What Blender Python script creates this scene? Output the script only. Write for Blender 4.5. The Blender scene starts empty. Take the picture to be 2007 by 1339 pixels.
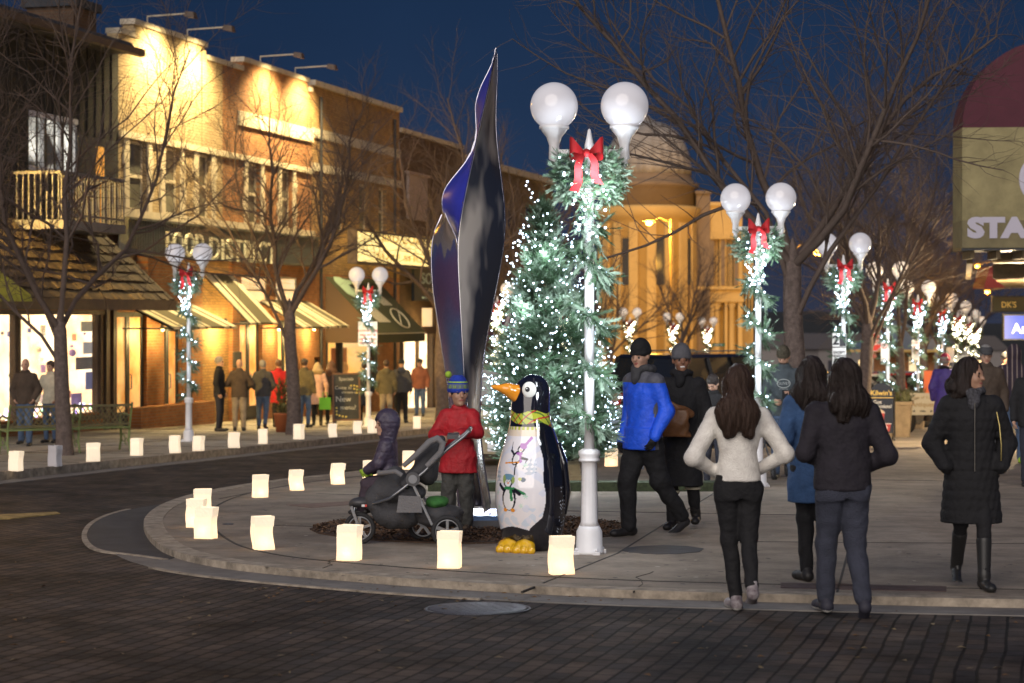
import bpy, math, random
import numpy as np
from mathutils import Vector, Matrix, Euler
R = math.radians
SC = bpy.context.scene
COL = SC.collection
# ------------------------------------------------------------------ camera, sky, dusk light, exposure
FPX, CXP, HY, CH, SL = 3900.0, 1003.5, 620.0, 1.63, 98/3900.0     # focal in photo px, centre, eye line, eye height, fall of the street
cam_d = bpy.data.cameras.new('camera'); cam = bpy.data.objects.new('camera', cam_d); COL.objects.link(cam)
cam.location = (0, 0, CH); cam.rotation_euler = (R(90), 0, 0)
cam_d.sensor_width = 36; cam_d.lens = FPX/2007*36; cam_d.shift_y = -(669.5-HY)/2007.0; cam_d.clip_end = 2000; cam_d.clip_start = .1
cam_d.dof.use_dof = True; cam_d.dof.focus_distance = 17.5; cam_d.dof.aperture_fstop = 2.8
SC.camera = cam
SC.view_settings.view_transform = 'Standard'; SC.view_settings.look = 'None'; SC.view_settings.exposure = 0; SC.view_settings.gamma = 1
world = bpy.data.worlds.new("World"); SC.world = world; world.use_nodes = True
wn, wl = world.node_tree.nodes, world.node_tree.links
bg = wn['Background']
tcw = wn.new('ShaderNodeTexCoord'); spw = wn.new('ShaderNodeSeparateXYZ'); rp = wn.new('ShaderNodeValToRGB')     # dusk sky by height
wl.new(tcw.outputs['Generated'], spw.inputs[0]); wl.new(spw.outputs['Z'], rp.inputs['Fac']); 
cn_ = wn.new('ShaderNodeTexNoise'); cn_.inputs['Scale'].default_value = 5; cn_.inputs['Detail'].default_value = 5; wl.new(tcw.outputs['Generated'], cn_.inputs['Vector'])
cm_ = wn.new('ShaderNodeMapRange'); cm_.inputs[1].default_value = .3; cm_.inputs[2].default_value = .75; cm_.inputs[3].default_value = .86; cm_.inputs[4].default_value = 1.22; wl.new(cn_.outputs['Fac'], cm_.inputs[0])
cx_ = wn.new('ShaderNodeMix'); cx_.data_type = 'RGBA'; cx_.blend_type = 'MULTIPLY'; cx_.inputs[0].default_value = 1; wl.new(rp.outputs[0], cx_.inputs[6]); wl.new(cm_.outputs[0], cx_.inputs[7]); wl.new(cx_.outputs[2], bg.inputs[0]); bg.inputs[1].default_value = 1.0
er = rp.color_ramp.elements; er[0].position = 0; er[0].color = (.030, .037, .066, 1); er[1].position = .5; er[1].color = (.010, .026, .085, 1)
e_ = er.new(.07); e_.color = (.015, .032, .074, 1); e_ = er.new(.16); e_.color = (.010, .026, .066, 1)
sun_d = bpy.data.lights.new('dusk_sun', 'SUN'); sun_d.energy = 2.5; sun_d.angle = R(60); sun_d.color = (1.0, .90, .82)
sun = bpy.data.objects.new('dusk_sun', sun_d); COL.objects.link(sun); sun.rotation_euler = (R(66), 0, R(-16))
try:
    SC.cycles.use_denoising = True; SC.cycles.sample_clamp_indirect = 3.0; SC.cycles.sample_clamp_direct = 0
    SC.cycles.max_bounces = 6; SC.cycles.use_light_tree = True; SC.cycles.caustics_reflective = False; SC.cycles.caustics_refractive = False
except Exception: pass

# ------------------------------------------------------------------ geometry of the place
LIFT, LL = .06, .13            # height of the plaza and of the pavement across the road over the road
TN = math.tan(R(15)); UX, UY = math.sin(R(15)), math.cos(R(15))    # direction of the street
def gz(Y, lift=0): return -SL*Y + lift
def G(px, py, lift=LIFT):
    Y = FPX*(CH-lift)/(py-718.0)
    return Vector(((px-CXP)*Y/FPX, Y, gz(Y, lift)))
def row(px, off, lift=LIFT):
    k = (px-CXP)/FPX; Y = off/(k-TN); return Vector((k*Y, Y, gz(Y, lift)))
def at(px, s, lift=LIFT):
    Y = FPX/s; return Vector(((px-CXP)/s, Y, gz(Y, lift)))

# ------------------------------------------------------------------ objects
def link(o): COL.objects.link(o); return o
def tag(o, label=None, cat=None, group=None, kind=None):
    if label: o['label'] = label
    if cat: o['category'] = cat
    if group: o['group'] = group
    if kind: o['kind'] = kind
    return o
def empty(name, loc=(0,0,0), rz=0, label=None, cat=None, group=None):
    o = bpy.data.objects.new(name, None); link(o); o.location = loc; o.rotation_euler = (0,0,rz); o.empty_display_size = .1
    return tag(o, label, cat, group)
def kids(o): return [c for c in bpy.data.objects if c.parent == o]
KID = {}
def dup(o, loc, rz=0, label=None, group=None, scale=None):
    if o.name not in KID: KID[o.name] = (o, [(c, kids(c)) for c in kids(o)])
    r = o.copy(); link(r); r.location = loc; r.rotation_euler = (0,0,rz)
    if scale: r.scale = (scale,)*3 if not hasattr(scale, '__len__') else scale
    if label: r['label'] = label
    if group: r['group'] = group
    for c, gs in KID[o.name][1]:
        d = c.copy(); link(d); d.parent = r
        for g in gs:
            e = g.copy(); link(e); e.parent = d
    return r
def meshobj(name, verts, faces, mats, mi=None, parent=None, smooth=False, loc=None, rot=None):
    me = bpy.data.meshes.new(name)
    if isinstance(verts, np.ndarray) and isinstance(faces, np.ndarray) and faces.ndim == 2:
        n, k = faces.shape
        me.vertices.add(len(verts)); me.vertices.foreach_set('co', np.ascontiguousarray(verts, dtype=np.float32).ravel())
        me.loops.add(n*k); me.loops.foreach_set('vertex_index', np.ascontiguousarray(faces, dtype=np.int32).ravel())
        me.polygons.add(n); me.polygons.foreach_set('loop_start', np.arange(0, n*k, k, dtype=np.int32))
        me.polygons.foreach_set('loop_total', np.full(n, k, dtype=np.int32))
        me.update(calc_edges=True)
    else:
        me.from_pydata([tuple(v) for v in verts], [], [tuple(f) for f in faces]); me.update()
    for m in (mats if isinstance(mats, (list, tuple)) else [mats]): me.materials.append(m)
    if mi is not None: me.polygons.foreach_set('material_index', np.asarray(mi, dtype=np.int32))
    if smooth is True: me.polygons.foreach_set('use_smooth', np.ones(len(me.polygons), dtype=bool))
    elif smooth is not False: me.polygons.foreach_set('use_smooth', np.asarray(smooth, dtype=bool))
    o = bpy.data.objects.new(name, me); link(o)
    if parent: o.parent = parent
    if loc is not None: o.location = loc
    if rot is not None: o.rotation_euler = rot
    return o

class MB:
    def __init__(s): s.v, s.f, s.m, s.s = [], [], [], []
    def add(s, vs, fs, m=0, sm=False):
        b = len(s.v); s.v += [tuple(v) for v in vs]
        for f in fs: s.f.append(tuple(b+i for i in f)); s.m.append(m); s.s.append(sm)
        return s
    def box(s, x0, x1, y0, y1, z0, z1, m=0, rz=0, c=None):
        vs = [(x, y, z) for z in (z0, z1) for y in (y0, y1) for x in (x0, x1)]
        if rz:
            cx, cy = c or ((x0+x1)/2, (y0+y1)/2); ca, sa = math.cos(rz), math.sin(rz)
            vs = [(cx+(x-cx)*ca-(y-cy)*sa, cy+(x-cx)*sa+(y-cy)*ca, z) for x, y, z in vs]
        return s.add(vs, [(0,2,3,1), (4,5,7,6), (0,1,5,4), (1,3,7,5), (3,2,6,7), (2,0,4,6)], m)
    def hexa(s, b, t, m=0):       # bottom 4, top 4 points
        return s.add(list(b)+list(t), [(3,2,1,0), (4,5,6,7), (0,1,5,4), (1,2,6,5), (2,3,7,6), (3,0,4,7)], m)
    def bar(s, a, b, w, h=None, m=0, up=(0,0,1)):
        a, b = Vector(a), Vector(b); h = h or w; d = (b-a).normalized(); u = Vector(up)
        if abs(d.dot(u)) > .98: u = Vector((1,0,0))
        x = d.cross(u).normalized()*w/2; y = x.cross(d).normalized()*h/2
        return s.add([a-x-y, a+x-y, a+x+y, a-x+y, b-x-y, b+x-y, b+x+y, b-x+y], [(3,2,1,0), (4,5,6,7), (0,1,5,4), (1,2,6,5), (2,3,7,6), (3,0,4,7)], m)
    def tube(s, pts, r, n=8, m=0, sm=True, caps=True, closed=False):
        pts = [Vector(p) for p in pts]; N = len(pts); rs = r if hasattr(r, '__len__') else [r]*N
        ref = Vector((0,0,1)); x = None; rings = []
        for i, p in enumerate(pts):
            d = (pts[(i+1) % N if closed else min(i+1, N-1)]-pts[(i-1) % N if closed else max(i-1, 0)])
            d = d.normalized() if d.length > 1e-9 else Vector((0,0,1))
            if x is None:
                x = d.cross(ref)
                if x.length < .05: x = d.cross(Vector((1,0,0)))
            x = (x-d*x.dot(d)).normalized(); y = d.cross(x)
            rings.append([p+(x*math.cos(2*math.pi*j/n)+y*math.sin(2*math.pi*j/n))*rs[i] for j in range(n)])
        vs = [v for g in rings for v in g]; fs = []
        for i in range(N if closed else N-1):
            i2 = (i+1) % N
            for j in range(n): fs.append((i*n+j, i*n+(j+1) % n, i2*n+(j+1) % n, i2*n+j))
        s.add(vs, fs, m, sm)
        if caps and not closed: s.add(rings[0], [tuple(range(n))[::-1]], m); s.add(rings[-1], [tuple(range(n))], m)
        return s
    def cyl(s, a, b, r, r2=None, n=16, m=0, sm=True): return s.tube([a, b], [r, r2 if r2 is not None else r], n, m, sm)
    def lathe(s, prof, n=24, m=0, c=(0,0,0), sm=True, fl=0, fd=0):
        c = Vector(c); vs, fs = [], []
        for r, z in prof:
            for j in range(n):
                a = 2*math.pi*j/n; q = r*(1+fd*math.cos(fl*a)) if fl else r
                vs.append(c+Vector((q*math.cos(a), q*math.sin(a), z)))
        for i in range(len(prof)-1):
            for j in range(n): fs.append((i*n+j, i*n+(j+1) % n, (i+1)*n+(j+1) % n, (i+1)*n+j))
        fs.append(tuple(range(n))[::-1]); fs.append(tuple((len(prof)-1)*n+j for j in range(n)))
        return s.add(vs, fs, m, sm)
    def ball(s, c, r, n=12, k=8, m=0):
        rr = r if hasattr(r, '__len__') else (r, r, r); vs = [(c[0], c[1], c[2]-rr[2])]
        for i in range(1, k):
            a = -math.pi/2+math.pi*i/k
            for j in range(n):
                b = 2*math.pi*j/n; vs.append((c[0]+rr[0]*math.cos(a)*math.cos(b), c[1]+rr[1]*math.cos(a)*math.sin(b), c[2]+rr[2]*math.sin(a)))
        vs.append((c[0], c[1], c[2]+rr[2])); fs = [(0, 1+(j+1) % n, 1+j) for j in range(n)]
        for i in range(k-2):
            for j in range(n): fs.append((1+i*n+j, 1+i*n+(j+1) % n, 1+(i+1)*n+(j+1) % n, 1+(i+1)*n+j))
        L = len(vs)-1; b0 = 1+(k-2)*n
        for j in range(n): fs.append((b0+j, b0+(j+1) % n, L))
        return s.add(vs, fs, m, True)
    def prism(s, poly, y0, y1, m=0, ax='y'):     # polygon in xz (ax y) or xy (ax z), extruded
        n = len(poly)
        P = (lambda a, b, t: (a, t, b)) if ax == 'y' else ((lambda a, b, t: (a, b, t)) if ax == 'z' else (lambda a, b, t: (t, a, b)))
        vs = [P(a, b, y0) for a, b in poly]+[P(a, b, y1) for a, b in poly]
        fs = [tuple(range(n)), tuple(range(2*n-1, n-1, -1))]+[(i, i+n, (i+1) % n+n, (i+1) % n) for i in range(n)]
        return s.add(vs, fs, m)
    def rot(s, M, start=0):
        for i in range(start, len(s.v)): s.v[i] = tuple(M @ Vector(s.v[i]))
        return s
    def build(s, name, mats, parent=None, loc=None, rot=None):
        return meshobj(name, s.v, s.f, mats, s.m, parent, s.s, loc, rot)

def text_mesh(txt, size, ext=.004, bold=0, align='CENTER', sp=1.0, xs=1.0):
    c = bpy.data.curves.new('t', 'FONT'); c.body = txt; c.size = size; c.extrude = ext; c.offset = bold; c.align_x = align
    c.space_character = sp; c.resolution_u = 3
    o = bpy.data.objects.new('t', c); me = bpy.data.meshes.new_from_object(o)
    vs = [(v.co.x*xs, v.co.y, v.co.z) for v in me.vertices]; fs = [tuple(p.vertices) for p in me.polygons]
    bpy.data.objects.remove(o); bpy.data.curves.remove(c); bpy.data.meshes.remove(me)
    return vs, fs
def lettering(txt, size, loc, m, parent, ext=.004, bold=0, rz=0, align='CENTER', name='lettering', sp=1.0, xs=1.0, tilt=0):
    vs, fs = text_mesh(txt, size, ext, bold, align, sp, xs)      # stands upright, reads from local -y
    return meshobj(name, vs, fs, m, None, parent, False, loc, (R(90)-tilt, 0, rz))
def textmb(mb, txt, size, x, y, z, m=0, ext=.003, bold=0, align='CENTER', xs=1.0, sp=1.0):
    vs, fs = text_mesh(txt, size, ext, bold, align, sp, xs); return mb.add([(x+a, y-c, z+b) for a, b, c in vs], fs, m)

# ------------------------------------------------------------------ materials
MC = {}
def M(name, col, rough=.7, metal=0, var=0, vs=6, bump=0, bs=40, em=0, emc=None, spec=.5, coat=0, col2=None, trans=0, samp=None, sheen=0, ior=None):
    if name in MC: return MC[name]
    m = bpy.data.materials.new(name); m.use_nodes = True; MC[name] = m
    n, l = m.node_tree.nodes, m.node_tree.links; b = n['Principled BSDF']
    b.inputs['Base Color'].default_value = (*col, 1); b.inputs['Roughness'].default_value = rough; b.inputs['Metallic'].default_value = metal
    b.inputs['Specular IOR Level'].default_value = spec; b.inputs['Coat Weight'].default_value = coat
    b.inputs['Transmission Weight'].default_value = trans; b.inputs['Sheen Weight'].default_value = sheen
    if var or bump or col2:
        tc = n.new('ShaderNodeTexCoord')
        if var or col2:
            nz = n.new('ShaderNodeTexNoise'); nz.inputs['Scale'].default_value = vs; nz.inputs['Detail'].default_value = 6; nz.inputs['Roughness'].default_value = .65
            l.new(tc.outputs['Object'], nz.inputs['Vector'])
            cr = n.new('ShaderNodeValToRGB'); cr.color_ramp.elements[0].position = .3; cr.color_ramp.elements[1].position = .7
            c2 = col2 or tuple(min(1, c*(1+var)) for c in col); c1 = col if col2 else tuple(c*(1-var) for c in col)
            cr.color_ramp.elements[0].color = (*c1, 1); cr.color_ramp.elements[1].color = (*c2, 1)
            l.new(nz.outputs['Fac'], cr.inputs['Fac']); l.new(cr.outputs[0], b.inputs['Base Color'])
            if em and not emc: l.new(cr.outputs[0], b.inputs['Emission Color'])
        if bump:
            n2 = n.new('ShaderNodeTexNoise'); n2.inputs['Scale'].default_value = bs; n2.inputs['Detail'].default_value = 5
            l.new(tc.outputs['Object'], n2.inputs['Vector']); bp = n.new('ShaderNodeBump'); bp.inputs['Strength'].default_value = bump; bp.inputs['Distance'].default_value = .02
            l.new(n2.outputs['Fac'], bp.inputs['Height']); l.new(bp.outputs[0], b.inputs['Normal'])
    if em:
        b.inputs['Emission Strength'].default_value = em
        b.inputs['Emission Color'].default_value = (*(emc or col), 1)
    if samp: m.cycles.emission_sampling = samp
    return m
def brickmat(name, c1, c2, mortar, w=.215, h=.075, ms=.012, rough=.85, plane='xz', rz=0, bump=.6, dirt=.35, wob=0, off=.5, dirtc=None):
    m = bpy.data.materials.new(name); m.use_nodes = True; n, l = m.node_tree.nodes, m.node_tree.links; b = n['Principled BSDF']
    tc = n.new('ShaderNodeTexCoord'); sp = n.new('ShaderNodeSeparateXYZ'); cb = n.new('ShaderNodeCombineXYZ'); l.new(tc.outputs['Object'], sp.inputs[0])
    l.new(sp.outputs['X'], cb.inputs[0]); l.new(sp.outputs['Z' if plane == 'xz' else 'Y'], cb.inputs[1])
    mp = n.new('ShaderNodeMapping'); mp.inputs['Rotation'].default_value = (0, 0, rz); l.new(cb.outputs[0], mp.inputs[0]); vec = mp.outputs[0]
    if wob:
        wz = n.new('ShaderNodeTexNoise'); wz.inputs['Scale'].default_value = .7; wz.inputs['Detail'].default_value = 3; l.new(tc.outputs['Object'], wz.inputs['Vector'])
        ad = n.new('ShaderNodeMix'); ad.data_type = 'RGBA'; ad.blend_type = 'LINEAR_LIGHT'; ad.inputs[0].default_value = wob; l.new(vec, ad.inputs[6]); l.new(wz.outputs['Color'], ad.inputs[7]); vec = ad.outputs[2]
    br = n.new('ShaderNodeTexBrick'); br.inputs['Scale'].default_value = 1; br.inputs['Brick Width'].default_value = w; br.inputs['Row Height'].default_value = h
    br.inputs['Mortar Size'].default_value = ms; br.inputs['Mortar Smooth'].default_value = .3; br.offset = off
    br.inputs['Color1'].default_value = (*c1, 1); br.inputs['Color2'].default_value = (*c2, 1); br.inputs['Mortar'].default_value = (*mortar, 1); l.new(vec, br.inputs['Vector'])
    nz = n.new('ShaderNodeTexNoise'); nz.inputs['Scale'].default_value = 1.3; nz.inputs['Detail'].default_value = 8; nz.inputs['Roughness'].default_value = .7; l.new(tc.outputs['Object'], nz.inputs['Vector'])
    mr = n.new('ShaderNodeMapRange'); mr.inputs[1].default_value = .35; mr.inputs[2].default_value = .7; mr.inputs[3].default_value = 1-dirt; mr.inputs[4].default_value = 1+dirt*.5
    l.new(nz.outputs['Fac'], mr.inputs[0]); mx = n.new('ShaderNodeMix'); mx.data_type = 'RGBA'; mx.blend_type = 'MULTIPLY'; mx.inputs[0].default_value = 1
    l.new(br.outputs['Color'], mx.inputs[6]); l.new(mr.outputs[0], mx.inputs[7]); l.new(mx.outputs[2], b.inputs['Base Color'])
    n3 = n.new('ShaderNodeTexNoise'); n3.inputs['Scale'].default_value = 25; n3.inputs['Detail'].default_value = 4; l.new(tc.outputs['Object'], n3.inputs['Vector'])
    s1 = n.new('ShaderNodeMath'); s1.operation = 'MULTIPLY'; s1.inputs[1].default_value = -1; l.new(br.outputs['Fac'], s1.inputs[0])
    s2 = n.new('ShaderNodeMath'); s2.operation = 'MULTIPLY_ADD'; s2.inputs[1].default_value = .6; l.new(n3.outputs['Fac'], s2.inputs[0]); l.new(s1.outputs[0], s2.inputs[2])
    bp = n.new('ShaderNodeBump'); bp.inputs['Strength'].default_value = bump; bp.inputs['Distance'].default_value = .012; l.new(s2.outputs[0], bp.inputs['Height']); l.new(bp.outputs[0], b.inputs['Normal'])
    b.inputs['Roughness'].default_value = rough; b.inputs['Specular IOR Level'].default_value = .25 if plane == 'xy' else .4; MC[name] = m; return m
def concrete(name, col, rough=.88):
    m = M(name, col, rough, bump=.4, bs=70, spec=.3); n, l = m.node_tree.nodes, m.node_tree.links; b = n['Principled BSDF']; tc = n.new('ShaderNodeTexCoord'); prev = None
    for sc, lo, hi, dk in ((.35, .35, .65, .70), (2.3, .40, .62, .74), (14, .55, .72, .80), (46, .64, .70, .62)):
        z = n.new('ShaderNodeTexNoise'); z.inputs['Scale'].default_value = sc; z.inputs['Detail'].default_value = 7; z.inputs['Roughness'].default_value = .7; l.new(tc.outputs['Object'], z.inputs['Vector'])
        r = n.new('ShaderNodeMapRange'); r.inputs[1].default_value = lo; r.inputs[2].default_value = hi; r.inputs[3].default_value = 1.08; r.inputs[4].default_value = dk; l.new(z.outputs['Fac'], r.inputs[0])
        x = n.new('ShaderNodeMix'); x.data_type = 'RGBA'; x.blend_type = 'MULTIPLY'; x.inputs[0].default_value = 1
        if prev is None: x.inputs[6].default_value = (*col, 1)
        else: l.new(prev, x.inputs[6])
        l.new(r.outputs[0], x.inputs[7]); prev = x.outputs[2]
    l.new(prev, b.inputs['Base Color']); return m
def attrmat(name, rough=.3, coat=0, spec=.5, bump=0):
    m = M(name, (1,1,1), rough, coat=coat, spec=spec, bump=bump); n, l = m.node_tree.nodes, m.node_tree.links
    a = n.new('ShaderNodeAttribute'); a.attribute_name = 'paint'; l.new(a.outputs['Color'], n['Principled BSDF'].inputs['Base Color']); return m
def set_paint(o, cols):
    a = o.data.color_attributes.new('paint', 'FLOAT_COLOR', 'POINT'); c = np.ones((len(cols), 4), dtype=np.float32); c[:, :3] = cols; a.data.foreach_set('color', c.ravel())
def lamp(kind, loc, energy, col, size=.05, name='glow', target=None, spot=60, blend=.6, parent=None):
    d = bpy.data.lights.new(name, kind); d.energy = energy; d.color = col
    if kind == 'AREA': d.size = size
    else: d.shadow_soft_size = size
    if kind == 'SPOT': d.spot_size = R(spot); d.spot_blend = blend
    o = bpy.data.objects.new(name, d); link(o); o.location = loc
    if target is not None: o.rotation_euler = (Vector(target)-Vector(loc)).to_track_quat('-Z', 'Y').to_euler()
    if parent: o.parent = parent
    return o

# ------------------------------------------------------------------ distance-field modeller (one continuous surface per mesh)
class SDF:
    def __init__(s, lo, hi, h):
        s.lo = np.array(lo, float); s.h = h; s.n = np.ceil((np.array(hi)-s.lo)/h).astype(int)+1
        s.v = np.full(s.n, .4, dtype=np.float32); s.ax = [s.lo[i]+np.arange(s.n[i])*h for i in range(3)]
    def _sl(s, lo, hi, pad):
        a = np.clip(np.floor((np.array(lo)-pad-s.lo)/s.h).astype(int), 0, s.n); b = np.clip(np.ceil((np.array(hi)+pad-s.lo)/s.h).astype(int)+1, 0, s.n)
        if (b <= a).any(): return None
        return tuple(slice(a[i], b[i]) for i in range(3))
    def _g(s, sl): return (s.ax[0][sl[0]][:, None, None], s.ax[1][sl[1]][None, :, None], s.ax[2][sl[2]][None, None, :])
    def put(s, fn, lo, hi, k=.02, cut=False):
        sl = s._sl(lo, hi, .05+k)
        if sl is None: return s
        x, y, z = s._g(sl); d = fn(x, y, z); v = s.v[sl]
        if cut: s.v[sl] = np.maximum(v, -d); return s
        if k > 0:
            q = np.maximum(k-np.abs(v-d), 0)/k; s.v[sl] = np.minimum(v, d)-q*q*k*.25
        else: s.v[sl] = np.minimum(v, d)
        return s
    def cone(s, a, b, ra, rb, k=.02, cut=False):
        a, b = np.array(a, float), np.array(b, float); ba = b-a; L = max(ba @ ba, 1e-9); r = max(ra, rb)
        def fn(x, y, z):
            t = np.clip(((x-a[0])*ba[0]+(y-a[1])*ba[1]+(z-a[2])*ba[2])/L, 0, 1)
            return np.sqrt((x-a[0]-t*ba[0])**2+(y-a[1]-t*ba[1])**2+(z-a[2]-t*ba[2])**2)-(ra+(rb-ra)*t)
        return s.put(fn, np.minimum(a, b)-r, np.maximum(a, b)+r, k, cut)
    def chain(s, pts, rs, k=.02):
        for i in range(len(pts)-1): s.cone(pts[i], pts[i+1], rs[i], rs[i+1], k)
        return s
    def ell(s, c, r, k=.02, cut=False, rx=0, ry=0, rz=0):
        c, r = np.array(c, float), np.array(r, float); Q = np.array(Euler((rx, ry, rz)).to_matrix().transposed()); m = r.max()
        def fn(x, y, z):
            X, Y, Z = x-c[0], y-c[1], z-c[2]
            if rx or ry or rz: X, Y, Z = (Q[0][0]*X+Q[0][1]*Y+Q[0][2]*Z, Q[1][0]*X+Q[1][1]*Y+Q[1][2]*Z, Q[2][0]*X+Q[2][1]*Y+Q[2][2]*Z)
            q = np.sqrt((X/r[0])**2+(Y/r[1])**2+(Z/r[2])**2); q2 = np.sqrt((X/r[0]**2)**2+(Y/r[1]**2)**2+(Z/r[2]**2)**2)+1e-6
            return np.where(q < .3, (q-1)*r.min(), q*(q-1)/q2)
        return s.put(fn, c-m, c+m, k, cut)
    def loft(s, keys, k=.02, p=2.3, cut=False):      # keys: (z, cx, cy, wx, wy)
        K = np.array(keys, float); K = K[np.argsort(K[:, 0])]
        w = K[:, 3:5].max()
        def fn(x, y, z):
            f = [np.interp(z, K[:, 0], K[:, i]) for i in range(1, 5)]
            q = (np.abs((x-f[0])/f[2])**p+np.abs((y-f[1])/f[3])**p)**(1/p); d = (q-1)*np.minimum(f[2], f[3])
            return np.maximum(d, np.maximum(K[0, 0]-z, z-K[-1, 0]))
        lo = (K[:, 1].min()-w, K[:, 2].min()-w, K[0, 0]); hi = (K[:, 1].max()+w, K[:, 2].max()+w, K[-1, 0])
        return s.put(fn, lo, hi, k, cut)
    def warp(s, fn): s.v = (s.v+fn(*s._g((slice(None),)*3))).astype(np.float32); return s
    def mesh(s):
        v = s.v.copy(); v[0], v[-1] = .4, .4; v[:, 0], v[:, -1] = .4, .4; v[:, :, 0], v[:, :, -1] = .4, .4
        I = v < 0; nx, ny, nz = v.shape; cs = (nx-1, ny-1, nz-1)
        acc = np.zeros(cs+(3,), np.float32); cnt = np.zeros(cs, np.float32)
        cor = [(0,0,0), (1,0,0), (0,1,0), (1,1,0), (0,0,1), (1,0,1), (0,1,1), (1,1,1)]
        def sub(A, c): return A[c[0]:c[0]+cs[0], c[1]:c[1]+cs[1], c[2]:c[2]+cs[2]]
        for a in range(8):
            for d in range(3):
                if cor[a][d]: continue
                c2 = list(cor[a]); c2[d] = 1
                ia, ib = sub(I, cor[a]), sub(I, c2); ch = ia != ib
                va, vb = sub(v, cor[a]), sub(v, c2); t = np.where(ch, va/np.where(va == vb, 1, va-vb), 0)
                for e in range(3): acc[..., e] += np.where(ch, cor[a][e]+(t if e == d else 0), 0)
                cnt += ch
        act = cnt > 0; idx = -np.ones(cs, np.int64); idx[act] = np.arange(act.sum())
        ijk = np.argwhere(act); P = (ijk+acc[act]/cnt[act][:, None])*s.h+s.lo
        F = []
        for d in range(3):
            o = [(0,0,0)]*4; e1, e2 = [(1, 2), (2, 0), (0, 1)][d]
            a = np.take(I, range(0, v.shape[d]-1), axis=d); b = np.take(I, range(1, v.shape[d]), axis=d)
            q = np.argwhere(a != b); q = q[(q[:, e1] > 0) & (q[:, e2] > 0) & (q[:, e1] < v.shape[e1]-1) & (q[:, e2] < v.shape[e2]-1)]
            inn = I[q[:, 0], q[:, 1], q[:, 2]]
            def cell(da, db):
                r = q.copy(); r[:, e1] -= da; r[:, e2] -= db; return idx[r[:, 0], r[:, 1], r[:, 2]]
            quad = np.stack([cell(1, 1), cell(0, 1), cell(0, 0), cell(1, 0)], 1)
            quad[~inn] = quad[~inn][:, ::-1]; F.append(quad)
        return P.astype(np.float32), np.concatenate(F)
    def build(s, name, mats, parent=None, mfn=None, smooth=True):
        P, F = s.mesh(); mi = None
        if mfn is not None: c = P[F].mean(1); mi = mfn(c[:, 0], c[:, 1], c[:, 2])
        return meshobj(name, P, F, mats, mi, parent, smooth)
def scatter(tv, tf, mats4):      # template verts (n,3), faces (m,k), list of 4x4 -> verts, faces
    A = np.array(mats4, dtype=np.float32); n = len(tv)
    P = np.einsum('aij,nj->ani', A[:, :3, :3], np.asarray(tv, np.float32))+A[:, None, :3, 3]
    F = (np.asarray(tf)[None]+(np.arange(len(A))*n)[:, None, None]).reshape(-1, len(tf[0]))
    return P.reshape(-1, 3), F
# ------------------------------------------------------------------ materials in use
UA = R(75)
m_road = brickmat('road_brick', (.115,.088,.072), (.056,.052,.053), (.022,.019,.017), .21, .115, .010, .9, 'xy', -UA, 1.0, .75, wob=.04)
m_conc = concrete('plaza_concrete', (.27,.225,.18))
m_conc2 = concrete('pavement_concrete', (.38,.34,.27))
m_kerb = M('kerb_concrete', (.33,.28,.22), .9, var=.5, vs=7, bump=.5, bs=30)
m_gut = M('gutter_concrete', (.2,.185,.17), .85, var=.25, vs=4, bump=.4, bs=40)
m_asph = M('asphalt', (.075,.073,.075), .9, var=.2, vs=3, bump=.6, bs=120)
m_joint = M('joint', (.05,.045,.04), .95)
m_mulch = M('mulch', (.075,.045,.028), .95, var=.6, vs=30, bump=1, bs=60)
m_stain = M('stain', (.045,.045,.05), .85, var=.3, vs=8)
m_iron = M('cast_iron', (.13,.135,.155), .5, .5, var=.25, vs=20, bump=.25, bs=70)
m_white = M('white_paint', (.78,.78,.8), .35, var=.05, vs=5, bump=.08, bs=30)
m_globe = M('milk_glass', (.50,.50,.53), .14, em=.30, emc=(.95,.9,.95), coat=.4)  # unlit globes, a faint glow in the material evens their shading
m_globe2 = M('milk_glass_warm', (.8,.74,.66), .12, em=.36, emc=(1,.82,.66), coat=.4)
m_black = M('black', (.012,.012,.014), .5)
def papermat(name, em, tr):
    m = M(name, (.85,.8,.7), .9, em=em, emc=(1,.85,.66), bump=.6, bs=22); n, l = m.node_tree.nodes, m.node_tree.links; p = n['Principled BSDF']; out = n['Material Output']
    t = n.new('ShaderNodeBsdfTranslucent'); t.inputs[0].default_value = (.85, .76, .6, 1); x = n.new('ShaderNodeMixShader'); x.inputs[0].default_value = tr; l.new(p.outputs[0], x.inputs[1]); l.new(t.outputs[0], x.inputs[2]); l.new(x.outputs[0], out.inputs[0]); return m
m_bag = papermat('luminaria_paper', .92, .5); m_bagtop = papermat('luminaria_fold', .55, .3)
m_grass = M('kerb_green', (.04,.055,.028), .9, var=.5, vs=30)

# ------------------------------------------------------------------ ground, roads, pavements
rd = []
for i in range(25):
    for j in range(29): rd.append((-120+i*12.5, -20+j*25, gz(-20+j*25)))
meshobj('road', rd, [(i*29+j, (i+1)*29+j, (i+1)*29+j+1, i*29+j+1) for i in range(24) for j in range(28)], m_road)
tag(bpy.data.objects['road'], kind='structure')
def slab(name, pts, top, bot, mat, kind='structure', sides=True):
    n = len(pts); vs = [(x, y, gz(y, top)) for x, y in pts]+[(x, y, gz(y, bot)) for x, y in pts]
    fs = [tuple(range(n))]+([(i, i+n, (i+1) % n+n, (i+1) % n) for i in range(n)] if sides else [])
    o = meshobj(name, vs, fs, mat); o['kind'] = kind; return o
def smooth2(pts, it=2):
    for _ in range(it):
        q = [pts[0]]
        for a, b in zip(pts, pts[1:]): q += [(a[0]*.75+b[0]*.25, a[1]*.75+b[1]*.25), (a[0]*.25+b[0]*.75, a[1]*.25+b[1]*.75)]
        pts = q+[pts[-1]]
    return pts
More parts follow.
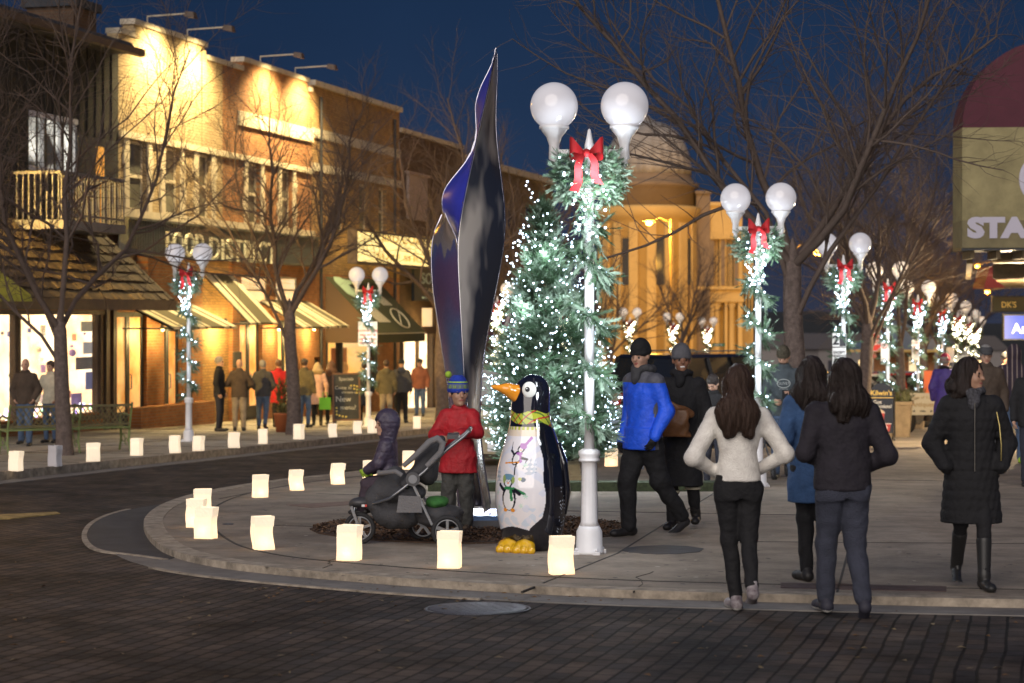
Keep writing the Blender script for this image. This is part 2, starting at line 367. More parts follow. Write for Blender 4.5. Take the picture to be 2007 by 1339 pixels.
def offs(pts, d):                # offset an open path to its right by d
    out = []
    for i, p in enumerate(pts):
        a, b = pts[max(i-1, 0)], pts[min(i+1, len(pts)-1)]; t = Vector((b[0]-a[0], b[1]-a[1])).normalized(); out.append((p[0]+t.y*d, p[1]-t.x*d))
    return out
def strip(name, pts, d0, d1, top, bot, mat):
    a, b = offs(pts, d0), offs(pts, d1); n = len(pts); vs = []
    for (x, y), (x2, y2) in zip(a, b): vs += [(x, y, gz(y, top)), (x2, y2, gz(y2, top)), (x, y, gz(y, bot)), (x2, y2, gz(y2, bot))]
    fs = []
    for i in range(n-1):
        k = i*4; fs += [(k, k+1, k+5, k+4), (k, k+4, k+6, k+2), (k+1, k+3, k+7, k+5)]
    fs += [(0, 2, 3, 1), (4*n-4, 4*n-3, 4*n-1, 4*n-2)]
    o = meshobj(name, vs, fs, mat); o['kind'] = 'structure'; return o
def g2(px, py, lift=LIFT): v = G(px, py, lift); return (v.x, v.y)
back = [(TN*160-5.0, 160), (TN*60-5.0, 60), (TN*41-5.2, 41)]+[g2(*p) for p in [(1330,886),(1150,890),(960,899),(800,912),(648,930),(529,942),(411,961),(355,975),(312,992),(288,1012),(284,1030),(300,1056),(335,1080),(434,1102),(570,1116),(700,1127),(829,1137),(1028,1149),(1188,1156),(1347,1161),(1700,1170),(2007,1176),(2700,1192)]]
edge = smooth2(back, 2)
top = edge+[(24, 12), (36, 60), (TN*160+12, 160)]
slab('plaza_pavement', top, LIFT, -.05, m_conc)
i0 = min(range(len(edge)), key=lambda i: (edge[i][0]-g2(648,930)[0])**2+(edge[i][1]-g2(648,930)[1])**2)
nose = edge[i0:]
strip('plaza_kerb', nose, .02, -.17, LIFT+.006, -.05, m_kerb)
strip('plaza_kerb_far', edge[:i0+1], .02, -.15, LIFT+.005, -.05, m_kerb)
i1 = min(range(len(nose)), key=lambda i: (nose[i][0]-g2(320,1070)[0])**2+(nose[i][1]-g2(320,1070)[1])**2)
strip('gutter_strip', nose[i1:], .02, .42, .008, -.05, m_gut)
strip('gutter_edge', nose[i1+4:i1+22], .42, .47, .012, -.05, m_kerb)
# a second ring joint inside the kerb and the expansion joints of the plaza
strip('plaza_joint', nose, -.62, -.645, LIFT+.004, LIFT-.01, m_joint)
for a, b in [((1023,1160),(1210,1085)), ((1210,1085),(1330,1010)), ((430,978),(535,957)), ((1010,1000),(1700,1012)), ((620,968),(900,975)), ((1400,935),(1960,945)), ((520,1030),(700,1034)), ((1450,1062),(2007,1066)), ((1330,1010),(1450,935)), ((1640,1165),(1700,935))]:
    p, q = g2(*a), g2(*b); strip('plaza_joint', [p, q], -.008, .008, LIFT+.004, LIFT-.01, m_joint)
# dark asphalt apron at the nose of the plaza
ap = smooth2([g2(*p, 0.012) for p in [(345,984),(300,990),(230,1003),(185,1022),(168,1045),(175,1066),(200,1080),(260,1086),(330,1096)]], 2)
slab('asphalt_apron', ap+[g2(400,1075,.012), g2(330,1010,.012), g2(380,985,.012)], .012, -.05, m_asph)
strip('apron_edge', ap[8:], .0, .05, .016, -.05, m_kerb)
# pavement across the road
def offp(off, Y): return (TN*Y+off, Y)
lk = [offp(-15.0, Y) for Y in (-5, 20, 40, 60, 90, 120, 160)]
slab('left_pavement', lk+[offp(-24, 160), offp(-24, -5)], LL, -.05, m_conc2)
strip('left_kerb', lk, .16, -.02, LL+.004, -.05, m_kerb)
strip('left_gutter', lk, .16, .55, .008, -.05, m_gut)
for Y in range(22, 100, 3): strip('pavement_joint', [offp(-15.05, Y), (TN*Y-22.2, Y+1.9)], -.01, .01, LL+.004, LL-.01, m_joint)
strip('pavement_joint', [offp(-17.8, 20), offp(-17.8, 120)], -.012, .012, LL+.0045, LL-.01, m_joint)
strip('cross_street', [(-90, 118), (130, 64)], 7, -7, .006, -.05, m_asph)
# mulch bed round sculpture, penguin and lamp
def ellipse_pts(cx, cy, rx, ry, n=40, j=0, seed=1):
    rn = random.Random(seed); return [(cx+rx*math.cos(t)*(1+j*(rn.random()-.5)), cy+ry*math.sin(t)*(1+j*(rn.random()-.5))) for t in [2*math.pi*i/n for i in range(n)]]
def g_ell(px, py, rpx, rpy, **k): return [g2(x, y) for x, y in ellipse_pts(px, py, rpx, rpy, **k)]
slab('mulch_bed', g_ell(925, 1038, 312, 28, j=.04), LIFT+.012, LIFT-.03, m_mulch)
rn = random.Random(5); chips = MB()
for i in range(5200):
    a = rn.random()*2*math.pi; r = math.sqrt(rn.random()); v = G(925+312*r*math.cos(a), 1038+27*r*math.sin(a)); L = rn.uniform(.01, .03); w = rn.uniform(.004, .012); t = rn.random()*6.28
    dx, dy = math.cos(t), math.sin(t); z = gz(v.y, LIFT+.016); h = rn.uniform(.0, .018)
    chips.add([(v.x-dx*L-dy*w, v.y-dy*L+dx*w, z), (v.x-dx*L+dy*w, v.y-dy*L-dx*w, z+.006), (v.x+dx*L+dy*w, v.y+dy*L-dx*w, z+h+.01), (v.x+dx*L-dy*w, v.y+dy*L+dx*w, z+h)], [(0,1,2,3)], rn.randrange(3))
o = chips.build('mulch_chips', [M('chip_a', (.10,.055,.03), .9), M('chip_b', (.05,.03,.02), .9), M('chip_c', (.15,.085,.045), .9)]); tag(o, kind='stuff')
slab('wet_stain', g_ell(1300, 1078, 78, 8.5, j=.12, seed=4), LIFT+.004, LIFT-.01, m_stain)
slab('drain_patch', [g2(*p) for p in [(560,990),(700,982),(740,985),(610,996)]], LIFT+.004, LIFT-.01, M('patch', (.2,.13,.1), .9, var=.3, vs=10))
slab('tactile_strip', [g2(*p) for p in [(1530,1143),(1855,1150),(1855,1160),(1530,1153)]], LIFT+.004, LIFT-.01, M('tactile', (.10,.065,.06), .9, var=.3, vs=10))
# road marking remains
slab('road_marking', [g2(*p, .01) for p in [(-40,1010),(110,1003),(118,1006),(20,1016),(-40,1018)]], .01, -.02, M('worn_yellow', (.33,.24,.09), .85, var=.5, vs=8))
# manhole
v = G(936, 1194, 0); mh = MB(); n = 48
mh.lathe([(.0, .0), (.34, .0), (.345, .003), (.355, .003), (.36, 0)], 48)
for i in range(9):
    for j in range(9):
        x, y = (i-4)*.06, (j-4)*.06
        if x*x+y*y < .07: mh.box(x-.012, x+.012, y-.012, y+.012, .0, .006)
mh2 = MB(); mh2.lathe([(.33, .003), (.325, .005), (.0, .0051)], 48)
o = mh.build('manhole_cover', m_iron, loc=(v.x, v.y, v.z+.004), rot=(-SL, 0, .3)); tag(o, 'round dark iron manhole cover in the brick road in front of the plaza', 'manhole cover')
mh2.build('lid', m_iron, o)
# a utility cap on the plaza
v = G(447, 1028); c = MB(); c.lathe([(0,0), (.055,0), (.055,.008), (.03,.012), (.0,.012)], 20)
tag(c.build('valve_cap', m_iron, loc=v), 'small round metal valve cap set in the plaza near the white paper bags', 'valve cap')

# ------------------------------------------------------------------ far hills and distant places
m_hill = M('dark_hill', (.02,.022,.02), 1, var=.4, vs=.05)
rn = random.Random(3); vs, fs = [], []
NX, NY = 90, 10
for i in range(NX):
    x = -420+i*12
    top_ = 14+2.2*math.sin(i*.23)+1.2*math.sin(i*.61+1)+rn.random()*1.2
    for j in range(NY): t = j/(NY-1); vs.append((x, 430+150*t, gz(430)+(top_-1)*math.sin(min(1, t*1.25)*math.pi/2)+rn.random()*.8-1))
for i in range(NX-1):
    for j in range(NY-1): a = i*NY+j; fs.append((a, a+NY, a+NY+1, a+1))
tag(meshobj('hills', vs, fs, m_hill, None, None, True), kind='structure')
m_farwall = M('far_wall', (.22,.2,.19), .9); m_farroof = M('far_roof', (.1,.09,.09), .9); m_lit = M('far_lit', (1,.75,.4), .5, em=1.6, emc=(1,.7,.3))
fh = None
for i, (px, Y, w, h) in enumerate([(1545,300,13,4.4),(1600,330,11,3.8),(1650,290,12,4.2),(1505,340,11,3.8),(1880,310,12,4.2),(1720,350,12,4.4)]):
    X = (px-CXP)*Y/FPX
    e = empty('far_house', (X, Y, gz(Y)+ (FPX and 0)), R(10*(i % 3)), ['pale distant house with two lit windows left of the big street tree trunk','small distant grey house right of the big street tree trunk','distant house behind the parked cars under the parking sign','distant house seen between the wrapped lamp and the big trunk','distant house behind the last street lamps','distant house with a dark roof behind the stop sign'][i], 'house', 'distant houses below the hill')
    k = (CH-8.0-gz(Y)) if False else 0
    b = MB(); b.box(-w/2, w/2, -4, 4, -1, h); b.build('wall', m_farwall, e)
    b = MB(); b.prism([(-w/2-.5, h), (w/2+.5, h), (w/2-2, h+2.2), (-w/2+2, h+2.2)], -4.4, 4.4); b.build('roof', m_farroof, e)
    for q in range(2): b = MB(); b.box(-w/2+1.5+q*5, -w/2+3+q*5, -4.08, -4.0, 1, 2.6); b.build('window', m_lit if (q+i) % 2 else M('far_dark', (.05,.05,.06), .3), e)

# gum spots, grit and a few dead leaves
rn = random.Random(19); sp_ots = MB()
for i in range(420):
    v = G(rn.uniform(420, 2000), rn.uniform(930, 1150)); r_ = rn.uniform(.006, .022); z = gz(v.y, LIFT+.003); n_ = 7
    sp_ots.add([(v.x+r_*math.cos(j*6.283/n_)*rn.uniform(.8, 1.2), v.y+r_*math.sin(j*6.283/n_)*rn.uniform(.8, 1.2), z) for j in range(n_)], [tuple(range(n_))], rn.choice([0, 0, 1]))
tag(sp_ots.build('gum_spots', [M('gum_dark', (.06,.055,.05), .8), M('gum_pale', (.4,.36,.3), .8)]), kind='stuff')
lv = MB()
for i in range(260):
    if rn.random() < .5: v = G(rn.uniform(450, 2000), rn.uniform(1150, 1182), 0)
    else: v = G(rn.uniform(0, 2000), rn.uniform(1090, 1330), 0)
    if v.y > 17 : continue
    a = rn.uniform(0, 6.28); L_ = rn.uniform(.012, .035); ca, sa = math.cos(a)*L_, math.sin(a)*L_; z = gz(v.y, .006)
    lv.add([(v.x-ca, v.y-sa, z), (v.x+sa*.5, v.y-ca*.5, z+rn.uniform(.002, .012)), (v.x+ca, v.y+sa, z+.003), (v.x-sa*.5, v.y+ca*.5, z+rn.uniform(.002, .01))], [(0,1,2,3)], rn.randrange(2))
tag(lv.build('dead_leaves', [M('leaf_a', (.16,.09,.04), .9), M('leaf_b', (.22,.17,.10), .9)]), kind='stuff')
for k, pts in enumerate([[(1240,1160),(1262,1145),(1250,1132),(1290,1118)], [(620,1118),(650,1108),(640,1100),(690,1090)]]):
    q = []
    for a, b in zip(pts, pts[1:]):
        for t in range(5): q.append(g2(a[0]+(b[0]-a[0])*t/5+rn.uniform(-4, 4), a[1]+(b[1]-a[1])*t/5))
    strip('pavement_crack', q, -.002, .002, LIFT+.004, LIFT-.01, m_joint)
# ------------------------------------------------------------------ buildings across the road
m_bo = brickmat('orange_brick', (.42,.17,.05), (.31,.115,.035), (.30,.2,.12), .22, .075, .012)
m_bc = brickmat('cream_brick', (.50,.38,.21), (.40,.29,.15), (.28,.2,.11), .22, .075, .010, dirt=.2)
m_bd = brickmat('dark_brick', (.12,.065,.035), (.09,.05,.03), (.1,.075,.05), .22, .075, .012)
m_by = brickmat('tan_brick', (.46,.27,.10), (.34,.19,.07), (.22,.15,.08), .22, .075, .012)
m_cream = M('cream_trim', (.58,.5,.36), .75, var=.15, vs=6, bump=.2)
m_stone = M('stone_band', (.5,.44,.34), .8, var=.2, vs=3, bump=.3)
m_shake = M('wood_shake', (.075,.054,.034), .85, var=.45, vs=5, bump=.7, bs=25)
m_shake2 = M('wood_shake_worn', (.11,.08,.047), .85, var=.45, vs=5, bump=.7, bs=25)
m_siding = M('dark_siding', (.028,.026,.02), .85, var=.3, vs=2, bump=.4)
m_dark = M('dark_frame', (.03,.032,.036), .5)
m_brown = M('brown_frame', (.09,.06,.04), .6, var=.2)
m_metal = M('corrugated_metal', (.10,.105,.095), .5, .3, var=.1)
m_winoff = M('window_unlit', (.13,.125,.10), .15, var=.35, vs=1.5, spec=.6)
m_glassd = M('window_dark', (.05,.055,.06), .08)
m_roofd = M('dark_roof', (.035,.038,.045), .9, var=.3, vs=3, bump=.3)
def shopmat(name, c1, c2, em, sc=2.2, det=4):
    m = bpy.data.materials.new(name); m.use_nodes = True; n, l = m.node_tree.nodes, m.node_tree.links; b = n['Principled BSDF']
    tc = n.new('ShaderNodeTexCoord'); nz = n.new('ShaderNodeTexNoise'); nz.inputs['Scale'].default_value = sc; nz.inputs['Detail'].default_value = det
    l.new(tc.outputs['Object'], nz.inputs['Vector']); cr = n.new('ShaderNodeValToRGB'); cr.color_ramp.elements[0].position = .38; cr.color_ramp.elements[1].position = .62
    cr.color_ramp.elements[0].color = (*c1, 1); cr.color_ramp.elements[1].color = (*c2, 1); l.new(nz.outputs['Fac'], cr.inputs[0])
    l.new(cr.outputs[0], b.inputs['Base Color']); l.new(cr.outputs[0], b.inputs['Emission Color']); b.inputs['Emission Strength'].default_value = em; MC[name] = m; return m
m_shopw = shopmat('shop_bright', (.95,.66,.34), (1,.93,.72), 1.45, 1.6)
m_shopy = shopmat('shop_yellow', (1,.62,.16), (1,.78,.33), .95, 1.2)
m_shopo = shopmat('shop_orange', (.85,.36,.07), (1,.62,.22), .55, 1.6)
m_blind = shopmat('lit_blind', (1,.70,.34), (1,.82,.5), .75, .8)
m_glass = M('shop_glass', (1,1,1), .03, trans=1, spec=.5)
OX, OY = -7.81, 53.42
def fp(px, py, d=0):          # photo pixel on the plane d metres in front of the facade line -> local (x along street, y, z)
    k = (px-CXP)/FPX; Y = (21.37-d)/(UX-UY*k); return (Y*(UX*k+UY)-49.58, -d, CH+(HY-py)*Y/FPX)
def ft(px, d=0): return fp(px, 0, d)[0]
def gl(t, d=0, lift=LL): Y = OY+UY*t-UX*d*1.0; return gz(OY+UY*t-d*UX, lift)
BR = (OX, OY, 0)
def bld(name, label, cat='building', group=None): return empty(name, BR, R(75), label, cat, group)
def pw(mb, x0, x1, y0, y1, z0, z1, m=0): return mb.box(min(x0, x1), max(x0, x1), min(y0, y1), max(y0, y1), min(z0, z1), max(z0, z1), m)
def wallholes(mb, x0, x1, z0, z1, holes, y0=0, y1=.3, m=0):      # wall of boxes leaving openings
    xs = sorted({x0, x1}|{h[i] for h in holes for i in (0, 1)}); xs = [x for x in xs if x0 <= x <= x1]
    for a, b in zip(xs, xs[1:]):
        hs = sorted([(h[2], h[3]) for h in holes if h[0] < (a+b)/2 < h[1]]); z = z0
        for p, q in hs:
            if p > z: mb.box(a, b, y0, y1, z, p, m)
            z = q
        if z < z1: mb.box(a, b, y0, y1, z, z1, m)
def sash(par, x0, x1, z0, z1, mat_glass, y=.12, trim=m_cream, quoin=True, mid=True):
    f = MB(); w = .07
    f.box(x0, x0+w, y, y+.08, z0, z1); f.box(x1-w, x1, y, y+.08, z0, z1); f.box(x0+w, x1-w, y, y+.08, z1-w, z1); f.box(x0+w, x1-w, y, y+.08, z0, z0+w)
    if mid: f.box(x0+w, x1-w, y-.02, y+.08, (z0+z1)/2-.04, (z0+z1)/2+.04)
    if quoin:
        for i, z in enumerate(np.arange(z0, z1-.1, .36)):
            q = .30 if i % 2 else .22; f.box(x0-q, x0-.002, -.045, .1, z, min(z+.355, z1), 0); f.box(x1+.002, x1+q, -.045, .1, z, min(z+.355, z1), 0)
    wn_ = f.build('window', trim, par)
    g = MB(); g.box(x0+w, x1-w, y+.03, y+.05, z0+w, z1-w); g.build('pane', mat_glass, wn_)
    return wn_
def awning(par_label, t0, t1, z1, z0, d, stripes, cat='awning', group=None, mats=None, valance=.25, rz=None):
    e = bld('striped_awning', par_label, cat, group); a = MB(); n = max(6, int((t1-t0)/.16)); mats = mats
    cols = stripes(n) if callable(stripes) else stripes
    for i in range(n):
        xa, xb = t0+(t1-t0)*i/n, t0+(t1-t0)*(i+1)/n
        a.hexa([(xa, -.05, z1-.03), (xb, -.05, z1-.03), (xb, -d, z0-.03), (xa, -d, z0-.03)][::-1], [(xa, -.05, z1), (xb, -.05, z1), (xb, -d, z0), (xa, -d, z0)][::-1], cols[i])
        if valance: a.box(xa, xb, -d-.02, -d, z0-valance, z0-.001, cols[i])
    a.build('canopy', mats, e)
    f = MB()
    for x in (t0+.03, t1-.03): f.bar((x, -.02, z0-.04), (x, -d, z0-.04), .035); f.bar((x, -.02, z1-.05), (x, -d, z0-.05), .03)
    f.bar((t0, -d, z0-.04), (t1, -d, z0-.04), .035); f.build('frame', m_dark, e)
    return e

# ---- shop with the shake roof
t0, t1 = ft(-260), ft(232)
zb = gl(t0)-1
e = bld('shingle_shop', 'corner shop with brown shake roof over its brightly lit window and a balcony above')
b = MB(); wallholes(b, t0, t1, fp(100, 440)[2], fp(100, 105)[2]+.6, [(ft(52), ft(152), fp(100, 330)[2], fp(100, 235)[2])], 0, .3); b.build('upper_wall', m_siding, e)
s = MB()
for i in range(26):
    x = t0+(t1-t0)*i/26; s.box(x, x+.05, -.03, 0, fp(100, 440)[2], fp(100, 105)[2]+.6)
s.build('batten', m_siding, e)
wz0, wz1 = fp(100, 330)[2], fp(100, 235)[2]
w = MB(); xa, xb = ft(52), ft(152)
for x in (xa, xa+(xb-xa)*.34, xa+(xb-xa)*.67, xb-.08): w.box(x, x+.08, .02, .14, wz0, wz1)
w.box(xa, xb, -.02, .14, wz1, wz1+.12); w.box(xa, xb, -.02, .14, wz0-.1, wz0)
wo = w.build('window', m_white, e); g = MB(); g.box(xa, xb, .10, .12, wz0, wz1); g.build('pane', shopmat('upper_lit', (.02,.02,.02), (1,.97,.85), 1.2, 1.1, 1), wo)
zt = fp(100, 105)[2]+.6
r = MB(); r.hexa([(t0, -.7, zt-.25), (t1-.4, -.7, zt-.25), (t1-.4, 7, zt-.25), (t0, 7, zt-.25)], [(t0, -.55, zt), (t1-.4, -.55, zt), (t1-3.2, 6, zt+1.5), (t0, 6, zt+1.5)]); r.build('roof', m_roofd, e)
ch = MB(); ch.box(t1-1.5, t1-.35, .4, 1.6, zt-.2, zt+.75); ch.box(t1-1.6, t1-.25, .3, 1.7, zt+.75, zt+.95, 1); ch.build('chimney', [m_bd, m_roofd], e)
g = MB(); g.box(t0, t1-.3, -.85, -.68, zt-.32, zt-.16); g.build('gutter', m_brown, e)
# balcony
bx0, bx1 = ft(120, 1.2), ft(243, 1.2); bz = fp(180, 436, 1.2)[2]
bm = MB(); bm.box(bx0, bx1, -1.25, 0, bz-.2, bz); m_wgrey = M('dimmed_white', (.17,.165,.175), .7, var=.2); bal = bm.build('balcony', m_wgrey, e)  # white darkened in its colour to offset the spill light on it
rl = MB(); rh = .98
rl.box(bx0, bx1, -1.23, -1.17, bz+rh, bz+rh+.06); rl.box(bx0, bx1, -1.22, -1.18, bz+.1, bz+.14)
n = int((bx1-bx0)/.13)
for i in range(n+1): x = bx0+(bx1-bx0-.03)*i/n; rl.box(x, x+.03, -1.215, -1.185, bz, bz+rh)
for x in (bx0, bx1-.06):
    for j in range(8): rl.box(x, x+.03, -1.15+j*.14, -1.12+j*.14, bz, bz+rh)
    rl.box(x, x+.05, -1.2, 0, bz+rh, bz+rh+.06)
rl.build('railing', m_wgrey, bal)
w = MB(); w.box(ft(150), ft(225), -.04, -.01, bz, bz+2.1); wo = w.build('balcony_door', m_dark, e); g = MB(); g.box(ft(185), ft(200), -.06, -.041, bz+.1, bz+1.9); g.build('curtain', M('amber_curtain', (.8,.4,.08), .8, em=.35, emc=(1,.45,.08)), wo)
# shake mansard
sz1, sz0 = fp(200, 448)[2], fp(200, 588, 1.5)[2]
def mx(px): return ft(px, 1.5)
m0, m1 = t0-1, mx(338); rows = 8
sh = MB(); rn = random.Random(2)
sh.hexa([(m0, 0, sz0), (m1-.05, 0, sz0), (m1-.05, -1.45, sz0), (m0, -1.45, sz0)][::-1], [(m0, 0, sz1-.05), (m1-1.2, 0, sz1-.05), (m1-1.2, -.06, sz1-.05), (m0, -.06, sz1-.05)][::-1], 2)
for i in range(rows):
    za, zb_ = sz0+(sz1-sz0)*i/rows, sz0+(sz1-sz0)*(i+1.12)/rows; da, db = 1.5-1.45*i/rows, 1.5-1.45*(i+1.12)/rows
    x = m0+rn.random()*.1; lim = m1-1.15*i/rows
    while x < lim:
        wd = rn.uniform(.13, .26); x2 = min(x+wd-.012, lim); j = rn.uniform(-.03, .03); k = rn.choice([0, 0, 1])
        sh.hexa([(x, -da-.02, za+j), (x2, -da-.02, za+j), (x2, -db, zb_), (x, -db, zb_)], [(x, -da-.07, za+j+.02), (x2, -da-.07, za+j+.02), (x2, -db-.01, zb_+.01), (x, -db-.01, zb_+.01)], k); x += wd
sh.build('shake_roof', [m_shake, m_shake2, m_brown], e)
f = MB(); f.box(m0, m1, -1.62, -1.5, sz0-.22, sz0+.02); f.box(m0, m1, -1.5, 0, sz0-.06, sz0-.001); f.build('fascia', m_brown, e)
# storefront
zg0, zg1 = fp(100, 822)[2], fp(100, 617)[2]
b = MB(); wallholes(b, t0, ft(322), gl(t0)-.5, sz0, [(t0+.5, ft(202), zg0+.05, zg1), (ft(226), ft(288), gl(ft(288))-1, fp(250, 612)[2]), (ft(311), ft(319), -9, -8)], 0, .3); b.build('wall', m_bo, e)
sf = MB()
for px in (-150, 36, 197): x = ft(px); sf.box(x-.05, x+.05, -.04, .2, zg0, zg1)
sf.box(t0+.5, ft(202), -.05, .2, zg1, zg1+.1); sf.box(t0+.5, ft(202), -.1, .2, zg0-.1, zg0)
pil = MB()
for px in (205, 219): x = ft(px); pil.box(x-.06, x+.12, -.08, .01, zg0-.6, sz0-.1)
pil.build('pilaster', m_brown, e)
wo = sf.build('shop_window', m_brown, e)
g = MB(); g.box(t0+.5, ft(202), .04, .06, zg0, zg1); g.build('pane', m_glass, wo)
it = MB(); it.box(t0+.5, ft(202), 1.5, 1.6, zg0-.3, zg1+.3, 0); it.box(ft(202)+.01, ft(202)+.1, .22, 1.5, zg0-.3, zg1+.3, 0); it.box(t0+.5, ft(202), .1, 1.5, zg0-.35, zg0-.05, 1); it.box(t0+.5, ft(202), .1, 1.5, zg1+.1, zg1+.3, 0)
ito = it.build('shop_interior', [m_shopw, M('display_floor', (.5,.4,.3), .6)], e)
rn = random.Random(11); dc = [M('disp_'+str(i), c, .6, em=.35, emc=c) for i, c in enumerate([(.7,.35,.2), (.35,.35,.6), (.8,.68,.45), (.45,.3,.55), (.22,.2,.2), (.9,.85,.8)])]
di = MB()
for i in range(90):
    x = rn.uniform(t0+.9, ft(192)); z = rn.uniform(zg0+.1, zg1-.3); q = rn.uniform(.06, .2); y = rn.uniform(.25, 1.3)
    if rn.random() < .5: di.box(x-q/2, x+q/2, y, y+.04, z, z+q*rn.uniform(.8, 1.6), rn.randrange(6))
    else: di.ball((x, y, z), q*.45, 10, 7, rn.randrange(6))
for px, py, w_, h_, k in [(173,682,24,24,5),(165,712,36,26,4),(178,746,24,36,1),(170,640,26,20,2),(148,785,20,30,3)]:
    a_ = fp(px-w_/2, py+h_/2, -.3); c_ = fp(px+w_/2, py-h_/2, -.3); di.box(a_[0], c_[0], .28, .30, a_[2], c_[2], k)
di.build('window_display', dc, e)
xl = MB()
for i in range(150): x = rn.uniform(t0+1, ft(200)); xl.ball((x, rn.uniform(.12, .45), zg0+rn.uniform(.0, .28)), .03, 6, 4, rn.randrange(3))
xl.build('fairy_lights', [M('fl_w', (1,1,1), .5, em=6, emc=(.8,.85,1), samp='NONE'), M('fl_v', (1,1,1), .5, em=4, emc=(.5,.35,1), samp='NONE'), M('fl_g', (1,1,1), .5, em=3, emc=(.4,1,.5), samp='NONE')], e)
def door(par, pa, pb, ptop, pbot, gm, y=.1, frame=m_dark, two=True):
    x0, x1 = ft(pa), ft(pb); z1, z0 = fp(pa, ptop)[2], gl(x0)+.02
    d = MB(); w = .11
    d.box(x0, x0+w, y, y+.07, z0, z1); d.box(x1-w, x1, y, y+.07, z0, z1); d.box(x0+w, x1-w, y, y+.07, z1-.12, z1); d.box(x0+w, x1-w, y, y+.07, z0, z0+.35)
    if two: xm = (x0+x1)/2; d.box(xm-.09, xm+.09, y-.01, y+.07, z0+.35, z1-.12)
    do = d.build('door', frame, par); g = MB(); g.box(x0+w, x1-w, y+.03, y+.045, z0+.35, z1-.12); g.build('pane', gm, do)
    h = MB(); xm = (x0+x1)/2; h.tube([(xm+.05, y-.02, z0+.9), (xm+.05, y-.08, z0+.92), (xm+.05, y-.08, z0+1.25), (xm+.05, y-.02, z0+1.27)], .014, 6); h.build('handle', m_iron, do)
    return do
door(e, 226, 288, 612, 800, m_shopo)
sg = MB(); a_ = fp(-80, 590, 1.7); 
ws = bld('yellow_roof_sign', 'lime yellow sloping shop awning cut off by the left picture edge', 'awning')
q = MB(); x0, x1 = ft(-200, 1.8), ft(55, 1.8)
q.hexa([(x0, -1.9, sz0-.06), (x1, -1.9, sz0-.06), (x1-.05, -.1, sz0-.06), (x0, -.1, sz0-.06)], [(x0, -1.85, sz0+.08), (x1, -1.85, sz0+.08), (x1-1.5, -.3, sz0+1.7), (x0, -.3, sz0+1.7)]); q.build('canopy', M('lime_cloth', (.42,.40,.05), .8, var=.15), ws)
lettering('S', .5, (ft(-3, 1.9), -1.75, sz0+.28), m_cream, ws, tilt=R(40))
# small lamps under the awnings
for px, en in [(300,60),(425,150),(530,60),(600,50),(690,60),(810,60)]:
    x = ft(px); z = fp(px, 645 if px != 425 else 632)[2]
    lm = empty('wall_lamp', Vector((OX, OY, 0))+Vector((UX*x+.25*UY, UY*x-.25*UX, z)), R(75), {300:'small warm wall lamp under the awning nearest the shake roof shop',425:'small warm wall lamp over the yellow lit brick panel',530:'small warm wall lamp under the middle low awning',600:'small warm wall lamp under the awning beside the green one',690:'small warm wall lamp under the dark green awning',810:'small warm wall lamp over the gallery doorway'}[px], 'wall lamp', 'wall lamps under the awnings')
    lb = MB(); lb.lathe([(.02,.12),(.08,.0),(.075,0),(.0,.02)], 12); lb.build('shade', m_dark, lm); lb = MB(); lb.ball((0,0,-.01), .04, 8, 6); lb.build('bulb', M('warm_bulb', (1,.8,.5), .5, em=6, emc=(1,.75,.4), samp='NONE'), lm)
    lamp('POINT', (0, -.15, -.15), en*1.9, (1, .68, .24), .12, 'glow', parent=lm)

# ---- the two-tone brick block with the raised parapets
def lineparapet(e, t0, t1, z, mat, y0=-.05, y1=.32, zt=.12, name='coping'):
    c = MB(); c.box(t0, t1, y0, y1, z, z+zt); return c.build(name, mat, e)
e = bld('food_hall_building', 'two storey brick building, cream painted half and orange half, with floodlit raised parapets')
A0, A1, A2 = ft(232)+.003, ft(436), ft(611)
zl0, zl1 = fp(234, 268)[2], fp(234, 255)[2]           # lintel band
zs0, zs1 = fp(433, 462-13)[2], fp(433, 449-13)[2]     # sill band
zp = fp(420, 122)[2]; zp1 = fp(333, 70)[2]; zp2 = fp(540, 141)[2]
wins = [(251,288),(322,353),(387,414),(484,510),(550,573)]
hol = [(ft(a), ft(b), zs1, zl0) for a, b in wins]
GF = fp(433, 538)[2]
b = MB(); wallholes(b, A0, A1, zs1, zp, hol); b.box(ft(262), ft(402), 0, .3, zp, zp1); b.build('cream_wall', m_bc, e)
b = MB(); wallholes(b, A1+.003, A2, zs1, zp-.0, hol); b.box(ft(476), ft(603), 0, .3, zp-.0, zp2)
b.build('orange_wall', m_bo, e)
for q_ in ((ft(402)-.25, ft(402), -.04, -.003, zl1, zp1-.1), (ft(262), ft(262)+.25, -.04, -.003, zp, zp1-.1)): b = MB(); b.box(*q_); b.build('pier', m_bc, e)
c = MB(); c.box(A0, ft(262), -.06, .34, zp, zp+.13); c.box(ft(262)-.05, ft(402)+.05, -.06, .34, zp1, zp1+.13); c.box(ft(402)+.05, ft(476)-.05, -.06, .34, zp, zp+.13); c.box(ft(476)-.05, ft(603)+.05, -.06, .34, zp2, zp2+.13); c.box(ft(603)+.05, A2, -.06, .34, zp, zp+.13); c.build('coping', m_stone, e)
c = MB(); za, zb_ = fp(538, 262)[2], fp(538, 235)[2]; c.box(ft(466), ft(611)-.01, -.07, -.003, za, zb_); c.build('parapet_band', m_cream, e)
c = MB(); c.box(A0, A2, -.07, -.003, zl0, zl1); c.build('lintel_band', m_cream, e)
c = MB(); c.box(A0, A2, -.12, -.003, zs0, zs1+.05); c.build('sill_band', m_cream, e)
for a, b_ in wins: sash(e, ft(a), ft(b_), zs1+.05, zl0-.02, m_winoff)
b = MB(); b.box(A0, A2, 1.9, 9, -2, zp-1.2); b.box(A0, A2, .3, 1.9, fp(433, 520)[2], fp(433, 510)[2]); b.build('block', m_bd, e)
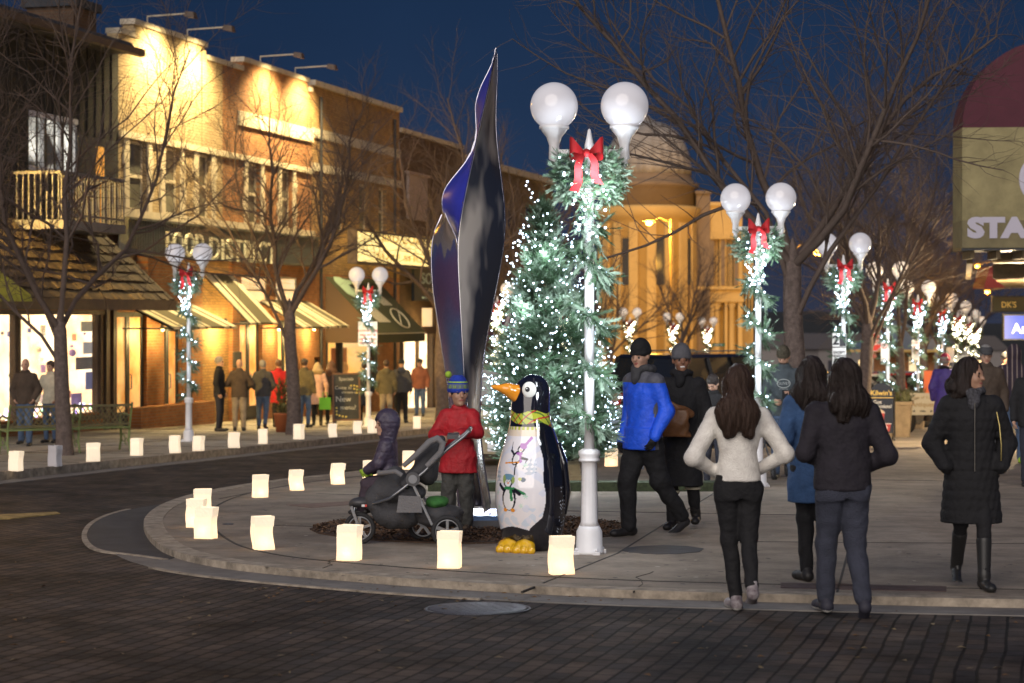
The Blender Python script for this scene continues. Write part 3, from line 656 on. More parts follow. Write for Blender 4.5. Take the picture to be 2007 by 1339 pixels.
# corrugated fascia with the letters
fz0, fz1 = fp(433, 507)[2], zs0-.03
c = MB(); n = int((A2-A0)/.14)
for i in range(n): x = A0+(A2-A0)*i/n; c.box(x, x+.07, -.26, -.2, fz0, fz1)
c.box(A0, A2, -.2, -.003, fz0, fz1); c.box(A0, A2, -.3, -.003, fz1, fz1+.06); c.box(A0, A2, -.3, -.003, fz0-.06, fz0)
c.build('fascia', m_metal, e)
sgn = bld('food_district_sign', 'raised cream capital letters FOOD DISTRICT on the corrugated band', 'sign')
m_let = M('cream_letters', (.75,.72,.5), .5)
def fit(txt, px0, px1, py, h, d, par, m, ext=.05, bold=.012, sp=1.0):
    x0, x1 = ft(px0, d), ft(px1, d); vs, fs = text_mesh(txt, 1, ext, bold, 'LEFT', sp); A = np.array(vs); A[:, 0] -= A[:, 0].min(); A[:, 1] -= A[:, 1].min()
    A[:, 0] *= (x1-x0)/A[:, 0].max(); A[:, 1] *= h/A[:, 1].max(); z = fp((px0+px1)/2, py, d)[2]
    return meshobj('lettering', [(x0+a, -d-c, z+b) for a, b, c in A], fs, m, None, par)
fit('FOOD', 327, 399, 503, .60, .36, sgn, m_let, .03, .0, 1.2); fit('DISTRICT', 412, 540, 514, .60, .36, sgn, m_let, .03, .0, 1.2)
# ground floor
holes = [(ft(311), ft(357), -3, fp(333, 640)[2]), (ft(470), ft(514), -3, fp(490, 628)[2]), (ft(545), ft(577), -3, fp(560, 628)[2]), (ft(473), ft(523), fp(498, 596)[2], fp(498, 540)[2]), (ft(541), ft(582), fp(560, 594)[2], fp(560, 542)[2]), (ft(607), ft(611), -3, -2)]
holes = [h for h in holes if h[1] > h[0]]
b = MB(); wallholes(b, ft(290), ft(397), -2.2, fz0-.06, holes); wallholes(b, ft(456), A2, -2.2, fz0-.06, holes); b.build('shop_wall', m_bo, e)
b = MB(); wallholes(b, ft(397), ft(456), -2.2, fz0-.06, [], .12, .3); b.build('lit_brick_panel', m_by, e)
c = MB(); c.box(A0+.5, ft(397), -.35, -.003, -2, fp(300, 795)[2]); c.build('brick_plinth', m_bo, e)
for a, b_, tp in [(312, 356, 641), (471, 513, 629), (546, 576, 629)]: door(e, a, b_, tp, 800, m_shopo if a < 500 else m_shopy)
for a, b_, p, q in [(473, 523, 596, 540), (541, 582, 594, 542)]:
    x0, x1, z0, z1 = ft(a), ft(b_), fp(a, p)[2], fp(a, q)[2]; f = MB(); f.box(x0, x1, .02, .1, z0, z0+.06); f.box(x0, x1, .02, .1, z1-.06, z1); f.box(x0, x0+.06, .02, .1, z0+.06, z1-.06); f.box(x1-.06, x1, .02, .1, z0+.06, z1-.06); f.box(x0, x1, .03, .09, (z0+z1)/2-.03, (z0+z1)/2+.03)
    wo = f.build('transom_window', m_cream, e); g = MB(); g.box(x0+.06, x1-.06, .05, .07, z0+.06, z1-.06)
    for i in range(5): g.box(x0+(x1-x0)*i/5, x0+(x1-x0)*i/5+.02, .045, .05, z0+.06, z1-.06)
    g.build('pane', m_blind, wo)
mb = MB(); mb.box(ft(456), ft(470), -.06, 0, fp(460, 720)[2], fp(460, 690)[2]); mb.build('menu_board', m_dark, e)
# striped awnings
m_aw = [M('awning_olive', (.13,.11,.055), .85), M('awning_cream', (.75,.66,.42), .85)]
def strp(n):
    c = [0]*n
    for i in range(n):
        if i % 9 in (0, 1, 3): c[i] = 1
    c[-1] = 1; return c
awd = 1.35
def aw(pa, pb, ptop, pbot, lab): awning(lab, ft(pa), ft(pb), fp((pa+pb)/2, ptop)[2], fp((pa+pb)/2+100, pbot, awd)[2], awd, strp, group='striped awnings of the brick block', mats=m_aw, valance=.06)
aw(238, 368, 592, 640, 'low striped olive and cream awning over the double doors nearest the shake roof shop')
aw(397, 452, 537, 632, 'tall steep striped awning over the lit yellow brick panel')
aw(508, 562, 588, 640, 'low striped awning over the middle doors behind the queue')
aw(566, 600, 590, 638, 'low striped awning just left of the green shop awning')
# flood lights on arms over the parapets
fl = None
for px, py, zz, lab in [(300,55,zp1,'first'),(378,80,zp1,'second'),(520,120,zp2,'third'),(588,147,zp2,'fourth')]:
    x = ft(px); z = zz+.1
    f = empty('flood_light', Vector((OX, OY, 0))+Vector((UX*x, UY*x, z)), R(75), f'floodlight on an arm over the raised parapet, {lab} from the left', 'floodlight', 'floodlights on the parapets')
    a = MB(); a.tube([(0, .15, -.3), (0, .15, .25), (0, -.95, .28)], .02, 6); a.build('arm', m_cream, f)
    h = MB(); h.hexa([(-.13, -1.15, .14), (.13, -1.15, .14), (.13, -.88, .2), (-.13, -.88, .2)], [(-.09, -1.12, .3), (.09, -1.12, .3), (.09, -.9, .33), (-.09, -.9, .33)]); h.build('housing', m_brown, f)
    lo = lamp('SPOT', (0, -1.1, .08), 2600, (1, .76, .36), .10, 'flood', (0, -.05, -2.2), 128, 1.0, f)

# ---- darker brick building with the green awning
e = bld('brown_brick_building', 'dark brown two storey brick building behind the second street tree with pale window frames')
B0, B1 = A2+.003, ft(783); zq = fp(640, 176)[2]
wins = [(655,676),(704,722),(742,757)]
z0, z1 = fp(665, 452)[2], fp(665, 352)[2]
b = MB(); wallholes(b, B0, B1, fp(640, 538)[2], zq, [(ft(a), ft(b_), z0, z1) for a, b_ in wins]); b.build('wall', m_by, e)
c = MB(); c.box(B0, B1, -.12, .35, zq, zq+.16); c.build('coping', m_stone, e)
c = MB(); c.box(B0, B1, -.06, -.003, fp(665, 282)[2], fp(665, 264)[2]); c.box(B0, B1, -.06, -.003, fp(665, 345)[2], fp(665, 330)[2]); c.build('stone_band', m_stone, e)
for a, b_ in wins: sash(e, ft(a), ft(b_), z0, z1, m_winoff, quoin=False)
c = MB(); c.box(B0, B1, 2.2, 9, -2.5, zq-.8); c.build('block', m_bd, e)
for px in (625, 770): c = MB(); x = ft(px); c.tube([(x, -.08, zq-.3), (x, -.08, -1.5)], .05, 6); c.build('downpipe', m_dark, e)
sz1_, sz0_ = fp(680, 545)[2], -2.6
b = MB(); wallholes(b, B0, B1, -2.8, fp(640, 538)[2], [(ft(640), ft(737), fp(690, 768)[2], fp(690, 668)[2]), (ft(616), ft(630), -2.5, fp(620, 700)[2])]); b.build('shop_wall', m_bo, e)
x0, x1, z0, z1 = ft(640), ft(737), fp(690, 768)[2], fp(690, 668)[2]
f = MB(); [f.box(x-.04, x+.04, -.04, .2, z0, z1) for x in (x0, (x0+x1)/2-1, x1)]; f.box(x0, x1, -.05, .2, z1, z1+.08); wo = f.build('shop_window', m_dark, e)
g = MB(); g.box(x0, x1, .04, .06, z0, z1); g.build('pane', m_glass, wo)
it = MB(); it.box(x0, x1, 1.8, 1.9, z0-.2, z1+.2, 0); it.box(x1+.01, x1+.1, .31, 1.8, z0-.2, z1+.2, 0); it.box(x0, x1, .31, 1.8, z0-.2, z0-.05, 2); a_ = ft(702); c_ = ft(730)
it.box(a_, c_, .9, .95, z0+.15, z1-.25, 1); it.ball(((a_*.6+c_*.4), .88, z0+1.1), (.28,.1,.2), 12, 8, 2); it.ball(((a_*.3+c_*.7), .85, z0+.7), (.35,.1,.22), 12, 8, 2)
it.build('shop_interior', [m_shopy, M('poster_brown', (.35,.1,.03), .6, em=.4, emc=(.5,.13,.03)), M('poster_food', (.8,.45,.15), .6, em=.35, emc=(.9,.4,.1))], e)
door(e, 617, 629, 705, 800, m_blind)
ga = bld('green_shop_awning', 'dark olive awning with pale hand, fork and leaf motifs above the yellow shop window', 'awning')
x0, x1 = ft(637), ft(737); z1, z0, d = fp(680, 545)[2], fp(790, 652, 1.7)[2], 1.7
m_ga = M('olive_cloth', (.055,.06,.025), .8, var=.15, vs=3)
a = MB(); a.add([(x0, -.02, z1), (x1, -.02, z1), (x1, -d, z0), (x0, -d, z0)], [(0, 3, 2, 1)]); a.add([(x0, -.02, z1), (x0, -.02, z0-.3), (x0, -d, z0-.3), (x0, -d, z0)], [(0,1,2,3)], 1); a.add([(x1, -.02, z1), (x1, -d, z0), (x1, -d, z0-.3), (x1, -.02, z0-.3)], [(0,1,2,3)]); a.add([(x0, -d, z0), (x1, -d, z0), (x1, -d, z0-.3), (x0, -d, z0-.3)], [(0,3,2,1)])
a.build('canopy', [m_ga, M('awning_brown', (.1,.06,.03), .8)], ga)
L = math.hypot(d, z1-z0); nx = Vector((0, -(z1-z0)/L, -d/L)); 
def onaw(u, v, o=.015):     # u along 0..1, v up the slope metres
    return (x0+u*(x1-x0), -d+d*(v/L)-o*(z1-z0)/L, z0+(z1-z0)*v/L+o*d/L)
def awshape(pts, m): return MB().add([onaw(*p) for p in pts], [tuple(range(len(pts)))]).build('motif', m, ga)
m_mint = M('mint_paint', (.45,.62,.42), .7); m_cr2 = M('pale_paint', (.6,.56,.42), .7)
awshape([(.10,2.25),(.2,2.6),(.3,2.35),(.42,2.3),(.42,2.15),(.3,2.1),(.36,1.8),(.24,1.45),(.12,1.7)], m_mint)
for i in range(7): awshape([(.12+i*.04,1.35-i*.03),(.15+i*.04,1.35-i*.03),(.25+i*.035,.45),(.22+i*.035,.45)], m_cr2)
for i in range(5): awshape([(.55+i*.045,2.0-i*.05),(.58+i*.045,2.0-i*.05),(.66+i*.04,1.2),(.63+i*.04,1.2)], m_cr2)
lf = MB(); P = [onaw(.72+.13*math.cos(t), .62+.42*math.sin(t)+.1*math.cos(t), .02) for t in [i*math.pi/10 for i in range(20)]]; lf.tube(P, .025, 5, closed=True); lf.tube([onaw(.63,.35,.02), onaw(.83,.95,.02)], .02, 5); lf.build('leaf_outline', m_cr2, ga)
ed = MB(); ed.bar((x0, -d-.012, z0-.02), (x1, -d-.012, z0-.02), .03); ed.build('piping', m_cr2, ga)
ys = bld('yellow_lit_sign', 'long glowing yellow lit sign board above the gallery entrance', 'sign')
x0, x1, z0, z1 = ft(700, .7), ft(848, .7), fp(770, 517, .7)[2], fp(770, 462, .7)[2]
b = MB(); b.box(x0, x1, -.7, -.45, z0, z1); b.build('panel', M('lit_sign', (1,.85,.4), .5, em=1.35, emc=(1,.76,.28), var=.05), ys)
f = MB(); f.box(x0-.06, x1+.06, -.72, -.4, z1, z1+.08); f.box(x0-.06, x1+.06, -.72, -.4, z0-.08, z0); f.box(x0-.06, x0, -.72, -.4, z0, z1); f.box(x1, x1+.06, -.72, -.4, z0, z1); f.build('frame', m_brown, ys)
fit('THIRD COAST', 728, 842, 478, .34, .705, ys, M('amber_letters', (.5,.33,.07), .6, em=.55, emc=(.75,.5,.12)), .01, .01); fit('SURF SHOP', 738, 840, 512, .2, .705, ys, MC['amber_letters'], .01, .01)

# ---- gallery building and the dark ones beyond
e = bld('gallery_building', 'dark brick gallery building with lit doorway and small black sign behind the metal sculpture')
C0, C1 = B1+.003, ft(905); zr = fp(840, 275)[2]
holes = [(ft(768), ft(852), -2.9, fp(810, 655)[2]), (ft(772), ft(790), fp(780, 635)[2], fp(780, 602)[2]), (ft(827), ft(852), fp(840, 640)[2], fp(840, 604)[2])]
holes[0] = (C0+.05, ft(852), -2.9, fp(810, 655)[2]); holes[1] = (C0+.05, ft(792), holes[1][2], holes[1][3])
b = MB(); wallholes(b, C0, C1, -3.2, zr, holes); b.build('wall', m_bd, e)
c = MB(); c.box(C0, C1, -.1, .35, zr, zr+.15); c.build('coping', m_stone, e); c = MB(); c.box(C0, C1, 1.3, 8, -3, zr-.5); c.build('block', m_bd, e)
it = MB(); it.box(C0+.05, ft(852), .9, 1, -2.9, fp(810, 655)[2]); it.box(ft(852)+.01, ft(852)+.1, .31, .9, -2.9, fp(810, 655)[2]); it.build('shop_interior', m_shopw, e)
f = MB(); [f.box(ft(p)-.05, ft(p)+.05, .02, .15, -2.9, fp(810, 655)[2]) for p in (792, 822, 850)]; f.build('door_frame', m_brown, e)
for h in holes[1:]: g = MB(); g.box(h[0], h[1], .1, .12, h[2], h[3]); g.build('window', m_blind, e)
gs = bld('gallery_sign', 'small black sign with pale letters SO GA partly behind the sculpture', 'sign')
x0, x1, z0, z1 = ft(812, .3), ft(885, .3), fp(840, 590, .3)[2], fp(840, 529, .3)[2]
b = MB(); b.box(x0, x1, -.3, -.2, z0, z1); b.build('board', M('sign_black', (.02,.03,.035), .5), gs)
mt = M('sign_pale', (.4,.55,.6), .6)
fit('SOUTH', 826, 880, 558, .4, .305, gs, mt, .01, .01); fit('GALLERY', 827, 884, 574, .16, .305, gs, m_cream, .01, .005); fit('www', 827, 842, 586, .08, .305, gs, mt, .01)
e = bld('far_dark_building', 'tall dark brown brick building standing between the sculpture and the fir tree')
D0, D1 = C1+.003, ft(1085); zr = fp(960, 330)[2]
b = MB(); wallholes(b, D0, D1, -4, zr, [(ft(p), ft(p+14), fp(980, 470)[2], fp(980, 395)[2]) for p in (925, 960, 995, 1030)]); b.build('wall', m_bd, e)
c = MB(); c.box(D0, D1, -.15, .35, zr, zr+.25); c.build('cornice', m_stone, e); c = MB(); c.box(D0, D1, .3, 8, -4, zr-.5); c.build('block', m_bd, e)
for p in (925, 960, 995, 1030): g = MB(); g.box(ft(p), ft(p+14), .12, .14, fp(980, 470)[2], fp(980, 395)[2]); g.build('window', m_glassd, e)
bb = bld('white_wall_panel', 'plain pale panel fixed high on the dark wall left of the sculpture', 'panel')
b = MB(); b.box(ft(796), ft(832), -.12, -.003, fp(815, 432)[2], fp(815, 345)[2]); b.box(ft(793), ft(835), -.16, -.003, fp(815, 345)[2], fp(815, 340)[2]); b.build('board', M('pale_panel', (.33,.27,.25), .8, var=.1), bb)
pb = bld('purple_banner', 'purple banner with white strokes beyond the sculpture', 'banner')
b = MB(); x0, x1 = ft(958, 1.5), ft(1012, 1.5); z0, z1 = fp(985, 668, 1.5)[2], fp(985, 598, 1.5)[2]; b.box(x0, x1, -1.5, -1.42, z0, z1, 0)
for i in range(3): b.bar((x0+.5+i*1.3, -1.51, z0+.1), (x0+1.6+i*1.3, -1.51, z1-.1), .22, .02, 1)
b.build('cloth', [M('purple_cloth', (.09,.025,.11), .8), M('white_stroke', (.6,.55,.6), .8)], pb)
# ------------------------------------------------------------------ the domed building at the end of the street
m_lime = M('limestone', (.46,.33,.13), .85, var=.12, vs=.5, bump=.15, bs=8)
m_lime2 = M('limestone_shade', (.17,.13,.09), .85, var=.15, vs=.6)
m_domem = M('dome_copper', (.24,.23,.215), .7, var=.3, vs=1.2)
DY = 130.0; s_ = FPX/DY
def dz(py): return CH+(HY-py)/s_
def dx(px): return (px-1270)/s_
e = empty('domed_building', ((1270-CXP)/s_, DY, 0), 0, 'old stone building with a ribbed dome over a round corner, lit orange from the street', 'building')
zg = gz(DY)
b = MB(); Rr = 95/s_
b.lathe([(Rr, zg-1), (Rr, dz(432)), (Rr+.25, dz(430)), (Rr+.35, dz(412)), (Rr+.3, dz(408)), (Rr-.1, dz(406))], 64); b.build('rotunda_wall', m_lime, e)
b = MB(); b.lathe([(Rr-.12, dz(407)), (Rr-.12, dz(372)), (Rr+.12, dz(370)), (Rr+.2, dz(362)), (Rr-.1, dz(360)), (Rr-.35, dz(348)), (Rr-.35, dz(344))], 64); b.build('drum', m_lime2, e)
b = MB(); n = 28; prof = []
for i in range(13): t = i/12*math.pi/2; prof.append((max(.3, (Rr-.35)*math.cos(t)**.8), dz(344)+(dz(238)-dz(344))*math.sin(t)))
b.lathe(prof, 112, fl=28, fd=.018); b.build('dome', m_domem, e)
b = MB(); b.lathe([(.4, dz(240)), (.45, dz(236)), (.2, dz(232)), (.05, dz(226))], 12); b.build('finial', m_domem, e)
for i in range(9):
    a = math.pi+math.pi*(i+.5)/9; p = MB(); x, y = math.cos(a)*(Rr+.02), math.sin(a)*(Rr+.02)
    p.box(-.3, .3, -.16, .1, zg, dz(440)); p.rot(Matrix.Translation((x, y, 0)) @ Matrix.Rotation(a+math.pi/2, 4, 'Z')); p.build('pilaster', m_lime, e)
    if i % 2:
        a2 = math.pi+math.pi*i/9; w = MB(); w.box(-.45, .45, -.06, .05, dz(560), dz(470)); w.rot(Matrix.Translation((math.cos(a2)*Rr, math.sin(a2)*Rr, 0)) @ Matrix.Rotation(a2+math.pi/2, 4, 'Z')); w.build('window', m_glassd, e)
# side wing with the tall windows and the column portico
wx0, wx1, wx2 = dx(1362), dx(1389), dx(1452)
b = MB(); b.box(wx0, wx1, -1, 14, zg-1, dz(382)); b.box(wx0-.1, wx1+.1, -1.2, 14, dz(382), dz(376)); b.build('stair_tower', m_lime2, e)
hol = [(dx(1396), dx(1408), dz(562), dz(470)), (dx(1421), dx(1436), dz(562), dz(470)), (dx(1397), dx(1418), zg, dz(594)), (dx(1423), dx(1444), zg, dz(594))]
b = MB(); wallholes(b, wx1+.003, wx2, zg-1, dz(405), hol, -.8, 0); b.box(wx1+.003, wx2, .6, 14, zg-1, dz(410)); b.build('wing_wall', m_lime, e)
for q_ in ((wx1, wx2+.3, -1.15, -.803, dz(470), dz(455)), (wx1-.9, wx2+.1, -1.1, -.803, dz(568), dz(562)), (wx1, wx2+.15, -1.05, .2, dz(405), dz(398)), (wx1, wx2+.1, -.95, -.803, dz(592), dz(585))): b = MB(); b.box(*q_); b.build('cornice', m_lime, e)
for h in hol[:2]:
    w = MB(); w.box(h[0], h[1], -.3, -.25, h[2], h[3]); wo = w.build('window', m_glassd, e); w = MB()
    for i in range(1, 4): x = h[0]+(h[1]-h[0])*i/4; w.box(x-.03, x+.03, -.36, -.301, h[2], h[3])
    w.build('glazing_bar', m_lime, wo)
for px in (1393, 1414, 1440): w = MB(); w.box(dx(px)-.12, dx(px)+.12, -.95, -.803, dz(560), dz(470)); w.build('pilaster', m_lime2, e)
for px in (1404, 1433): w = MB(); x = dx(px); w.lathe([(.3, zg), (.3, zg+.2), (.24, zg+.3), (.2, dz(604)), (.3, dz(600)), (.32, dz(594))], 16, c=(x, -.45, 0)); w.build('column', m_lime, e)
b = MB(); b.box(wx2+.003, dx(1482), 1.5, 20, zg-1, dz(505)); b.box(wx2, dx(1486), 1.3, 20, dz(505), dz(496)); 
b.build('rear_wing', m_lime, e)
for i in range(5): w = MB(); x = dx(1457)+i*.2; w.box(x, x+.09, 1.42, 1.499, dz(625), dz(560)); w.build('window', m_glassd, e)
sf = empty('corner_shopfront', (dx(1265)+(1270-CXP)/s_, DY-Rr-2.5, 0), 0, 'low shopfront with red and white lit signs under the round stone corner', 'shopfront')
b = MB(); b.box(-1.2, 1.9, 0, .4, zg, zg+1.9); b.build('wall', m_lime2, sf); b = MB(); b.box(.2, 1.2, -.06, -.003, zg+1.2, zg+1.75); b.build('red_sign', M('red_lit', (1,.1,.04), .5, em=1.3, emc=(1,.1,.04)), sf)
b = MB(); b.box(-.9, .1, -.05, -.003, zg+.5, zg+1.6); b.build('window', m_blind, sf)

# sodium street lights
m_pole = M('pole_metal', (.22,.16,.07), .5, .4, var=.1)
m_sod = M('sodium_lens', (1,.6,.1), .4, em=22, emc=(1,.50,.10), samp='NONE')
def streetlight(px, py, s, label, en, arm=1.4, sgn=1, ang=0, pole=True):
    Y = FPX/s; X = (px-CXP)/s; z = CH+(HY-py)/s; zg_ = gz(Y)
    e = empty('street_light', (X-sgn*arm, Y, zg_), ang, label, 'street light', 'orange sodium street lights'); H = z-zg_
    if pole: p = MB(); p.cyl((0, 0, 0), (0, 0, H+.2), .11, .08, 10); p.build('pole', m_pole, e)
    p = MB(); p.tube([(0, 0, H), (sgn*arm*.5, 0, H+.28), (sgn*(arm-.3), 0, H+.2)], .04, 6); p.build('arm', m_pole, e)
    p = MB(); p.ball((sgn*arm, 0, H+.12), (.36, .16, .1), 12, 6); p.build('head', m_pole, e)
    p = MB(); p.ball((sgn*arm, 0, H), (.17, .14, .12), 12, 8); p.build('lens', m_sod, e)
    lamp('POINT', (sgn*arm, -.1, H-.22), en, (1, .50, .07), .2, 'glow', parent=e)
    return e
streetlight(1272, 437, 36, 'orange street light glowing in front of the domed building', 6500, 1.2, -1)
streetlight(1605, 495, 62, 'orange street light on a tall golden pole just left of the second wrapped lamp row', 1800, 1.0, 1)
streetlight(1883, 445, 40, 'orange light high above the far pavement left of the tan shop sign', 900, 4.2, -1, 0, False)
streetlight(1915, 521, 34, 'second orange light below the tan shop sign', 700, 4.6, -1, 0, False)
streetlight(1935, 572, 30, 'lowest orange light left of the green and gold sign', 600, 4.8, -1, 0, False)
lamp('SPOT', ((1400-CXP)/36, 96, 6), 24000, (1, .45, .035), .3, 'added_dome_wash', ((1330-CXP)/s_, DY, 0), 62, .9)  # added spot without a fixture, stands in for orange street lighting here

# ------------------------------------------------------------------ fir sprays, garlands and the wrapped lamps
m_fir = M('fir_needles', (.05,.105,.052), .6, var=.35, vs=9); m_fir2 = M('fir_needles_pale', (.19,.27,.20), .6, var=.3, vs=9); m_twig = M('fir_twig', (.09,.06,.035), .9)
m_firy = M('fir_needles_olive', (.10,.10,.035), .7, var=.3, vs=9)
m_led = M('led_white', (1,1,1), .4, em=7, emc=(.62,.80,1), samp='NONE'); m_ledw = M('led_warm', (1,1,1), .4, em=14, emc=(1,.90,.62), samp='NONE')
m_bow = M('red_velvet', (.36,.004,.008), .7)
def sprig(L=.12, n=12, nl=.035, w=.0032, seed=0):
    r = random.Random(seed); v, f = [], []
    for i in range(n):
        x = L*(.08+.92*i/n); q = nl*(1-.45*i/n)
        for sgn in (-1, 1):
            a = r.uniform(.6, 1.0)*sgn; up = r.uniform(-.25, .55); d = Vector((math.cos(a), math.sin(a), up)).normalized(); p = Vector((x, 0, 0)); sd = Vector((-d.y, d.x, 0)).normalized()*w
            b = len(v); v += [tuple(p-sd), tuple(p+sd), tuple(p+d*q)]; f.append((b, b+1, b+2))
    b = len(v); v += [(0, -.003, 0), (0, .003, 0), (L*1.12, 0, 0)]; f.append((b, b+1, b+2))
    b = len(v); v += [(L*.85, 0, -.004), (L*.85, 0, .004), (L*1.2, 0, .002)]; f.append((b, b+1, b+2))
    return np.array(v), np.array(f)
def branch(L=.34, seed=0, n=7, **k):
    r = random.Random(seed); V, F = [], []; c = 0
    mats = []
    for i in range(n):
        t = .15+.8*i/n
        for sgn in (-1, 1):
            a = sgn*r.uniform(.55, .95); sc = (1-.55*t)*1.25; mats.append(Matrix.Translation((L*t, 0, -.05*t*t)) @ Matrix.Rotation(a, 4, 'Z') @ Matrix.Rotation(r.uniform(-.5, .3), 4, 'Y') @ Matrix.Rotation(r.uniform(-.6, .6), 4, 'X') @ Matrix.Scale(sc, 4))
    mats.append(Matrix.Translation((L*.8, 0, -.03)) @ Matrix.Scale(1.1, 4)); mats.append(Matrix.Translation((L*.45, 0, 0)) @ Matrix.Rotation(-.3, 4, 'Y'))
    sv, sf = sprig(seed=seed, **k)
    P, F = scatter(sv, sf, [np.array(m) for m in mats]); b = len(P)
    P = np.concatenate([P, [[0, -.006, 0], [0, .006, 0], [L, 0, -.04]]]); F = np.concatenate([F, [[b, b+1, b+2]]]); return P, F
def frame(p, d, roll, sc=1):
    d = Vector(d).normalized(); q = d.to_track_quat('X', 'Z').to_matrix().to_4x4(); return np.array(Matrix.Translation(p) @ q @ Matrix.Rotation(roll, 4, 'X') @ Matrix.Scale(sc, 4))
def garland_path(seed, turns=4.2, zlo=.95, zhi=2.75, r=.085, ph=0):
    P = []
    for i in range(150): t = i/149; a = ph+t*turns*2*math.pi; P.append(Vector((math.cos(a)*r, math.sin(a)*r, zhi+(zlo-zhi)*t)))
    return P
def make_garland(seed, dens=1.0, big=1.0, ph=0, zlo=.9, pale=.55):
    r = random.Random(seed); root = empty('garland'); ms = []; ms2 = []
    sp = []; pts = garland_path(seed, ph=ph, zlo=zlo)
    def put(p, d, sc): (ms2 if r.random() < pale else ms).append(frame(p, d, r.uniform(-3, 3), sc))
    for i, p in enumerate(pts):
        out = Vector((p.x, p.y, 0)).normalized(); tan = (pts[min(i+1, 149)]-pts[max(i-1, 0)]).normalized()
        for _ in range(max(1, int(2.6*dens))):
            d = tan*r.choice([-1, 1, 1])*r.uniform(.3, 1)+out*r.uniform(.2, .9)+Vector((r.uniform(-.5, .5), r.uniform(-.5, .5), r.uniform(-.9, .35)))
            put(p+out*r.uniform(0, .03), d, big*r.uniform(.9, 1.7))
        if i % 4 == 0: sp.append((p+out*.06+Vector((0, 0, r.uniform(-.03, .03)))))
    # full swag hung under the arms, narrowing down to the post
    for i in range(int(430*dens)):
        u_ = r.random(); a_ = r.uniform(0, 6.28); q_ = math.sqrt(r.random())
        if u_ < .42: q, z = -.15+.125*q_*math.cos(a_), 3.15+.19*q_*math.sin(a_)
        elif u_ < .84: q, z = .155+.125*q_*math.cos(a_), 3.15+.19*q_*math.sin(a_)
        else: q, z = r.uniform(-.08, .08), r.uniform(2.5, 3.05)
        c = Vector((q, -.06-.06*(1-abs(q)/.4)+r.uniform(-.05, .07), z)); d = Vector((q*2.0+r.uniform(-1, 1), -r.uniform(-.1, 1.2), (z-3.12)*2.5+r.uniform(-.9, .6))); put(c, d, big*r.uniform(.7, 1.1))
    for i in range(34):
        z = r.uniform(2.62, 3.34); t = (z-2.62)/.72; hw = .06+.22*min(1, t*1.2); sp.append(Vector((r.uniform(-1, 1)*hw, -.15-r.uniform(0, .05), z)))
    for i in range(12): sp.append(Vector((r.uniform(-.09, .09), -.15, r.uniform(2.65, 3.2))))
    tv, tf = sprig(.12, 11 if dens >= .9 else 7, .036 if dens >= .9 else .045, .0034 if dens >= .9 else .006, seed)
    P, F = scatter(tv, tf, ms); P2, F2 = scatter(tv, tf, ms2); n1 = len(F)
    mi = np.concatenate([np.zeros(n1), np.ones(len(F2))])
    meshobj('foliage', np.concatenate([P, P2]), np.concatenate([F, F2+len(P)]), [m_fir, m_fir2 if pale < .7 else m_firy], mi, root)
    return root, sp
def add_string(root, sp, mat, rb, name='string_lights'):
    b = MB(); q = sorted(sp, key=lambda p: -p.z)
    for a_, c_ in zip(q, q[1:]):
        if (a_-c_).length < .7: b.tube([a_, c_], .0018, 3, 1, caps=False)
    rr_ = random.Random(len(sp))
    for p in sp: b.ball(p, rb*rr_.uniform(.65, 1.15), 6, 5, 0)
    o = b.build(name, [mat, m_twig], root); return o
def add_bow(root, sc=1.0, at_=(0, -.2, 3.30), seed=0):
    r = random.Random(seed); b = MB(); x0, y0, z0 = at_
    for sgn in (-1, 1):
        P = []
        for i in range(9):
            t = i/8; a = t*math.pi*2; P.append((x0+sgn*(.015+.125*math.sin(t*math.pi)**.8), y0-.03*math.sin(a), z0+.035*math.sin(a)+.05*math.sin(t*math.pi)))
        vs = []
        for i, p in enumerate(P):
            w = .02+.055*math.sin(i/8*math.pi); vs += [(p[0], p[1]-.01, p[2]-w), (p[0], p[1]+.01, p[2]+w)]
        b.add(vs, [(2*i, 2*i+2, 2*i+3, 2*i+1) for i in range(8)], 0, True)
    b.ball((x0, y0-.035, z0+.005), (.032, .03, .036), 10, 8)
    bo = b.build('bow', m_bow, root)
    for sgn, L in ((-1, .3), (1, .24)):
        t = MB(); vs = []
        for i in range(8): q = i/7; w = .026+.012*q; x = x0+sgn*(.02+.09*q+.02*math.sin(q*6)); vs += [(x-w, y0-.02-.03*math.sin(q*5), z0-L*q), (x+w, y0-.03-.03*math.sin(q*5+1), z0-L*q-(.02 if i == 7 else 0))]
        t.add(vs, [(2*i, 2*i+1, 2*i+3, 2*i+2) for i in range(7)], 0, True); t.build('ribbon_tail', m_bow, bo)
    root.scale = (1, 1, 1); return bo
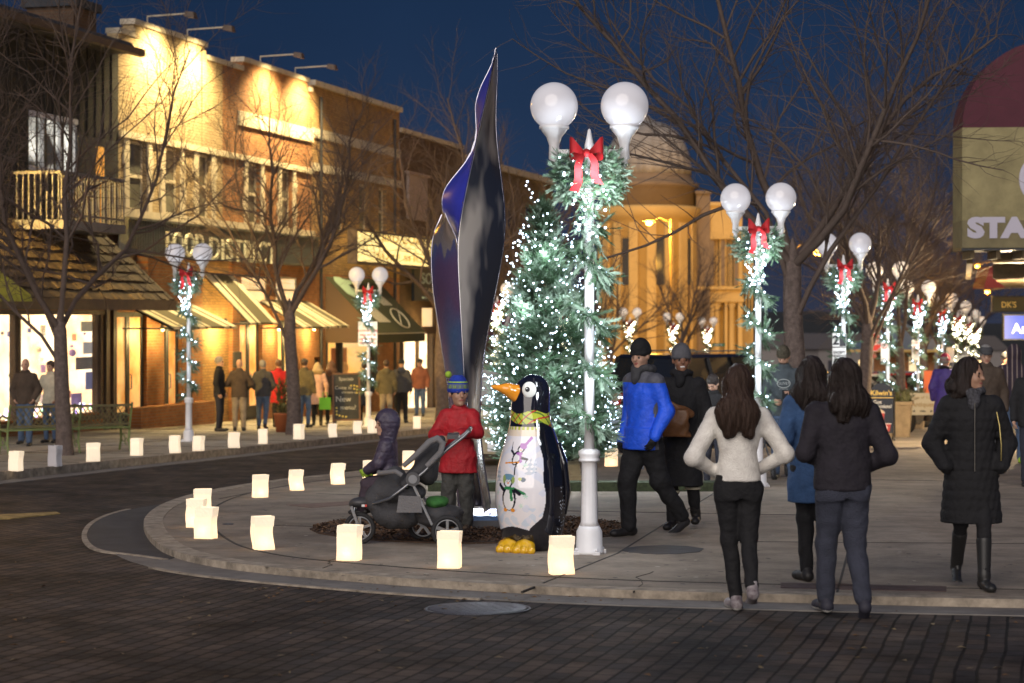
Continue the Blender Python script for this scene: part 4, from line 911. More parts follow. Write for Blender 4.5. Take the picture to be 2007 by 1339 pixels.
def make_lamp(fine=True, gm=None):
    root = empty('street_lamp'); n = 40 if fine else 14
    b = MB(); b.lathe([(.118, 0), (.125, .02), (.112, .035), (.108, .19), (.095, .215), (.085, .235)], n); ba = b.build('base', m_white, root)
    for i in range(4): q = MB(); a = .5+i*math.pi/2; q.box(-.03, .03, -.03, .03, .0, .028); q.ball((0, 0, .04), .016, 8, 5); q.rot(Matrix.Translation((.125*math.cos(a), .125*math.sin(a), 0))); q.build('anchor_bolt', m_white, ba)
    b = MB(); b.lathe([(.082, .235), (.068, .27), (.062, .76), (.07, .775)], n, fl=16 if fine else 0, fd=.045); b.lathe([(.088, .775), (.09, .79), (.078, .81), (.092, .83), (.09, .86), (.055, .88)], n); b.build('fluted_column', m_white, root)
    b = MB(); b.lathe([(.043, .88), (.04, 3.42), (.03, 3.46), (.012, 3.55), (0.001, 3.56)], max(12, n//2)); b.build('post', m_white, root)
    b = MB(); b.bar((-.29, 0, 3.36), (.29, 0, 3.36), .05, .05); b.bar((-.2, 0, 3.33), (0, 0, 3.2), .03); b.bar((.2, 0, 3.33), (0, 0, 3.2), .03); b.build('cross_arm', m_white, root)
    for sgn in (-1, 1):
        b = MB(); b.lathe([(.0, 3.22), (.022, 3.24), (.03, 3.27), (.025, 3.29), (.045, 3.31), (.042, 3.42), (.065, 3.49), (.105, 3.54), (.112, 3.555), (.125, 3.56), (.125, 3.585), (.1, 3.59)], 24 if fine else 12, c=(sgn*.295, 0, 0)); fi = b.build('globe_holder', m_white, root)
        b = MB(); b.ball((sgn*.295, 0, 3.75), .2, 40 if fine else 20, 28 if fine else 14); b.build('globe', gm or m_globe, root)
    return root
lampN = make_lamp(True); lampF = make_lamp(False); lampW = make_lamp(False, m_globe2)
LR = R(-15); gN, spN = make_garland(1, 1.6, 1.0, ph=.4); add_string(gN, spN, m_led, .0115); add_bow(gN, 1.0, (-.02, -.22, 3.33))
gM, spM = make_garland(2, .9, 1.15, ph=1.9); add_string(gM, spM, m_led, .016); add_bow(gM, 1.0, (.04, -.22, 3.34), 2)
gF, spF = make_garland(3, .5, 1.4, ph=1.0); add_string(gF, spF, m_led, .024); add_bow(gF)
gW, spW = make_garland(4, .5, 1.4, ph=2.6, pale=.75); add_string(gW, spW, m_ledw, .028); add_bow(gW)
seen = set()
def put(proto, loc, rz, label, cat, group, scale=None):
    if proto.name not in seen:
        seen.add(proto.name); tag(proto, label, cat, group); proto.location = loc; proto.rotation_euler = (0, 0, rz)
        if scale: proto.scale = (scale,)*3
        KID.pop(proto.name, None); kidcache(proto); return proto
    r = dup(proto, loc, rz, label, group, scale or 1.0); r['category'] = cat; return r
def kidcache(p): KID[p.name] = (p, [(c, kids(c)) for c in kids(p)])
GL, GG = 'white twin globe street lamps', 'lit evergreen garlands on the street lamps'
def lampat(px, s, lift, lamp_, gar, lab, en=0, warm=False, rz=LR, g=True, grz=None):
    v = at(px, s, lift); put(lamp_, v, rz, 'white twin globe street lamp, '+lab, 'street lamp', GL)
    if g: put(gar, v+Vector((0, 0, .002)), rz if grz is None else grz, 'lit evergreen garland with red bow on the '+lab, 'garland', GG)
    if en:
        for z, k in ((3.0, .5), (2.2, .25), (1.4, .25)): lamp('POINT', v+Vector((.03, -.42, z)), en*k, (1, .9, .66) if warm else (.86, .93, 1), .12, 'string_glow')
lampat(1155, 234, LIFT, lampN, gN, 'lamp beside the penguin statue', 75, rz=R(-3))
lampat(1486, 151, LIFT, lampF, gM, 'lamp left of the big bare trunk', 50)
lampat(1653, 110, LIFT, lampF, gM, 'lamp with the tall parking notice', 40, rz=R(-12))
lampat(1740, 86.5, LIFT, lampW, gM, 'lamp with the round no parking sign', 34, rz=R(-12))
lampat(1799, 70.8, LIFT, lampW, gF, 'lamp behind the blue roofed kiosk', 10)
lampat(1847, 60.5, LIFT, lampW, gF, 'fifth lamp counted from the big trunk', 8)
lampat(1877, 54, LIFT, lampW, gW, 'lamp nearest the second ONE WAY sign', 8, True)
lampat(1898, 47, LIFT, lampW, gW, 'second last lamp on the shop side', 6, True)
lampat(1912, 41, LIFT, lampW, gW, 'last lamp on the shop side')
lampat(370, 98.5, LL, lampF, gM, 'lamp in front of the orange lit doors', 22)
lampat(722, 79.5, LL, lampF, gM, 'lamp carrying the downtown police notice', 18, rz=R(-10))
lampat(975, 67, LL, lampW, gW, 'lamp between sculpture and fir tree', 6, True)
lampat(1110, 55.5, LL, lampW, gW, 'lamp hidden behind the fir tree')
lampat(1235, 47, LL, lampW, gW, 'lamp just right of the fir tree', 0, True)
lampat(1320, 43, LL, lampW, gW, 'lamp behind the END ONE WAY sign', 0, True)
lampat(1387, 39.5, LL, lampW, gW, 'lamp beside the green street name sign', 0, True)

# ------------------------------------------------------------------ christmas tree
TY = 26.0; tp = Vector(((1082-CXP)*TY/FPX, TY, gz(TY, LIFT)))
ct = empty('fir_tree', tp, 0, 'tall fir tree covered in white lights behind the penguin statue', 'christmas tree')
rn = random.Random(8); ms = []; ms2 = []; TH = 3.72; TR = .98; ct.rotation_euler = (0, R(-1.9), 0)
def trad(z): t = (z-.35)/(TH-.35); return TR*(1-t)**.56*(1+.04*math.sin(z*9))*min(1, .80+(z-.35)*.35)+.02
for i in range(1500):
    u = rn.random(); t = 1-(1-u*.997)**.62; z = .35+(TH-.35)*t; a = rn.uniform(0, 2*math.pi); rr = trad(z)*(1+.10*math.sin(a*5+z*3)); L = min(.42, rr)
    inner = max(0, rr-L*rn.uniform(.85, 1.35))*(.55 if rn.random() < .2 else 1); el = .15+.75*t+rn.uniform(-.2, .2)
    p = Vector((math.cos(a)*inner, math.sin(a)*inner, z)); d = Vector((math.cos(a), math.sin(a), el)); (ms if rn.random() < .6 else ms2).append(frame(p, d, rn.uniform(-.4, .4), (.55+.55*rr/TR)*rn.uniform(.85, 1.15)))
for i in range(46): a = rn.uniform(0, 6.28); z_ = TH-.55+.012*i; ms.append(frame(Vector((0, 0, z_)), Vector((math.cos(a)*(.9-.012*i), math.sin(a)*(.9-.012*i), 1.0+.02*i)), 0, .58-.004*i))
bv, bf = branch(.36, 5, 6, L=.13, n=9, nl=.034, w=.0036) if False else (None, None)
def mkbranch(seed):
    r = random.Random(seed); sv, sf = sprig(.13, 12, .034, .0031, seed); L = .38; q = []
    for i in range(6):
        t = .12+.8*i/6
        for sg in (-1, 1): q.append(np.array(Matrix.Translation((L*t, 0, -.04*t)) @ Matrix.Rotation(sg*r.uniform(.5, .95), 4, 'Z') @ Matrix.Rotation(r.uniform(-.45, .25), 4, 'Y') @ Matrix.Rotation(r.uniform(-.6, .6), 4, 'X') @ Matrix.Scale((1-.5*t)*1.25, 4)))
    q.append(np.array(Matrix.Translation((L*.82, 0, -.03)))); q.append(np.array(Matrix.Translation((L*.5, 0, 0)) @ Matrix.Rotation(-.35, 4, 'Y')))
    return scatter(sv, sf, q)
b1, b2 = mkbranch(1), mkbranch(2); P, F = scatter(b1[0], b1[1], ms); P2, F2 = scatter(b2[0], b2[1], ms2)
o = meshobj('crown', np.concatenate([P, P2]), np.concatenate([F, F2+len(P)]), [m_fir, m_fir2], np.concatenate([np.zeros(len(F)), np.ones(len(F2))]), ct)
b = MB(); b.cyl((0, 0, 0), (0, 0, TH-.3), .06, .01, 10); b.build('trunk', m_twig, ct)
b = MB(); b.box(-.42, .42, -.42, .42, 0, .16); b.box(-.36, .36, -.36, .36, .16, .3); b.build('stand', M('old_timber', (.2,.15,.08), .85, var=.3), ct)
bulbs = []
for i in range(900):
    u = rn.random(); t = 1-(1-u*.995)**.62; z = .4+(TH-.45)*t; a = rn.uniform(0, 2*math.pi); rr = trad(z)*rn.uniform(.84, 1.09); bulbs.append(Vector((math.cos(a)*rr, math.sin(a)*rr, z+.1*rr)))
for i, (x, z) in enumerate([(-.15,.06),(-.13,.12),(-.17,.17),(-.21,.22),(-.19,.27),(-.06,.02),(-.10,.0),(.03,-.05)]): bulbs.append(Vector((x, -.02, TH+z)))
q = MB(); q.tube([Vector((-.02, 0, TH-.15)), Vector((-.12, -.02, TH+.05)), Vector((-.19, -.02, TH+.2)), Vector((-.18, 0, TH+.3))], .004, 4); q.build('wire', m_twig, ct)
bulbs.sort(key=lambda p: p.y); bme = None
for p in bulbs[:100]:
    if bme is None: q = MB(); q.ball((0, 0, 0), .0115, 8, 6); bo = q.build('light_bulb', m_led, ct, loc=p); bme = bo
    else: c = bme.copy(); link(c); c.parent = ct; c.location = p; c.scale = (rn.uniform(.6, 1.15),)*3
q = MB()
for p in bulbs[100:]: q.ball(p, .0115*rn.uniform(.6, 1.15), 6, 5)
tag(q.build('string_lights', m_led, ct), kind='stuff')
for z, r_, k in ((.7, .95, 5), (1.5, .78, 5), (2.3, .5, 4), (3.0, .28, 3)):
    for i in range(k): a = -math.pi/2+(i-(k-1)/2)*1.05; lamp('POINT', (math.cos(a)*(r_+.12), math.sin(a)*(r_+.12), z), 15.0, (.84, .93, 1), .09, 'string_glow', parent=ct)

# ------------------------------------------------------------------ bare street trees
m_bark = M('bark', (.12,.09,.078), .9, var=.4, vs=14, bump=.9, bs=45)
m_twigs = M('bare_twigs', (.095,.068,.055), .9, var=.2, vs=10)
def bare_tree(seed, H=8.5, r0=.16, fork=2.4, dens=1.0, spread=1.0, lean=(0, 0), sides=(8, 6, 4, 3), maxr=3.6, twl=1.0):
    r = random.Random(seed); root = empty('bare_tree'); tr = MB(); cr = MB()
    def seg(p, d, L, rad, lvl, n):
        pts = [p.copy()]; cur = p.copy(); dd = d.copy(); rs = [rad]
        for i in range(n):
            k = (.16, .17, .2, .24)[min(lvl, 3)]; up = (.02, .06, .05, .03)[min(lvl, 3)]
            dd = (dd+Vector((r.gauss(0, k), r.gauss(0, k), r.gauss(0, k)*.7+up))).normalized(); cur = cur+dd*(L/n); pts.append(cur.copy()); rs.append(rad*(1-(.74 if lvl < 3 else .75)*(i+1)/n))
        return pts, rs, dd
    def grow(p, d, L, rad, lvl):
        n = (5, 8, 6, 4)[min(lvl, 3)]; pts, rs, dd = seg(p, d, L, rad, lvl, n); cr.tube(pts, rs, sides[min(lvl, 3)], 0, lvl < 3, False)
        if lvl >= 3: return
        cnt = int((0, 15, 12)[lvl]*dens+r.random())
        for i in range(cnt):
            t = .18+.82*(i+r.random())/cnt; j = min(int(t*n), n-1); q = pts[j].lerp(pts[j+1], t*n-j); base = (pts[j+1]-pts[j]).normalized()
            ax = base.cross(Vector((r.gauss(0, 1), r.gauss(0, 1), r.gauss(0, 1)))).normalized(); an = r.uniform(.45, 1.0)*spread
            nd = (Matrix.Rotation(an, 3, ax) @ base); nd.z += .12; nd.normalize()
            l2 = L*(.55, .52, .55)[lvl]*(1-.45*t)*r.uniform(.7, 1.25)*(twl if lvl == 2 else 1); grow(q, nd, max(l2, .22), max(rs[j]*(.5 if lvl == 1 else .42), .0038), lvl+1)
    p0 = Vector((0, 0, 0)); d0 = Vector((lean[0], lean[1], 1)).normalized(); pts, rs, dd = [p0], [r0*1.25], d0
    cur = p0.copy()
    for i in range(7):
        dd = (dd+Vector((r.gauss(0, .035), r.gauss(0, .035), .05))).normalized(); cur = cur+dd*fork/7; pts.append(cur.copy()); rs.append(r0*(1.12-.28*(i+1)/7))
    top = pts[-1].copy(); tr.tube(pts+[cur+dd*.12, cur+dd*.26, cur+dd*.4], rs+[r0*.66, r0*.4, r0*.1], 12); tr.build('trunk', m_bark, root); k = r.choice([3, 4]); a0 = r.uniform(0, 6.28)
    for i in range(k+2):
        a = a0+2*math.pi*i/(k+.0)+r.uniform(-.3, .3); tilt = r.uniform(.42, .86)*spread if i < k else r.uniform(.1, .45)*spread
        d = Vector((math.sin(tilt)*math.cos(a), math.sin(tilt)*math.sin(a), math.cos(tilt))); L = (H-fork)*(r.uniform(.78, 1.02) if i < k else r.uniform(.6, .9))
        grow((top if i < k else pts[-2-(i-k)]), d, L, r0*(.42 if i < k else .28), 1)
    cr.build('crown', m_twigs, root); return root
TG = 'bare trees along the pavements'
T1 = bare_tree(21, 8.8, .13, 2.1, 1.7, 1.15, maxr=5); T2 = bare_tree(34, 8.4, .15, 2.6, 1.55, .95); T3 = bare_tree(49, 9.0, .15, 2.9, 1.3, 1.15); T4 = bare_tree(58, 6.6, .13, 2.0, 1.1, 1.0); T5 = bare_tree(64, 6.8, .14, 2.4, 1.1, .95)
def tree(proto, px, off, lift, rz, label, sc=None, s=None):
    v = row(px, off, lift) if s is None else at(px, s, lift); return put(proto, v, rz, label, 'tree', TG, sc)
tree(T1, 127, -16.5, LL, R(115), 'bare tree with forked trunk in front of the bright shop window', 1.0)
tree(T2, 575, -16.5, LL, R(200), 'bare tree with straight trunk beside the queue of people', 1.0)
tree(T4, 868, -16.5, LL, R(10), 'bare tree partly behind the left edge of the sculpture', 1.4)
tree(T5, 1045, -16.5, LL, R(80), 'bare tree rising behind the lit fir tree', 1.3)
tree(T4, 1190, -16.5, LL, R(130), 'bare tree between the fir tree and the domed building', .95)
tree(T5, 1335, -16.5, LL, R(250), 'bare tree standing in front of the domed building', 1.05)
tree(T3, 1563, -3.6, LIFT, R(65), 'largest bare tree with thick dark trunk right of the second wrapped lamp', 1.05)
tree(T2, 1690, -3.6, LIFT, R(20), 'bare tree trunk behind the chocolate sign', .9)
tree(T1, 1768, -3.6, LIFT, R(150), 'bare tree trunk right of the chocolate sign', .95)
tree(T4, 1817, -3.6, LIFT, R(300), 'bare tree with yellow lit crooked trunk further down the pavement', 1.1)
tree(T5, 1850, -3.6, LIFT, R(40), 'bare tree behind the woman in the purple coat', 1.1)
tree(T2, 1878, -3.6, LIFT, R(110), 'farthest bare tree in the right row', .9)
for i, (px, s, lab) in enumerate([(760, 55, 'dark bare tree rising over the brown brick roof'), (905, 50, 'dark bare tree over the roofs just left of the sculpture')]):
    v = at(px, s, LL); v = v+Vector((-1.5, 3, 0)); 
# ------------------------------------------------------------------ people
def cloth(name, c, rough=.85, var=.22, bump=.7, bs=20, sheen=0, vs=9): return M('cloth_'+name, c, rough, var=var, vs=vs, bump=bump, bs=bs, sheen=sheen)
def skinm(name, c): return M('skin_'+name, c, .5, var=.06, vs=12)
SK = {'light': skinm('light', (.52,.31,.22)), 'brown': skinm('brown', (.25,.12,.07)), 'tan': skinm('tan', (.42,.24,.16))}
m_eye = M('eye_dark', (.02,.015,.012), .25); m_lip = M('lip', (.35,.11,.09), .5); m_teeth = M('teeth', (.75,.72,.68), .4)
def hairm(name, c): return M('hair_'+name, c, .45, var=.35, vs=60, bump=.6, bs=150)
HM = {'dark': hairm('dark', (.022,.013,.010)), 'brown': hairm('brown', (.05,.026,.016)), 'grey': hairm('grey', (.25,.24,.23)), 'blond': hairm('blond', (.45,.33,.17)), 'auburn': hairm('auburn', (.11,.05,.025))}
def wr(amp=.004, f=1.0, ph=0):
    def fn(x, y, z):
        u = x*13+1.3*np.sin(z*9*f+ph)+y*5; w = z*17*f+1.7*np.sin(x*11+y*7+ph)+.8*np.sin(x*23)
        return amp*.8*(np.sin(w+u*.6)*.7+np.sin(w*1.9-u*1.3+1)*.45*np.sin(u*1.1+.4)+.3*np.sin(x*53+z*31+y*41+2*np.sin(z*13)))
    return fn
def puff(step=.06, amp=.008): return lambda x, y, z: -amp*np.sqrt(np.abs(np.sin(np.pi*z/step+0*x+0*y)))+amp*.6+.002*np.sin(x*90+y*70+z*40)
def V3(p): return np.array(p, float)
def person(name_label, loc, rz, h, o):
    res = o.get('res', .02); hs = o.get('hs', 1.0); yaw = o.get('yaw', 0); nod = o.get('nod', 0); lean = o.get('lean', 0); wid = o.get('wid', 1.0); sk = SK[o.get('skin', 'light')]
    A = {'L': o.get('L', ((-.245, -.03, 1.13), (-.25, .06, .90))), 'R': o.get('R', ((.245, -.03, 1.13), (.25, .06, .90)))}
    Lg = {'L': o.get('LL', ((-.10, .02, .51), (-.10, -.01, .09))), 'R': o.get('LR', ((.10, .02, .51), (.10, -.01, .09)))}
    cy = lambda z: lean*(z-.92)
    H0 = V3((0, cy(1.6)+.01+o.get('hfwd', 0), 1.60)); Q = Euler((-nod, 0, yaw)).to_matrix()
    def hp(x, y, z): v = Q @ Vector((x*hs, y*hs, z*hs)); return (H0[0]+v.x, H0[1]+v.y, H0[2]-.10*(1-hs)+v.z+.0)
    E = dict(rx=-nod, rz=yaw)
    sx = {'L': -1, 'R': 1}
    shw = .165*wid
    # ---- body
    B = SDF((-.55, -.5, -.02), (.55, .75, 1.86+max(0, hs-1)*.4), res)
    B.ell(hp(0, -.012, .055), (.074*hs, .093*hs, .098*hs), 0, **E); B.ell(hp(0, .022, -.015), (.058*hs, .064*hs, .082*hs), .03, **E)
    B.cone(hp(0, .082, .03), hp(0, .104, .0), .010*hs, .014*hs, .012); B.ell(hp(0, .068, -.066), (.028*hs, .022*hs, .02*hs), .02, **E); B.ell(hp(0, .078, -.036), (.024*hs, .012*hs, .012*hs), .01, **E)
    B.ell(hp(0, .078, .045), (.05*hs, .012*hs, .012*hs), .02, **E)
    for s_ in (-1, 1): B.ell(hp(s_*.076, -.005, .015), (.012*hs, .02*hs, .03*hs), .008, **E); B.ell(hp(s_*.035, .062, -.005), (.022*hs, .018*hs, .02*hs), .02, **E)
    B.cone((0, cy(1.42)-.01, 1.42), hp(0, -.01, -.04), .052, .048, .03)
    B.loft([(.86, 0, cy(.86), .13*wid, .09), (1.1, 0, cy(1.1), .12*wid, .085), (1.3, 0, cy(1.3), .14*wid, .09), (1.43, 0, cy(1.43)-.01, .11*wid, .07)], .04)
    for k in 'LR':
        e, w = A[k]; sh = (sx[k]*shw, cy(1.4), 1.39); B.chain([sh, e, w], [.045, .036, .025], .03)
        kn, an = Lg[k]; B.chain([(sx[k]*.085, 0, .9), kn, an], [.07, .048, .032], .04)
        B.cone(an, (an[0], an[1]+.03, max(an[2]-.05, .03)), .03, .022, .01)
    eyes = [hp(s_*.031, .078, .022) for s_ in (-1, 1)]; brows = [hp(s_*.031, .082, .042) for s_ in (-1, 1)]; mo = hp(0, .088, -.035)
    smile = o.get('smile')
    def mfn(x, y, z):
        m = np.zeros(x.shape, int); r1 = max(.011*hs, res*.75)
        for p in eyes: m[((x-p[0])**2+(y-p[1])**2+((z-p[2])*1.3)**2) < r1**2] = 1
        for p in brows: m[(((x-p[0])*.5)**2+((y-p[1])*.7)**2+((z-p[2])*1.8)**2) < r1**2] = 3 if o.get('brow', 1) else 0
        m[(((x-mo[0])*.45)**2+((y-mo[1])*.5)**2+((z-mo[2])*1.4)**2) < r1**2] = 4 if smile else 2
        return m
    P, F = B.mesh(); c = P[F].mean(1); mi = mfn(c[:, 0], c[:, 1], c[:, 2])
    mi[c[:, 2] < .24] = 6
    # ---- hands: palm, four fingers, thumb, on their own fine grid, part of the same mesh
    if o.get('hands', True):
        for k in 'LR':
            e, w = map(V3, A[k]); d = (w-e)/max(np.linalg.norm(w-e), 1e-6); d = V3(o.get('hd'+k, d)); d = d/np.linalg.norm(d)
            up = V3(o.get('hu'+k, (sx[k]*1.0, 0, .0))); n_ = up-d*(up@d); n_ = n_/np.linalg.norm(n_); t_ = np.cross(d, n_)*sx[k]; curl = o.get('curl', .5)
            hr = max(.006, res*.55); S = SDF(w-.16, w+.2, hr); g = o.get('hsz', 1.0)
            S.cone(w, w+d*.045*g, .024*g, .026*g, .01); 
            for i, fl_ in enumerate((.062, .072, .068, .052)):
                b0 = w+d*.07*g+t_*(.03-.02*i)*g; S.cone(w+d*.03*g+t_*(.016-.010*i)*g, b0, .016*g, .011*g, .008)
                p1 = b0+(d*math.cos(curl*.6)-n_*math.sin(curl*.6))*fl_*.45*g; p2 = p1+(d*math.cos(curl*1.8)-n_*math.sin(curl*1.8))*fl_*.4*g; p3 = p2+(d*math.cos(curl*2.6)-n_*math.sin(curl*2.6))*fl_*.25*g
                S.chain([b0, p1, p2, p3], [.0095*g, .0085*g, .008*g, .007*g], .003)
            th = w+d*.02*g+t_*.024*g; S.chain([th, th+(t_*.6+d*.7-n_*.2)*.032*g, th+(t_*.45+d*.9-n_*.6)*.06*g], [.013*g, .011*g, .009*g], .006)
            P2, F2 = S.mesh(); F = np.concatenate([F, F2+len(P)]); P = np.concatenate([P, P2]); mi = np.concatenate([mi, np.full(len(F2), 5 if 'gloves' in o else 0)])
    mats = [sk, m_eye, m_lip, HM[o.get('browc', 'dark')], m_teeth, o.get('gloves', sk), o.get('shoes', M('shoe_black', (.02,.018,.018), .5))]
    body = meshobj('person', P, F, mats, mi, None, True); tag(body, name_label, 'person', o.get('group'))
    body.location = loc; body.rotation_euler = (0, 0, rz); k = h/1.75; body.scale = (k, k, k)
    # ---- trousers
    pm = o.get('pants'); pw_ = o.get('pw', 1.0)
    if pm:
        S = SDF((-.4, -.55, .02), (.4, .6, 1.1), res); hw = o.get('hipw', .15)
        S.loft([(.80, 0, .0, hw*1.02, .115), (.90, 0, -.005, hw*1.08, .122), (1.02, 0, 0, hw*.93, .11)], .05)
        for q in 'LR': kn, an = Lg[q]; S.chain([(sx[q]*.082, -.005, .86), kn, (an[0], an[1], an[2]+.01)], [.10*(pw_*.5+.5), .066*pw_, .052*pw_], .03)
        S.warp(wr(.006*pw_, 1.5, 1.0)); S.build('trousers', pm, body)
    # ---- shoes
    sm, bt = o.get('shoes', M('shoe_black', (.02,.018,.018), .5)), o.get('boot', 0)
    for q in 'LR':
        kn, an = Lg[q]; a = V3(an); lift = an[2]-.09; pt = o.get('pt'+q, 0); S = SDF(a+(-.1, -.2, -.14), a+(.1, .27, .05+bt), max(res*.7, .008))
        tx = sx[q]*.02; heel = a+(0, -.045, -.045+.05*pt*.0); toe = a+(tx, .15*math.cos(pt), -.058-.15*math.sin(pt)); S.cone(heel, toe, .04, .034, .02); S.cone(a+(0, 0, .02), heel, .043, .04, .02); S.ell(toe, (.042, .055, .032), .02)
        if bt: kk = a+(V3(kn)-a)/np.linalg.norm(V3(kn)-a)*bt; S.cone(a, kk, .046, .058, .02)
        if pt == 0: S.put(lambda x, y, z: z-(a[2]-.088)+0*x+0*y, a-.3, a+(.3, .3, -.05), 0, True)
        ob = S.build('boot' if bt else 'shoe', [sm, o.get('sole', sm)], body, (lambda x, y, z: (z < a[2]-.068).astype(int)) if pt == 0 else None)
        if o.get('cuff'): b = MB(); kk = a+(V3(kn)-a)/np.linalg.norm(V3(kn)-a)*bt; b.tube([Vector(kk)+Vector((.068*math.cos(t), .068*math.sin(t), 0)) for t in [i*math.pi/8 for i in range(16)]], .014, 6, closed=True); b.build('boot_cuff', o['cuff'], ob)
    # ---- coat, jumper or jacket
    tp = o.get('top')
    if tp:
        hem, fl_ = o.get('hem', .84), o.get('flare', 1.0); tw = o.get('tw', 1.0)*wid
        S = SDF((-.6, -.45, hem-.06), (.6, .75, 1.80+max(0, hs-1)*.5), res)
        keys = []
        if hem < .8: keys += [(hem, 0, .01, .19*fl_*tw, .15*fl_), (hem+.2, 0, .005, .185*(fl_*.5+.5)*tw, .145*(fl_*.5+.5))]
        else: keys += [(hem, 0, cy(hem), .178*tw*fl_, .135)]
        keys += [(.98, 0, cy(.98), .172*tw, .13), (1.14, 0, cy(1.14), o.get('waist', .16)*tw, .122), (1.30, 0, cy(1.3), .18*tw, .128), (1.40, 0, cy(1.4)-.005, .165*tw, .105), (1.465, 0, cy(1.46)-.01, .105*tw, .082), (1.51, 0, cy(1.5)-.01, .07, .07)]
        S.loft(keys, .02, 2.2); sr = o.get('sr', 1.0)
        for q in 'LR':
            e, w = map(V3, A[q]); S.chain([(sx[q]*shw, cy(1.4), 1.39), e, w-(w-e)*.03], [.078*sr, .062*sr, .05*sr], .035)
        if o.get('collar', 1): S.ell((0, cy(1.5), 1.50), (.085, .085, .05), .02)
        if o.get('hood') == 'down': S.ell((0, cy(1.45)-.07, 1.455), (.12, .07, .065), .04); S.cone((0, cy(1.4)-.09, 1.41), (0, cy(1.4)-.095, 1.31), .065, .03, .05)
        if o.get('hood') == 'up':
            S.ell(hp(0, -.02, .05), (.112*hs, .13*hs, .135*hs), .03, **E); S.cone(hp(0, -.02, -.05), (0, cy(1.45)-.01, 1.45), .10*hs, .11, .03)
            S.ell(hp(0, .13, -.0), (.074*hs, .125*hs, .10*hs), 0, True, **E)
        S.warp(o.get('tex', wr(.005)))
        S.put(lambda x, y, z: z-hem+0*x+0*y, (-1, -1, hem-.1), (1, 1, hem), 0, True)
        mf = o.get('mfn'); S.build(o.get('topname', 'jacket'), [tp]+o.get('topm', []), body, mf)
    # ---- hair
    hr_ = o.get('hair')
    if hr_:
        hm_ = HM[o.get('hairc', 'dark')]; S = SDF(V3(H0)-.42, V3(H0)+.24, max(res*.8, .01))
        if hr_ != 'fringe': S.ell(hp(0, -.022, .065), (.088*hs, .103*hs, .103*hs), .02, **E)
        if hr_ in ('long', 'bob', 'mid'):
            L = {'long': .31, 'bob': .13, 'mid': .24}[hr_]; f_ = {'long': 1.0, 'bob': 1.15, 'mid': 1.1}[hr_]
            bk = -.15 if hr_ == 'long' else -.09; S.cone(hp(0, -.05, .03), hp(0, bk*.75, -L*.4), .085*f_*hs, .095*f_*hs, .04); S.ell(hp(0, bk, -L*.55), (.15*f_*hs, .075, L*.42), .04, **E); S.cone(hp(-.05, bk, -L*.55), hp(-.06, bk-.005, -L), .08*hs, .045*hs, .05); S.cone(hp(.06, bk, -L*.6), hp(.09, bk-.005, -L*1.02), .08*hs, .04*hs, .05)
            for s_ in (-1, 1): S.cone(hp(s_*.075, -.01, .03), hp(s_*.085, -.01, -L*.75), .036*hs, .034*hs, .04)
            S.warp(lambda x, y, z: .0035*np.sin(x*115+2*np.sin(z*11)+y*30)+.003*np.sin(x*210+z*12+y*90)+.003*np.sin(z*24+x*22))
            S.ell(hp(0, .10, -.01), (.062*hs, .085*hs, .09*hs), 0, True, **E)
        else:
            S.ell(hp(0, .085, -.02), (.075*hs, .075*hs, .085*hs), 0, True, **E); S.put(lambda x, y, z: z-(H0[2]-.035)+0*x+0*y, V3(H0)-.5, V3(H0)+(.5, .5, -.03), 0, True)
            S.warp(lambda x, y, z: .003*np.sin(x*150+z*60)*np.sin(y*140+z*73))
        ho_ = S.build('hair', hm_, body)
        if res < .0125 and hr_ in ('long', 'bob', 'mid'):
            from mathutils.kdtree import KDTree
            me = ho_.data; kd_ = KDTree(len(me.vertices)); rr = random.Random(int(h*1000))
            for i_, v_ in enumerate(me.vertices): kd_.insert(v_.co, i_)
            kd_.balance(); b = MB()
            for _ in range(520):
                v_ = me.vertices[rr.randrange(len(me.vertices))]; p_ = v_.co.copy(); n_ = v_.normal.copy()
                if p_.y > H0[1]+.06: continue
                pts_ = []; wv = rr.uniform(-1, 1); off_ = rr.uniform(.001, .006)
                for k_ in range(9):
                    pts_.append(p_+n_*off_); t_ = Vector((.10*math.sin(k_*.9+wv*3), 0, -1)); t_ = (t_-n_*t_.dot(n_)).normalized(); p_ = p_+t_*.016
                    co_, i_, d_ = kd_.find(p_)
                    if d_ < .03: n_ = me.vertices[i_].normal.copy(); p_ = p_+(co_-p_)*.5
                b.tube(pts_, [.0019]*6+[.0014, .001, .0005], 3, 0, True, False)
            b.build('hair_strands', hm_, body)
    if o.get('beard'):
        S = SDF(V3(H0)-.2, V3(H0)+.2, max(res*.7, .008)); S.ell(hp(0, .045, -.05), (.055, .055, .045), .01, **E); S.ell(hp(0, .09, .02), (.05, .05, .045), 0, True, **E); S.build('beard', HM['brown'], body)
    # ---- hat
    ht = o.get('hat')
    if ht:
        S = SDF(V3(H0)-.25, V3(H0)+.3, max(res*.7, .008)); zc = .045
        if ht == 'beanie':
            S.ell(hp(0, -.015, .065), (.09*hs, .108*hs, .118*hs*o.get('hatz', 1)), .01, **E)
            Qi = Q.transposed()
            def below(x, y, z): return (Qi[2][0]*(x-H0[0])+Qi[2][1]*(y-H0[1])+Qi[2][2]*(z-H0[2]))-(.030*hs+.10*(hs-1))
            S.put(below, V3(H0)-.4, V3(H0)+.4, 0, True); S.ell(hp(0, -.012, .052), (.094*hs, .110*hs, .024*hs), .008, **E)
            S.warp(lambda x, y, z: .0015*np.sin(np.arctan2(y-H0[1], x-H0[0])*30+0*z))
        if ht == 'cap':
            S.ell(hp(0, -.01, .10), (.092*hs, .112*hs, .052*hs), .01, **E); S.ell(hp(0, .085, .07), (.07*hs, .06*hs, .012*hs), .02, **E); S.ell(hp(0, -.01, .075), (.088*hs, .105*hs, .03*hs), .02, **E)
